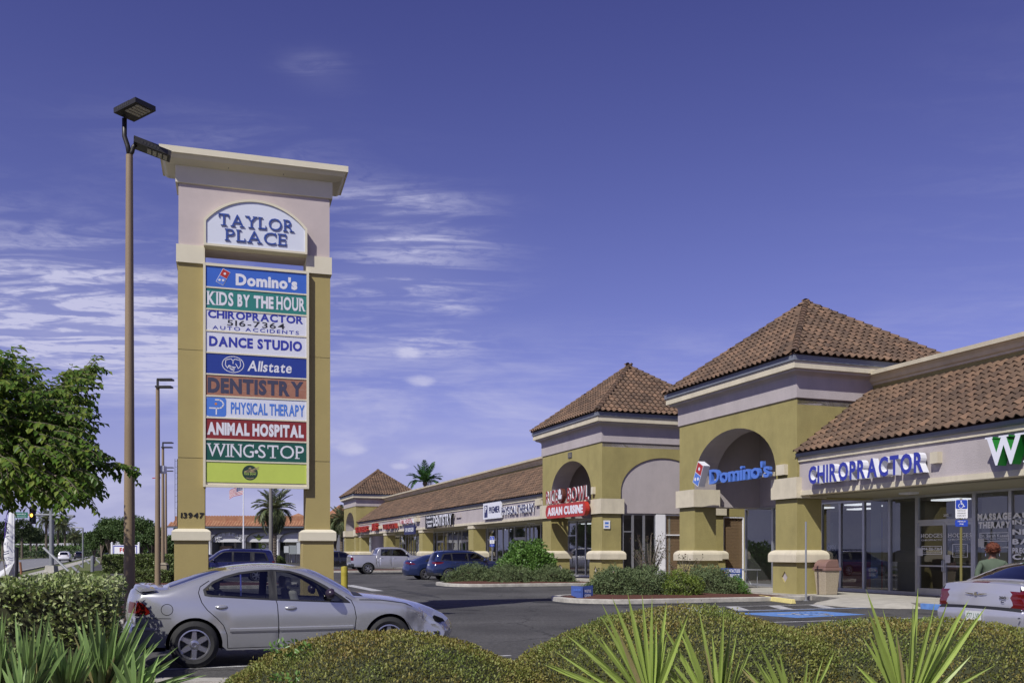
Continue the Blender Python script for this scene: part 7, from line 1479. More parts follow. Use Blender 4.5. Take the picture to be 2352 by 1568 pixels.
f.prism([(p[0], 0, p[1]) for p in out], (0, .45, 0)); f.build("arcade_wall", GST, t)
for c_ in [cs_[0]+2.54]+[c-2.54 for c in cs_]:
    f = MB(); f.lathe([(.32, 0), (.32, .2), (.2, .3), (.18, 3.1), (.3, 3.25), (.32, 3.5)], 12, Matrix.Translation((c_, .1, 0))); f.build("column", WHITE, t, smooth=40)
for c_ in cs_:
    a = [(c_+2.22*math.cos(math.pi*i/16), 3.5+1.07*math.sin(math.pi*i/16)) for i in range(17)]; b = [(c_+2.0*math.cos(math.pi*i/16), 3.5+.9*math.sin(math.pi*i/16)) for i in range(17)]
    f = MB(); f.add([(p[0], .5, p[1]) for p in a+[(c_-2.22, 3.1), (c_+2.22, 3.1)]], [tuple(range(19))]); f.build("arch_infill", WST, t)
f = MB(); f.prism([(NL0-.9, 0, 5.2), (NL0-.9, 0, 5.45), (NL1, 0, 5.45), (NL1, 0, 5.2)], (0, -.8, 0)); f.build("fascia", mat("slate fascia", (.12, .14, .17), .7), t)
ORT = mat("orange clay tile", (.27, .105, .055), .85, c2=(.36, .20, .11), vscale=1.6)
f = MB(); n = int((NL1-NL0+1.2)/.42)
for k in range(n):
    x = NL0-1.0+.42*k; top_in = max(0, (NL0+.5-x)); 
    z1_ = 7.05 if x > NL0+.2 else lerp(5.5, 7.05, (x-NL0+1.0)/1.2); y1_ = 3.0*(z1_-5.45)/1.6
    pr = [(.42*i/5, .11*math.sin(math.pi*i/5)) for i in range(6)]
    f.add([(x+p[0], -.85, 5.45+p[1]) for p in pr]+[(x+p[0], -.85+y1_, z1_+p[1]) for p in pr], [(i, i+1, 7+i, 6+i) for i in range(5)]+[tuple(range(6))])
ro = f.build("roof", ORT, t); ro["kind"] = "stuff"
f = MB(); f.box(NL0, .6, 5.2, NL1, 12, 7.0); f.build("roof_back", ORT, t)
for (u0, u1, z0_, z1_) in ((480, 508, .2, 3.2), (512, 536, .2, 3.2), (541, 554, .2, 3.2), (600, 632, .3, 3.2), (640, 654, .2, 3.2), (575, 596, .9, 3.2)):
    f = MB(); x0_, x1_ = at(u0, 0, 142.5).x-t.location.x, at(u1, 0, 142.5).x-t.location.x; f.box(x0_, 2.85, z0_, x1_, 2.99, z1_); w = f.build("window", mat("dark shop window", (.03, .035, .045), .15) if "dark shop window" not in MT else MT["dark shop window"], t)
    f = MB(); f.box(x0_-.08, 2.8, z0_, x0_, 2.99, z1_); f.box(x1_, 2.8, z0_, x1_+.08, 2.99, z1_); f.box(x0_, 2.8, z1_, x1_, 2.99, z1_+.08); f.build("window_frame", WHITE, w)
f = MB(); x0_ = at(497, 0, 140).x-t.location.x; f.box(x0_, 1.6, .2, x0_+1.8, 2.0, 2.5); f.build("stone_panel", mat("stacked stone", (.25, .18, .12), .9, var=.3, vscale=4), t)
ns = thing("new_leaf_sign", "white curved lettering NEW LEAF under the first arch of the background shop", "sign", (at(521, 0, 139.4).x, 140.35, 3.55))
for i, ch in enumerate("NEW LEAF"):
    if ch == ' ': continue
    x = (i-3.5)*.50; lettering("letter", ch, basis((x, -.02, .50-.085*(i-3.5)**2*.55), (math.cos(-(i-3.5)*.09), 0, math.sin(-(i-3.5)*.09)), (-math.sin(-(i-3.5)*.09), 0, math.cos(-(i-3.5)*.09))), .42, .52, .1, [WHITEP, WHITEP], ns, serif=True)
lg = thing("leaf_emblem", "small green winged emblem under the second arch of the background shop", "sign", (at(592, 0, 140).x, 140.4, 3.6)); f = MB(); f.prism([(-.9, 0, .5), (-.3, 0, .35), (0, 0, .7), (.3, 0, .35), (.9, 0, .5), (.3, 0, .0), (0, 0, -.25), (-.3, 0, .0)][::-1], (0, .08, 0)); f.build("emblem", mat("leaf green", (.14, .18, .03), .6), lg)
bn = thing("shop_banner", "white banner with a green logo reading BEST PRICES EXPERIENCED on the background shop", "banner", (at(619, 0, 141).x, 141.8, 1.9)); f = MB(); f.box(-1.85, 0, 0, 1.35, .04, 1.15); f.build("cloth", WHITE, bn); lettering("lettering", "BEST PRICES", basis((.3, -.01, .72), (1, 0, 0)), 1.9, .24, 0, [NAVY], bn, off=.03); lettering("lettering", "EXPERIENCED", basis((.3, -.01, .36), (1, 0, 0)), 1.9, .24, 0, [NAVY], bn, off=.03)
f = MB(); f.box(-1.86, -.01, .0, -1.5, -.004, 1.15); f.lathe([(.42, 0), (.25, .0)], 16, basis((-1.15, -.012, .58), (1, 0, 0))); f.build("logo", mat("banner green", (.22, .33, .05), .7), bn)
EB = mat("grey electrical box", (.22, .24, .25), .6)
for i, (u, w, z0_, z1_, c) in enumerate(((658, .8, 1.5, 2.5, WST), (672, 1.2, 1.3, 2.6, EB), (687, .8, 1.3, 3.0, WST), (700, .8, 1.4, 2.8, WST))):
    e = thing("electrical_box", ("pale meter box at the left of the shop's electrical boxes", "darkest grey electrical box on the background shop's wall", "tall pale electrical box on the background shop's wall", "pale electrical box nearest the pylon sign's right pillar")[i], "electrical box", (at(u, 0, 139.5).x, 139.6, 0), 0, "electrical boxes on the background shop")
    f = MB(); f.box(-w/2, 0, z0_, w/2, .3, z1_); f.build("cabinet", EB if c is EB else mat("pale grey box", (.4, .42, .44), .6) if "pale grey box" not in MT else MT["pale grey box"], e); f = MB(); f.box(-w/3, .1, 0, -w/3+.08, .18, z0_); f.box(w/3-.08, .1, 0, w/3, .18, z0_); f.build("leg", BRONZE, e)
# another tiled building behind
t = thing("far_building", "distant building with an orange hip roof, its top showing right of the pylon sign", "building", (at(700, 1267, 175).x, 175, 0)); f = MB(); f.box(-6, 0, 0, 14, 12, 6.8); f.build("wall", WST, t); f = MB(); f.add([(-6.5, -.5, 6.8), (2.5, -.5, 6.8), (2.5, 8, 6.8), (-6.5, 8, 6.8), (-2, 3.5, 9.0)], [(0, 1, 4), (1, 2, 4), (2, 3, 4), (3, 0, 4)]); f.add([(3, -.5, 6.8+1), (12, -.5, 6.8+1), (12, 8, 7.8), (3, 8, 7.8), (5.8, 3.5, 10.6)], [(0, 1, 4), (1, 2, 4), (2, 3, 4), (3, 0, 4)]); f.box(3.3, 0, 6.8, 11.7, 7.5, 7.8, 1); f.build("roof", [ORT, WST], t)
for i, (u, w, h, y) in enumerate(((150, 16, 5, 560), (185, 26, 4.5, 520), (240, 14, 4.5, 420), (75, 30, 5, 600))):
    t = thing("distant_shop", ("pale distant shop behind the median palms", "long low distant shop down the street", "small distant shop left of the lease sign", "distant pale building behind the cabbage palms")[i], "building", (at(u, 1267, y).x, y, 0)); f = MB(); f.box(-w/2, 0, 0, w/2, 10, h); f.build("wall", WST, t); f = MB(); f.prism([(-w/2-.5, -.5, h), (w/2+.5, -.5, h), (w/2-2, 5, h+2), (-w/2+2, 5, h+2)], (0, .1, 0)); f.build("roof", mat("pale metal roof", (.32, .32, .33), .7) if "pale metal roof" not in MT else MT["pale metal roof"], t)
# flag and pole
t = thing("flag_pole", "tall white flag pole in front of the background shop", "flag pole", (at(559, 0, 112).x, 112, 0)); f = MB(); f.tube([(0, 0, 0), (0, 0, 1.6+(1267-1112)*112/2150)], [.10, .06], 8); f.lathe([(0, -.1), (.1, 0), (0, .1)], 8, Matrix.Translation((0, 0, 9.75))); f.build("pole", WHITE, t, smooth=40)
fl = thing("flag", "stars and stripes flag blowing left from the white flag pole", "flag", (at(557.5, 0, 112).x, 112, 1.6+(1267-1113)*112/2150))
def flagp(s_, v): # s 0..1 along the fly (to the left), v 0..1 downwards
    return (-1.65*s_, .16*math.sin(s_*7+v)*s_, -1.15*v-.75*s_**1.4*(1-.35*v)+.05*math.sin(s_*9+2*v)*s_)
RW = [mat("flag red", (.38, .03, .04), .8), mat("flag white", (.68, .68, .70), .8), mat("flag blue", (.03, .04, .16), .8)]
f = MB(); n = 18
for r_ in range(13):
    for k in range(n):
        if r_ < 7 and k < n*.4: mi = 2
        else: mi = r_ % 2
        f.add([flagp(k/n, r_/13), flagp(k/n, (r_+1)/13), flagp((k+1)/n, (r_+1)/13), flagp((k+1)/n, r_/13)], [(0, 1, 2, 3)], mi)
f.build("cloth", RW, fl, smooth=True)
f = MB(); 
for a in range(5):
    for b in range(4):
        s_, v = (.04+.075*a), (.06+.125*b); p = flagp(s_, v); f.add([(p[0]-.035, p[1]-.02, p[2]), (p[0], p[1]-.02, p[2]-.05), (p[0]+.035, p[1]-.02, p[2]), (p[0], p[1]-.02, p[2]+.05)], [(0, 1, 2, 3)])
st_ = f.build("star", RW[1], fl); st_["kind"] = "stuff"
t = thing("utility_pole", "grey wooden utility pole in front of the feather palm", "utility pole", (at(622, 0, 104).x, 104, 0)); f = MB(); f.tube([(0, 0, 0), (.0, 0, 6), (-.03, 0, 13)], [.24, .2, .16], 10); f.build("pole", mat("weathered grey wood", (.20, .19, .17), .9, var=.15, stretch=(1, 1, .2)), t, smooth=40); f = MB(); f.box(-1.2, -.1, 12.2, 1.2, .1, 12.4); f.build("crossarm", BRONZE2, t)
# FOR LEASE sign
t = thing("lease_sign", "white board with blue border and red FOR LEASE lettering behind the near lamp post", "sign", (at(288, 0, 85).x, 85, 0)); f = MB(); f.box(-1.15, -.05, .3, 1.15, .0, 2.25); f.build("board", WHITE, t); f = MB()
for s_ in (-1, 1): f.box(s_*1.22-.07, -.1, 0, s_*1.22+.07, .05, 2.42); f.frustum((s_*1.22-.1, -.13, s_*1.22+.1, .08), (s_*1.22-.03, -.05, s_*1.22+.03, 0), 2.42, 2.5)
f.build("post", WHITE, t); f = MB(); 
for r_ in ((-1.08, 2.10, 1.08, 2.19), (-1.08, .4, 1.08, .48), (-1.08, .49, -1.0, 2.09), (1.0, .49, 1.08, 2.09)): f.box(r_[0], -.056, r_[1], r_[2], -.0505, r_[3])
f.build("border", BLUE, t); lettering("lettering", "FOR", basis((0, -.058, 1.58), (1, 0, 0)), 1.0, .42, 0, [RED], t, off=.04); lettering("lettering", "LEASE", basis((0, -.058, .98), (1, 0, 0)), 1.75, .44, 0, [RED], t, off=.04)
# traffic signal: mast, arm, heads, street name plate
MX, MY = at(118, 0, 68).x, 68.0
GAL = mat("galvanised steel", (.24, .25, .26), .6, metal=.3, var=.1)
t = thing("signal_mast", "grey steel traffic signal mast on a concrete foot with its arm over the street", "signal mast", (MX, MY, 0)); f = MB(); f.tube([(0, 0, .6), (0, 0, 6.5)], [.17, .13], 14); f.build("pole", GAL, t, smooth=40); f = MB(); f.frustum((-.38, -.38, .38, .38), (-.30, -.30, .30, .30), 0, .62); f.build("foundation", CONC, t)
az = at(60, 1181, 68).z; f = MB(); f.tube([(at(20, 0, 68.5).x-MX, .3, az+.05), (0, 0, az-.02), (at(163, 0, 66).x-MX, -1.5, az-.18)], [.05, .08, .09], 8); f.build("mast_arm", GAL, t, smooth=40)
sg = thing("traffic_light", "traffic light hanging from the signal arm with its middle amber lamp lit", "traffic light", (at(73, 0, 68).x, 68.15, az)); f = MB(); f.box(-.17, -.14, -.6, .17, .1, .5); f.build("housing", BLACK, sg)
f = MB(); f.box(-.24, -.04, -.68, .24, -.02, .60); f.build("backplate", BLACK, sg)
for k, (zz_, m_) in enumerate(((.30, mat("unlit red lens", (.05, .01, .01), .3)), (-.05, mat("lit amber lens", (1.0, .45, .05), .3, emit=6)), (-.40, mat("unlit green lens", (.01, .04, .02), .3)))):
    f = MB(); f.lathe([(0, .145), (.11, .143), (.12, .14)], 16, Matrix.Translation((0, 0, zz_)) @ Matrix.Rotation(R(90), 4, 'X')); f.build("lens", m_, sg)
    f = MB(); f.lathe([(.13, .14), (.13, .28)], 16, Matrix.Translation((0, 0, zz_)) @ Matrix.Rotation(R(90), 4, 'X')); f.build("visor", BLACK, sg)
sn = thing("street_name_sign", "green street name sign on the signal arm left of the traffic light", "street sign", (at(49, 0, 68).x, 67.9, az-.05)); f = MB(); f.box(-.75, 0, -.2, .50, .03, .22); f.build("plate", mat("street sign green", (.01, .14, .09), .5), sn); lettering("lettering", "Discovery", basis((-.1, -.006, .0), (1, 0, 0)), .95, .16, 0, [LW], sn, off=.01); lettering("lettering", "Elementary", basis((-.1, -.006, -.15), (1, 0, 0)), .95, .09, 0, [LW], sn)
t = thing("signal_gantry", "second grey signal arm further down the street", "signal mast", (at(172, 0, 95).x, 95, 0)); f = MB(); zz_ = at(180, 1211, 95).z; f.tube([(-.6, 0, zz_-.02), (.2, 0, zz_+.02), (at(190, 0, 95).x-t.location.x, 0, zz_-.05)], [.05, .06, .07], 8); f.tube([(at(190, 0, 95).x-t.location.x, 0, zz_-.05), (at(190, 0, 95).x-t.location.x, 0, 0)], .08, 8); f.build("mast_arm", GAL, t)
# slanting grey rails on the lawn
ci1 = lambda x, y: (x/5.113/1.0884, (1250+y/5.113)/1.0884)
for i, (p, q, y0_, y1_, r_) in enumerate((((556, 604), (945, 970), 60, 48, .085), ((925, 845), (1030, 945), 52, 49, .10), ((1010, 815), (1050, 850), 62, 60, .10), ((1095, 760), (1140, 810), 72, 70, .12), ((1180, 712), (1285, 805), 76, 72, .12))):
    y1_ = 3440/(ci1(*q)[1]-1267)*1.0; y0_ = y1_+1.2; r_ = .055+.0005*y1_; a_, b_ = at(*ci1(*p), y0_), at(*ci1(*q), y1_); t = thing("leaning_pipe", ("longest leaning grey pipe stuck in the lawn by the signal mast", "short leaning grey pipe low on the lawn right of the long one", "stub of grey pipe beside the footpath", "tiny grey pipe stub near the upright post", "leaning grey pipe joined to the upright post near the footpath")[i], "pipe", tuple(b_), 0, "grey pipes on the lawn"); f = MB(); d_ = (b_-a_).normalized(); e_ = b_+d_*max(0, (b_.z+.05)/max(.05, -d_.z)) if d_.z < 0 else b_; f.tube([a_-b_, e_-b_], r_, 8); f.build("pipe", GAL, t, smooth=40)
t = thing("pipe_post", "short upright grey post holding a leaning pipe near the footpath", "post", (at(212, 0, 73).x, 73, 0)); f = MB(); f.tube([(0, 0, 0), (0, 0, at(212, 1276, 73).z)], .14, 8); f.build("pipe", GAL, t, smooth=40)
# feather flag, dark post, stake, white cloth at the far left
t = thing("feather_flag", "tall white feather flag with black lettering and purple edge at the left", "feather flag", (at(30, 0, 20).x, 20, 0))
ffx = lambda u, v, y=20: at(u, v, y)-t.location
L_e = [(26, 1150), (15, 1185), (12, 1220), (11, 1250), (13, 1280), (17, 1305)]; R_e = [(33, 1150), (31, 1185), (30, 1220), (30, 1250), (30, 1280), (31, 1303)]
f = MB(); n = len(L_e)
f.v = [tuple(ffx(*p)+Vector((0, .08*math.sin(i*1.3), 0))) for i, p in enumerate(L_e)]+[tuple(ffx((p[0]+q[0])/2, p[1])+Vector((0, -.08+.05*math.sin(i*2), 0))) for i, (p, q) in enumerate(zip(L_e, R_e))]+[tuple(ffx(*p)) for p in R_e]
for i in range(n-1): f.f += [(i, i+1, n+i+1, n+i), (n+i, n+i+1, 2*n+i+1, 2*n+i)]; f.m += [0, 0]
f.build("cloth", WHITE, t, smooth=True); f = MB(); f.tube([ffx(p[0]-.6, p[1]) for p in L_e], .008, 5); f.build("purple_edge", mat("purple trim", (.08, .03, .3), .6), t); f = MB(); f.tube([(at(32, 0, 20).x-t.location.x, 0, 0), ffx(32, 1180), ffx(30, 1120), ffx(22, 1085)], .013, 6); f.build("pole", WHITE, t)
for i, (s_, v, h) in enumerate((("S", 1198, .07), ("GIS", 1222, .12), ("AY", 1252, .07), ("PG", 1286, .07))): lettering("lettering", s_, basis(ffx(21, v)+Vector((0, -.13, 0)), (1, 0, .05)), .10, h, 0, [NAVY], t, slant=.1)
for v in (1235, 1269, 1274, 1300): f = MB(); p, q = ffx(14.5, v)+Vector((0, -.12, 0)), ffx(27.5, v-4)+Vector((0, -.12, 0)); f.add([tuple(p), tuple(q), tuple(q+Vector((0, 0, .018))), tuple(p+Vector((0, 0, .018)))], [(0, 1, 2, 3)]); f.build("stripe", NAVY, t)
t = thing("white_tarpaulin", "white cloth sheet slanting up behind the hedge at the left edge", "tarpaulin", tuple(at(0, 1340, 16))); f = MB(); q = [at(-30, 1330, 16), at(32, 1291, 15.6), at(32, 1346, 15.8), at(-30, 1352, 16)]; f.prism([tuple(p-t.location) for p in q], (0, .02, 0)); f.add([tuple(at(32, 1291, 15.6)-t.location), tuple(at(6, 1346, 15.2)-t.location), tuple(at(32, 1346, 15.7)-t.location)], [(0, 1, 2)]); f.build("cloth", WHITE, t)
t = thing("black_post", "thin black post beside the feather flag", "post", (at(36, 0, 15.5).x, 15.5, 0)); f = MB(); f.tube([(0, 0, 0), (.02, 0, at(39, 1256, 15.5).z)], .028, 6); f.build("post", BLACK, t)
t = thing("orange_stake", "short orange brown wooden stake on the lawn right of the black post", "stake", (at(46, 0, 40).x, 40, 0)); f = MB(); f.tube([(.12, 0, 0), (0, 0, at(42, 1290, 40).z)], .05, 6); f.build("stake", mat("orange brown wood", (.28, .13, .07), .85), t)
t = thing("utility_box", "narrow tan utility cabinet standing by the second lamp post", "utility box", (at(378, 0, 43).x, 43, 0)); f = MB(); f.box(-.17, -.1, .2, .12, .1, at(0, 1291, 43).z-.1); f.frustum((-.2, -.13, .15, .13), (-.1, -.1, .05, .1), at(0, 1291, 43).z-.1, at(0, 1291, 43).z); f.build("cabinet", mat("tan cabinet", (.26, .22, .15), .7), t); f = MB(); f.box(.13, -.05, 0, .2, .05, 1.0); f.box(-.05, -.12, .3, .0, -.1, .8); f.build("post", BLACK, t)
# ---------------------------------------------------------------- things in front of the shops
GP = mat("grey steel post", (.30, .31, .33), .5, metal=.4)
pp = F(-1.38, -.69); t = thing("empty_sign_post", "bare grey steel post at the kerb in front of the waste bin", "post", tuple(pp)); f = MB(); f.tube([(0, 0, 0), (0, 0, 2.6)], .032, 8); f.lathe([(.09, 0), (.09, .02), (0, .03)], 10); f.build("post", GP, t)
def park_sign(label, loc, z0, s=1.0, pm=None):
    t = thing("disabled_parking_sign", label, "parking sign", loc, A20*0+R(-8), "disabled parking signs"); PZ = mat("olive painted post", (.17, .15, .04), .7) if "olive painted post" not in MT else MT["olive painted post"]
    f = MB(); f.tube([(0, .03, 0), (0, .03, z0+.62*s)], .035, 8); f.build("post", pm or PZ, t)
    SB = mat("sign blue", (.02, .06, .42), .4) if "sign blue" not in MT else MT["sign blue"]
    def rr(w, h, z, y, m, nm): 
        c = .03; pts_ = []
        for cx_, cz_, t0 in ((w/2-c, h/2-c, 0), (-w/2+c, h/2-c, 90), (-w/2+c, -h/2+c, 180), (w/2-c, -h/2+c, 270)):
            for k in (0, 45, 90): pts_.append((cx_+c*math.cos(R(t0+k)), y, z+cz_+c*math.sin(R(t0+k))))
        f = MB(); f.prism(pts_, (0, .006, 0)); return f.build(nm, m, t)
    rr(.32*s, .52*s, z0+.33*s, -.012, WHITE, "plate"); rr(.30*s, .25*s, z0+.455*s, -.015, SB, "symbol_plate"); rr(.33*s, .18*s, z0-.06*s, -.012, SB, "fine_plate")
    wheelchair(basis((-.02, -.0225, z0+.445*s), (1, 0, 0)), WHITE, t, "wheelchair_symbol", .24*s)
    for i, (tx, zz_) in enumerate((("PARKING BY", .27), ("DISABLED", .20), ("PERMIT", .13), ("ONLY", .06))): lettering("lettering", tx, basis((0, -.0215, z0+zz_*s-.0), (1, 0, 0)), .22*s, .032*s, 0, [BLACK], t)
    lettering("lettering", "MINIMUM", basis((0, -.0215, z0-.03*s), (1, 0, 0)), .2*s, .035*s, 0, [WHITE], t); lettering("lettering", "FINE", basis((0, -.0215, z0-.10*s), (1, 0, 0)), .1*s, .035*s, 0, [WHITE], t)
p = F(-7.1, 0.05, .15); park_sign("blue and white disabled parking sign on an olive post before the glass shop doors", tuple(p), 2.30)
p = F(32.4, -.1, .15); park_sign("small blue and white disabled parking sign in front of the far shops", tuple(p), 1.95, .95, GP)
# waste bin
t = thing("waste_bin", "square pebble finish waste bin with a domed brown lid beside the near tower's pillar", "waste bin", tuple(F(-.62, .75, .15)), A20)
PEB = mat("exposed pebble concrete", (.30, .24, .16), .95, c2=(.48, .42, .32), vscale=45, bump=1.0, bscale=60); LID = mat("brown plastic lid", (.22, .13, .11), .5)
f = MB(); f.frustum((-.24, -.24, .24, .24), (-.30, -.30, .30, .30), 0, .82); o = f.build("bin_body", PEB, t); bevel(o, .02)
f = MB(); f.frustum((-.34, -.34, .34, .34), (-.33, -.33, .33, .33), .82, .93); o = f.build("lid_rim", LID, t); bevel(o, .015)
pr = [(-.31, .93)]+[(-.31+.31*(1-math.cos(R(a_))) if True else 0, .93+.27*math.sin(R(a_))) for a_ in range(15, 91, 15)]+[(.22, 1.20), (.29, .93)]
f = MB(); f.prism([(p_[0], -.30, p_[1]) for p_ in pr], (0, .6, 0)); o = f.build("lid", LID, t); bevel(o, .02); f = MB(); f.box(-.345, -.2, .84, -.335, .2, .875); f.build("opening", BLACK, t)
# wheel stop, table, yard signs, notice
def wstop(label, a, b, L_, rz=0.0, z=0):
    t = thing("wheel_stop", label, "wheel stop", tuple(F(a, b, z)), A20+rz, "wheel stops"); f = MB(); f.prism([(-.09, -L_/2, 0), (.09, -L_/2, 0), (.055, -L_/2, .14), (-.055, -L_/2, .14)], (0, L_, 0)); o = f.build("block", YELP, t); bevel(o, .015); return t
a0_, b0_ = .75, -1.25
p0, p1 = G(1733, 1374), G(1838, 1388); t = wstop("pale yellow concrete wheel stop at the end of the bay before the near tower pillar", 0, 0, 2.2); mid = (p0+p1)/2; t.location = (mid.x, mid.y, 0); d_ = p1-p0; t.rotation_euler = (0, 0, math.atan2(d_.y, d_.x)-R(90)+math.pi); t.scale = (1, min(1.25, d_.length/2.2), 1)
for a, lb in ((42, "pale yellow wheel stop under the silver pickup's nose"), (44.8, "pale yellow wheel stop in the empty bay beyond the pickup"), (24, "pale wheel stop in front of the blue crossover")): wstop(lb, a, -1.9, 1.9)
YB = mat("yard sign blue", (.055, .10, .32), .5)
t = thing("yard_sign", "small folded blue yard sign reading WE'RE OPEN at the tip of the nearer island", "yard sign", tuple(at(1338, 1372, 29.9)))
for nm_, u0, u1, va0, va1, vb0, vb1 in (("left_panel", 1312, 1339, 1344, 1366, 1346, 1377), ("panel", 1336, 1362, 1346, 1377, 1343, 1371)):
    ya, yb = (30.2, 29.9) if nm_ == "left_panel" else (29.9, 30.2); f = MB(); q = [at(u0, va1, ya), at(u1, vb1, yb), at(u1, vb0, yb), at(u0, va0, ya)]; f.prism([tuple(p_-t.location) for p_ in q], (0, .012, 0)); f.build("panel", YB, t)
lettering("lettering", "WE'RE", basis(at(1350, 1360, 29.98)-t.location+Vector((0, 0, 0)), (1, .85, 0)), .30, .10, 0, [LW], t, off=.03); lettering("lettering", "OPEN", basis(at(1350, 1370, 29.98)-t.location+Vector((0, 0, 0)), (1, .85, 0)), .28, .09, 0, [LW], t, off=.03)
lettering("lettering", "WE ARE OPEN", basis(at(1325, 1356, 29.98)-t.location+Vector((0, 0, 0)), (1, -.85, 0)), .28, .06, 0, [PB], t)
t = thing("carryout_sign", "blue yard sign reading CONTACTLESS CARRYOUT with a small domino between shrubs and table", "yard sign", tuple(at(1678, 1345, 36.0))); f = MB(); q = [at(1654, 1330, 36), at(1704, 1334, 36.1), at(1704, 1305, 36.1), at(1654, 1303, 36)]; f.prism([tuple(p_-t.location) for p_ in q], (0, .015, 0)); f.tube([at(1665, 1335, 36)-t.location, at(1665, 1360, 36)-t.location], .01, 4); f.tube([at(1693, 1335, 36)-t.location, at(1693, 1360, 36)-t.location], .01, 4); f.build("panel", YB, t)
lettering("lettering", "CONTACTLESS", basis(at(1684, 1314, 35.96)-t.location, (1, .03, 0)), .54, .13, 0, [LW], t, off=.03); lettering("lettering", "CARRYOUT", basis(at(1684, 1326, 35.96)-t.location, (1, .03, 0)), .50, .15, 0, [LW], t, off=.03); domino(basis(at(1662, 1316, 35.97)-t.location, (1, 0, 0)), .075, .004, t)
t = thing("folding_table", "grey folding table standing beside the blue carryout sign under the near tower", "table", tuple(F(5.8, 1.6, .15)), A20); f = MB(); f.box(-.35, -.9, .72, .35, .9, .76); f.build("table_top", GP, t)
for y in (-.75, .75):
    f = MB(); f.tube([(-.28, y, .72), (-.28, y, 0)], .014, 6); f.tube([(.28, y, .72), (.28, y, 0)], .014, 6); f.tube([(-.28, y, .12), (.28, y, .12)], .012, 6); f.tube([(0, y, .12), (0, y*.3, .72)], .01, 5); f.build("leg", GP, t)
n_ = thing("wall_notice", "small white notice on the corner pillar of the middle tower", "notice", tuple(F(13.98, -.62, 2.75)), A20); f = MB(); f.box(-.06, -.03, -.02, .28, .0, .38); f.build("plate", WHITE, n_); f = MB(); f.box(0, -.034, .05, .2, -.031, .12); f.box(0, -.034, .2, .2, -.031, .3); f.build("print", PB, n_)
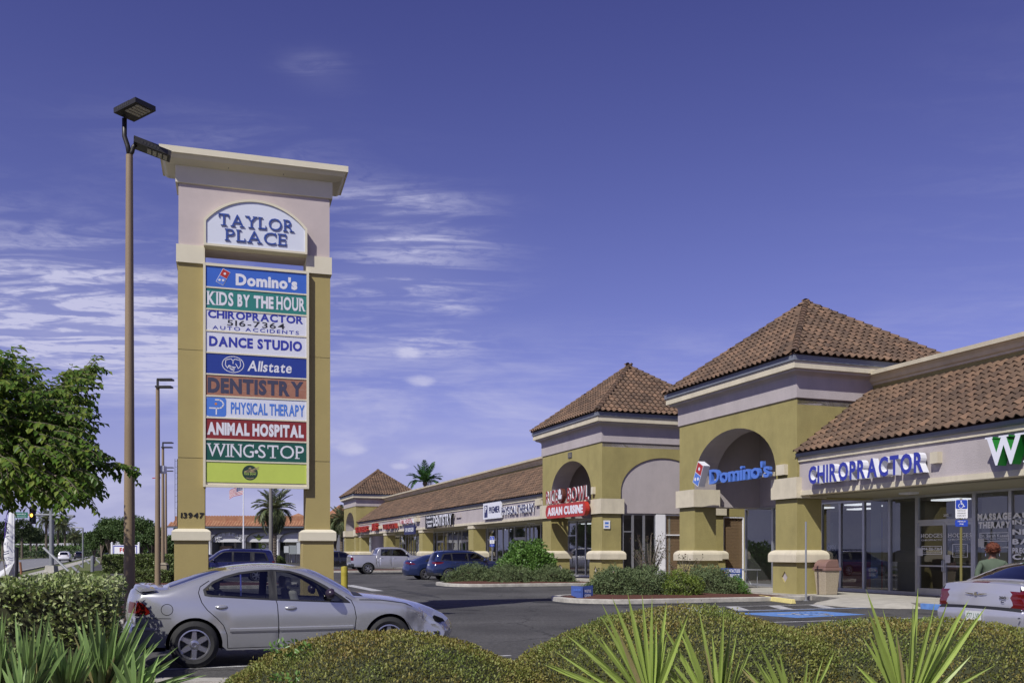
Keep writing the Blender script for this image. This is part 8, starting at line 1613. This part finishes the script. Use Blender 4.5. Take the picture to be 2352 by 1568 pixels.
# ---------------------------------------------------------------- person
def person(label, loc, rz):
    t = thing("person", label, "person", loc, rz); me = bpy.data.meshes.new("body"); V = []; E = []; Rr = []
    def j(p, r_, par=None): V.append(p); Rr.append(r_); 
    J = [((0, 0, .95), (.17, .13), None), ((0, 0, 1.10), (.16, .12), 0), ((0, 0, 1.28), (.185, .125), 1), ((0, .0, 1.40), (.17, .10), 2), ((0, .0, 1.47), (.062, .062), 3), ((0, -.01, 1.52), (.055, .055), 4), ((0, -.015, 1.58), (.085, .10), 5), ((0, -.02, 1.66), (.075, .09), 6),
         ((.19, 0, 1.385), (.062, .06), 3), ((.26, .03, 1.22), (.055, .055), 8), ((.28, .06, 1.08), (.046, .046), 9), ((.25, -.12, 1.0), (.038, .038), 10), ((.22, -.22, 1.02), (.03, .03), 11),
         ((-.19, 0, 1.385), (.062, .06), 3), ((-.29, .05, 1.22), (.055, .055), 13), ((-.33, .07, 1.06), (.046, .046), 14), ((-.28, -.08, .98), (.038, .038), 15), ((-.24, -.16, 1.0), (.03, .03), 16),
         ((.10, 0, .86), (.11, .11), 0), ((.11, -.02, .48), (.07, .07), 18), ((.11, .02, .09), (.045, .045), 19), ((.12, -.13, .04), (.04, .03), 20), ((-.10, 0, .86), (.11, .11), 0), ((-.12, .0, .48), (.07, .07), 22), ((-.12, .05, .09), (.045, .045), 23), ((-.13, -.10, .04), (.04, .03), 24)]
    me.from_pydata([a[0] for a in J], [(a[2], i) for i, a in enumerate(J) if a[2] is not None], []); o = link("body", me, t)
    sk = o.modifiers.new("skin", 'SKIN'); 
    if not me.skin_vertices: 
        bmx = bmesh.new(); bmx.from_mesh(me); bmx.verts.layers.skin.verify(); bmx.to_mesh(me); bmx.free()
    for i, a in enumerate(J): me.skin_vertices[0].data[i].radius = a[1]
    me.skin_vertices[0].data[0].use_root = True; sb = o.modifiers.new("sub", 'SUBSURF'); sb.levels = 2; sb.render_levels = 2
    skin = mat("brown skin", (.16, .075, .045), .5); shirt = mat("olive green shirt", (.085, .115, .075), .9, var=.12, vscale=5, bump=.4, bscale=12); pants = mat("dark trousers", (.03, .03, .04), .9)
    bpy.context.view_layer.update(); dg = bpy.context.evaluated_depsgraph_get(); m2 = bpy.data.meshes.new_from_object(o.evaluated_get(dg)); o.modifiers.clear(); o.data = m2; m2.name = "body"; m2.materials.clear()
    for m_ in (skin, shirt, pants): m2.materials.append(m_)
    for p in m2.polygons:
        c = p.center; p.use_smooth = True; p.material_index = 0 if c.z > 1.47 or (abs(c.x) > .15 and c.z < 1.06 and c.y < .0) else 1 if c.z > .88 else 2
    f = MB(); n = 900; d = rnd(n); d = d[(d[:, 2] > -.35)]; P_ = d*[.115, .125, .125]+[0, .015, 1.66]; P_ = P_[~((P_[:, 1] < -.05) & (P_[:, 2] < 1.70))]
    f.lathe([(0, -.11), (.07, -.09), (.11, -.02), (.112, .05), (.08, .10), (0, .125)], 16, Matrix.Translation((0, .02, 1.665))); h = f.build("hair", mat("auburn hair", (.13, .035, .015), .8, var=.3, vscale=30, bump=.8), t, smooth=True)
    leafmesh("curls", P_*[.95, .95, 1]+[0, 0, -.005], rnd(len(P_)), rnd(len(P_)), .035, .018, MT["auburn hair"], h, "stuff")
    for s_ in (-1, 1):
        f = MB(); f.lathe([(0, -.02), (.022, -.01), (.03, .01), (0, .015)], 10, Matrix.Translation((s_*.098, .0, 1.60)) @ Matrix.Rotation(R(90), 4, 'Y')); f.build("ear", skin, t, smooth=True); f = MB(); f.tube([(s_*.11, 0, 1.57), (s_*.115, 0, 1.52)], .008, 5); f.build("earring", CHR, t)
        f = MB(); f.lathe([(0, -.012), (.012, -.004), (.012, .004), (0, .012)], 8, Matrix.Translation((s_*.035, -.108, 1.61))); f.build("eye", WHITE, t, smooth=True)
        # hands: palm with five bent fingers
        base = Vector((.22, -.22, 1.02)) if s_ > 0 else Vector((-.24, -.16, 1.0)); f = MB(); f.cbox((base.x, base.y-.05, base.z), (.075, .09, .028))
        for k in range(4): x = base.x+(-.03+.02*k); L_ = (.065, .075, .07, .055)[k]; f.tube([(x, base.y-.09, base.z), (x, base.y-.09-L_*.5, base.z-.005), (x, base.y-.09-L_*.8, base.z-.03)], [.010, .009, .007], 6)
        f.tube([(base.x-s_*.035, base.y-.03, base.z), (base.x-s_*.065, base.y-.07, base.z-.01), (base.x-s_*.06, base.y-.10, base.z-.02)], [.012, .010, .008], 6); f.build("hand", skin, t, smooth=True)
    f = MB(); f.tube([(0, -.115, 1.60), (0, -.135, 1.575)], [.01, .016], 6); f.build("nose", skin, t, smooth=True); f = MB(); f.cbox((0, -.112, 1.545), (.045, .01, .012)); f.build("mouth", mat("lips", (.14, .04, .04), .5), t)
    return t
PX = at(2280, 0, 18.3)
PE_ = person("person with short auburn hair in an olive green shirt, standing beyond the grey saloon", (PX.x, 18.3, 0), R(180-12)); PE_.scale = (1.07, 1.1, 1.0)
for n_ in [o for o in bpy.data.objects if o.type == 'MESH' and o.data and len(o.data.polygons) == 0 and not o.children]: bpy.data.objects.remove(n_)
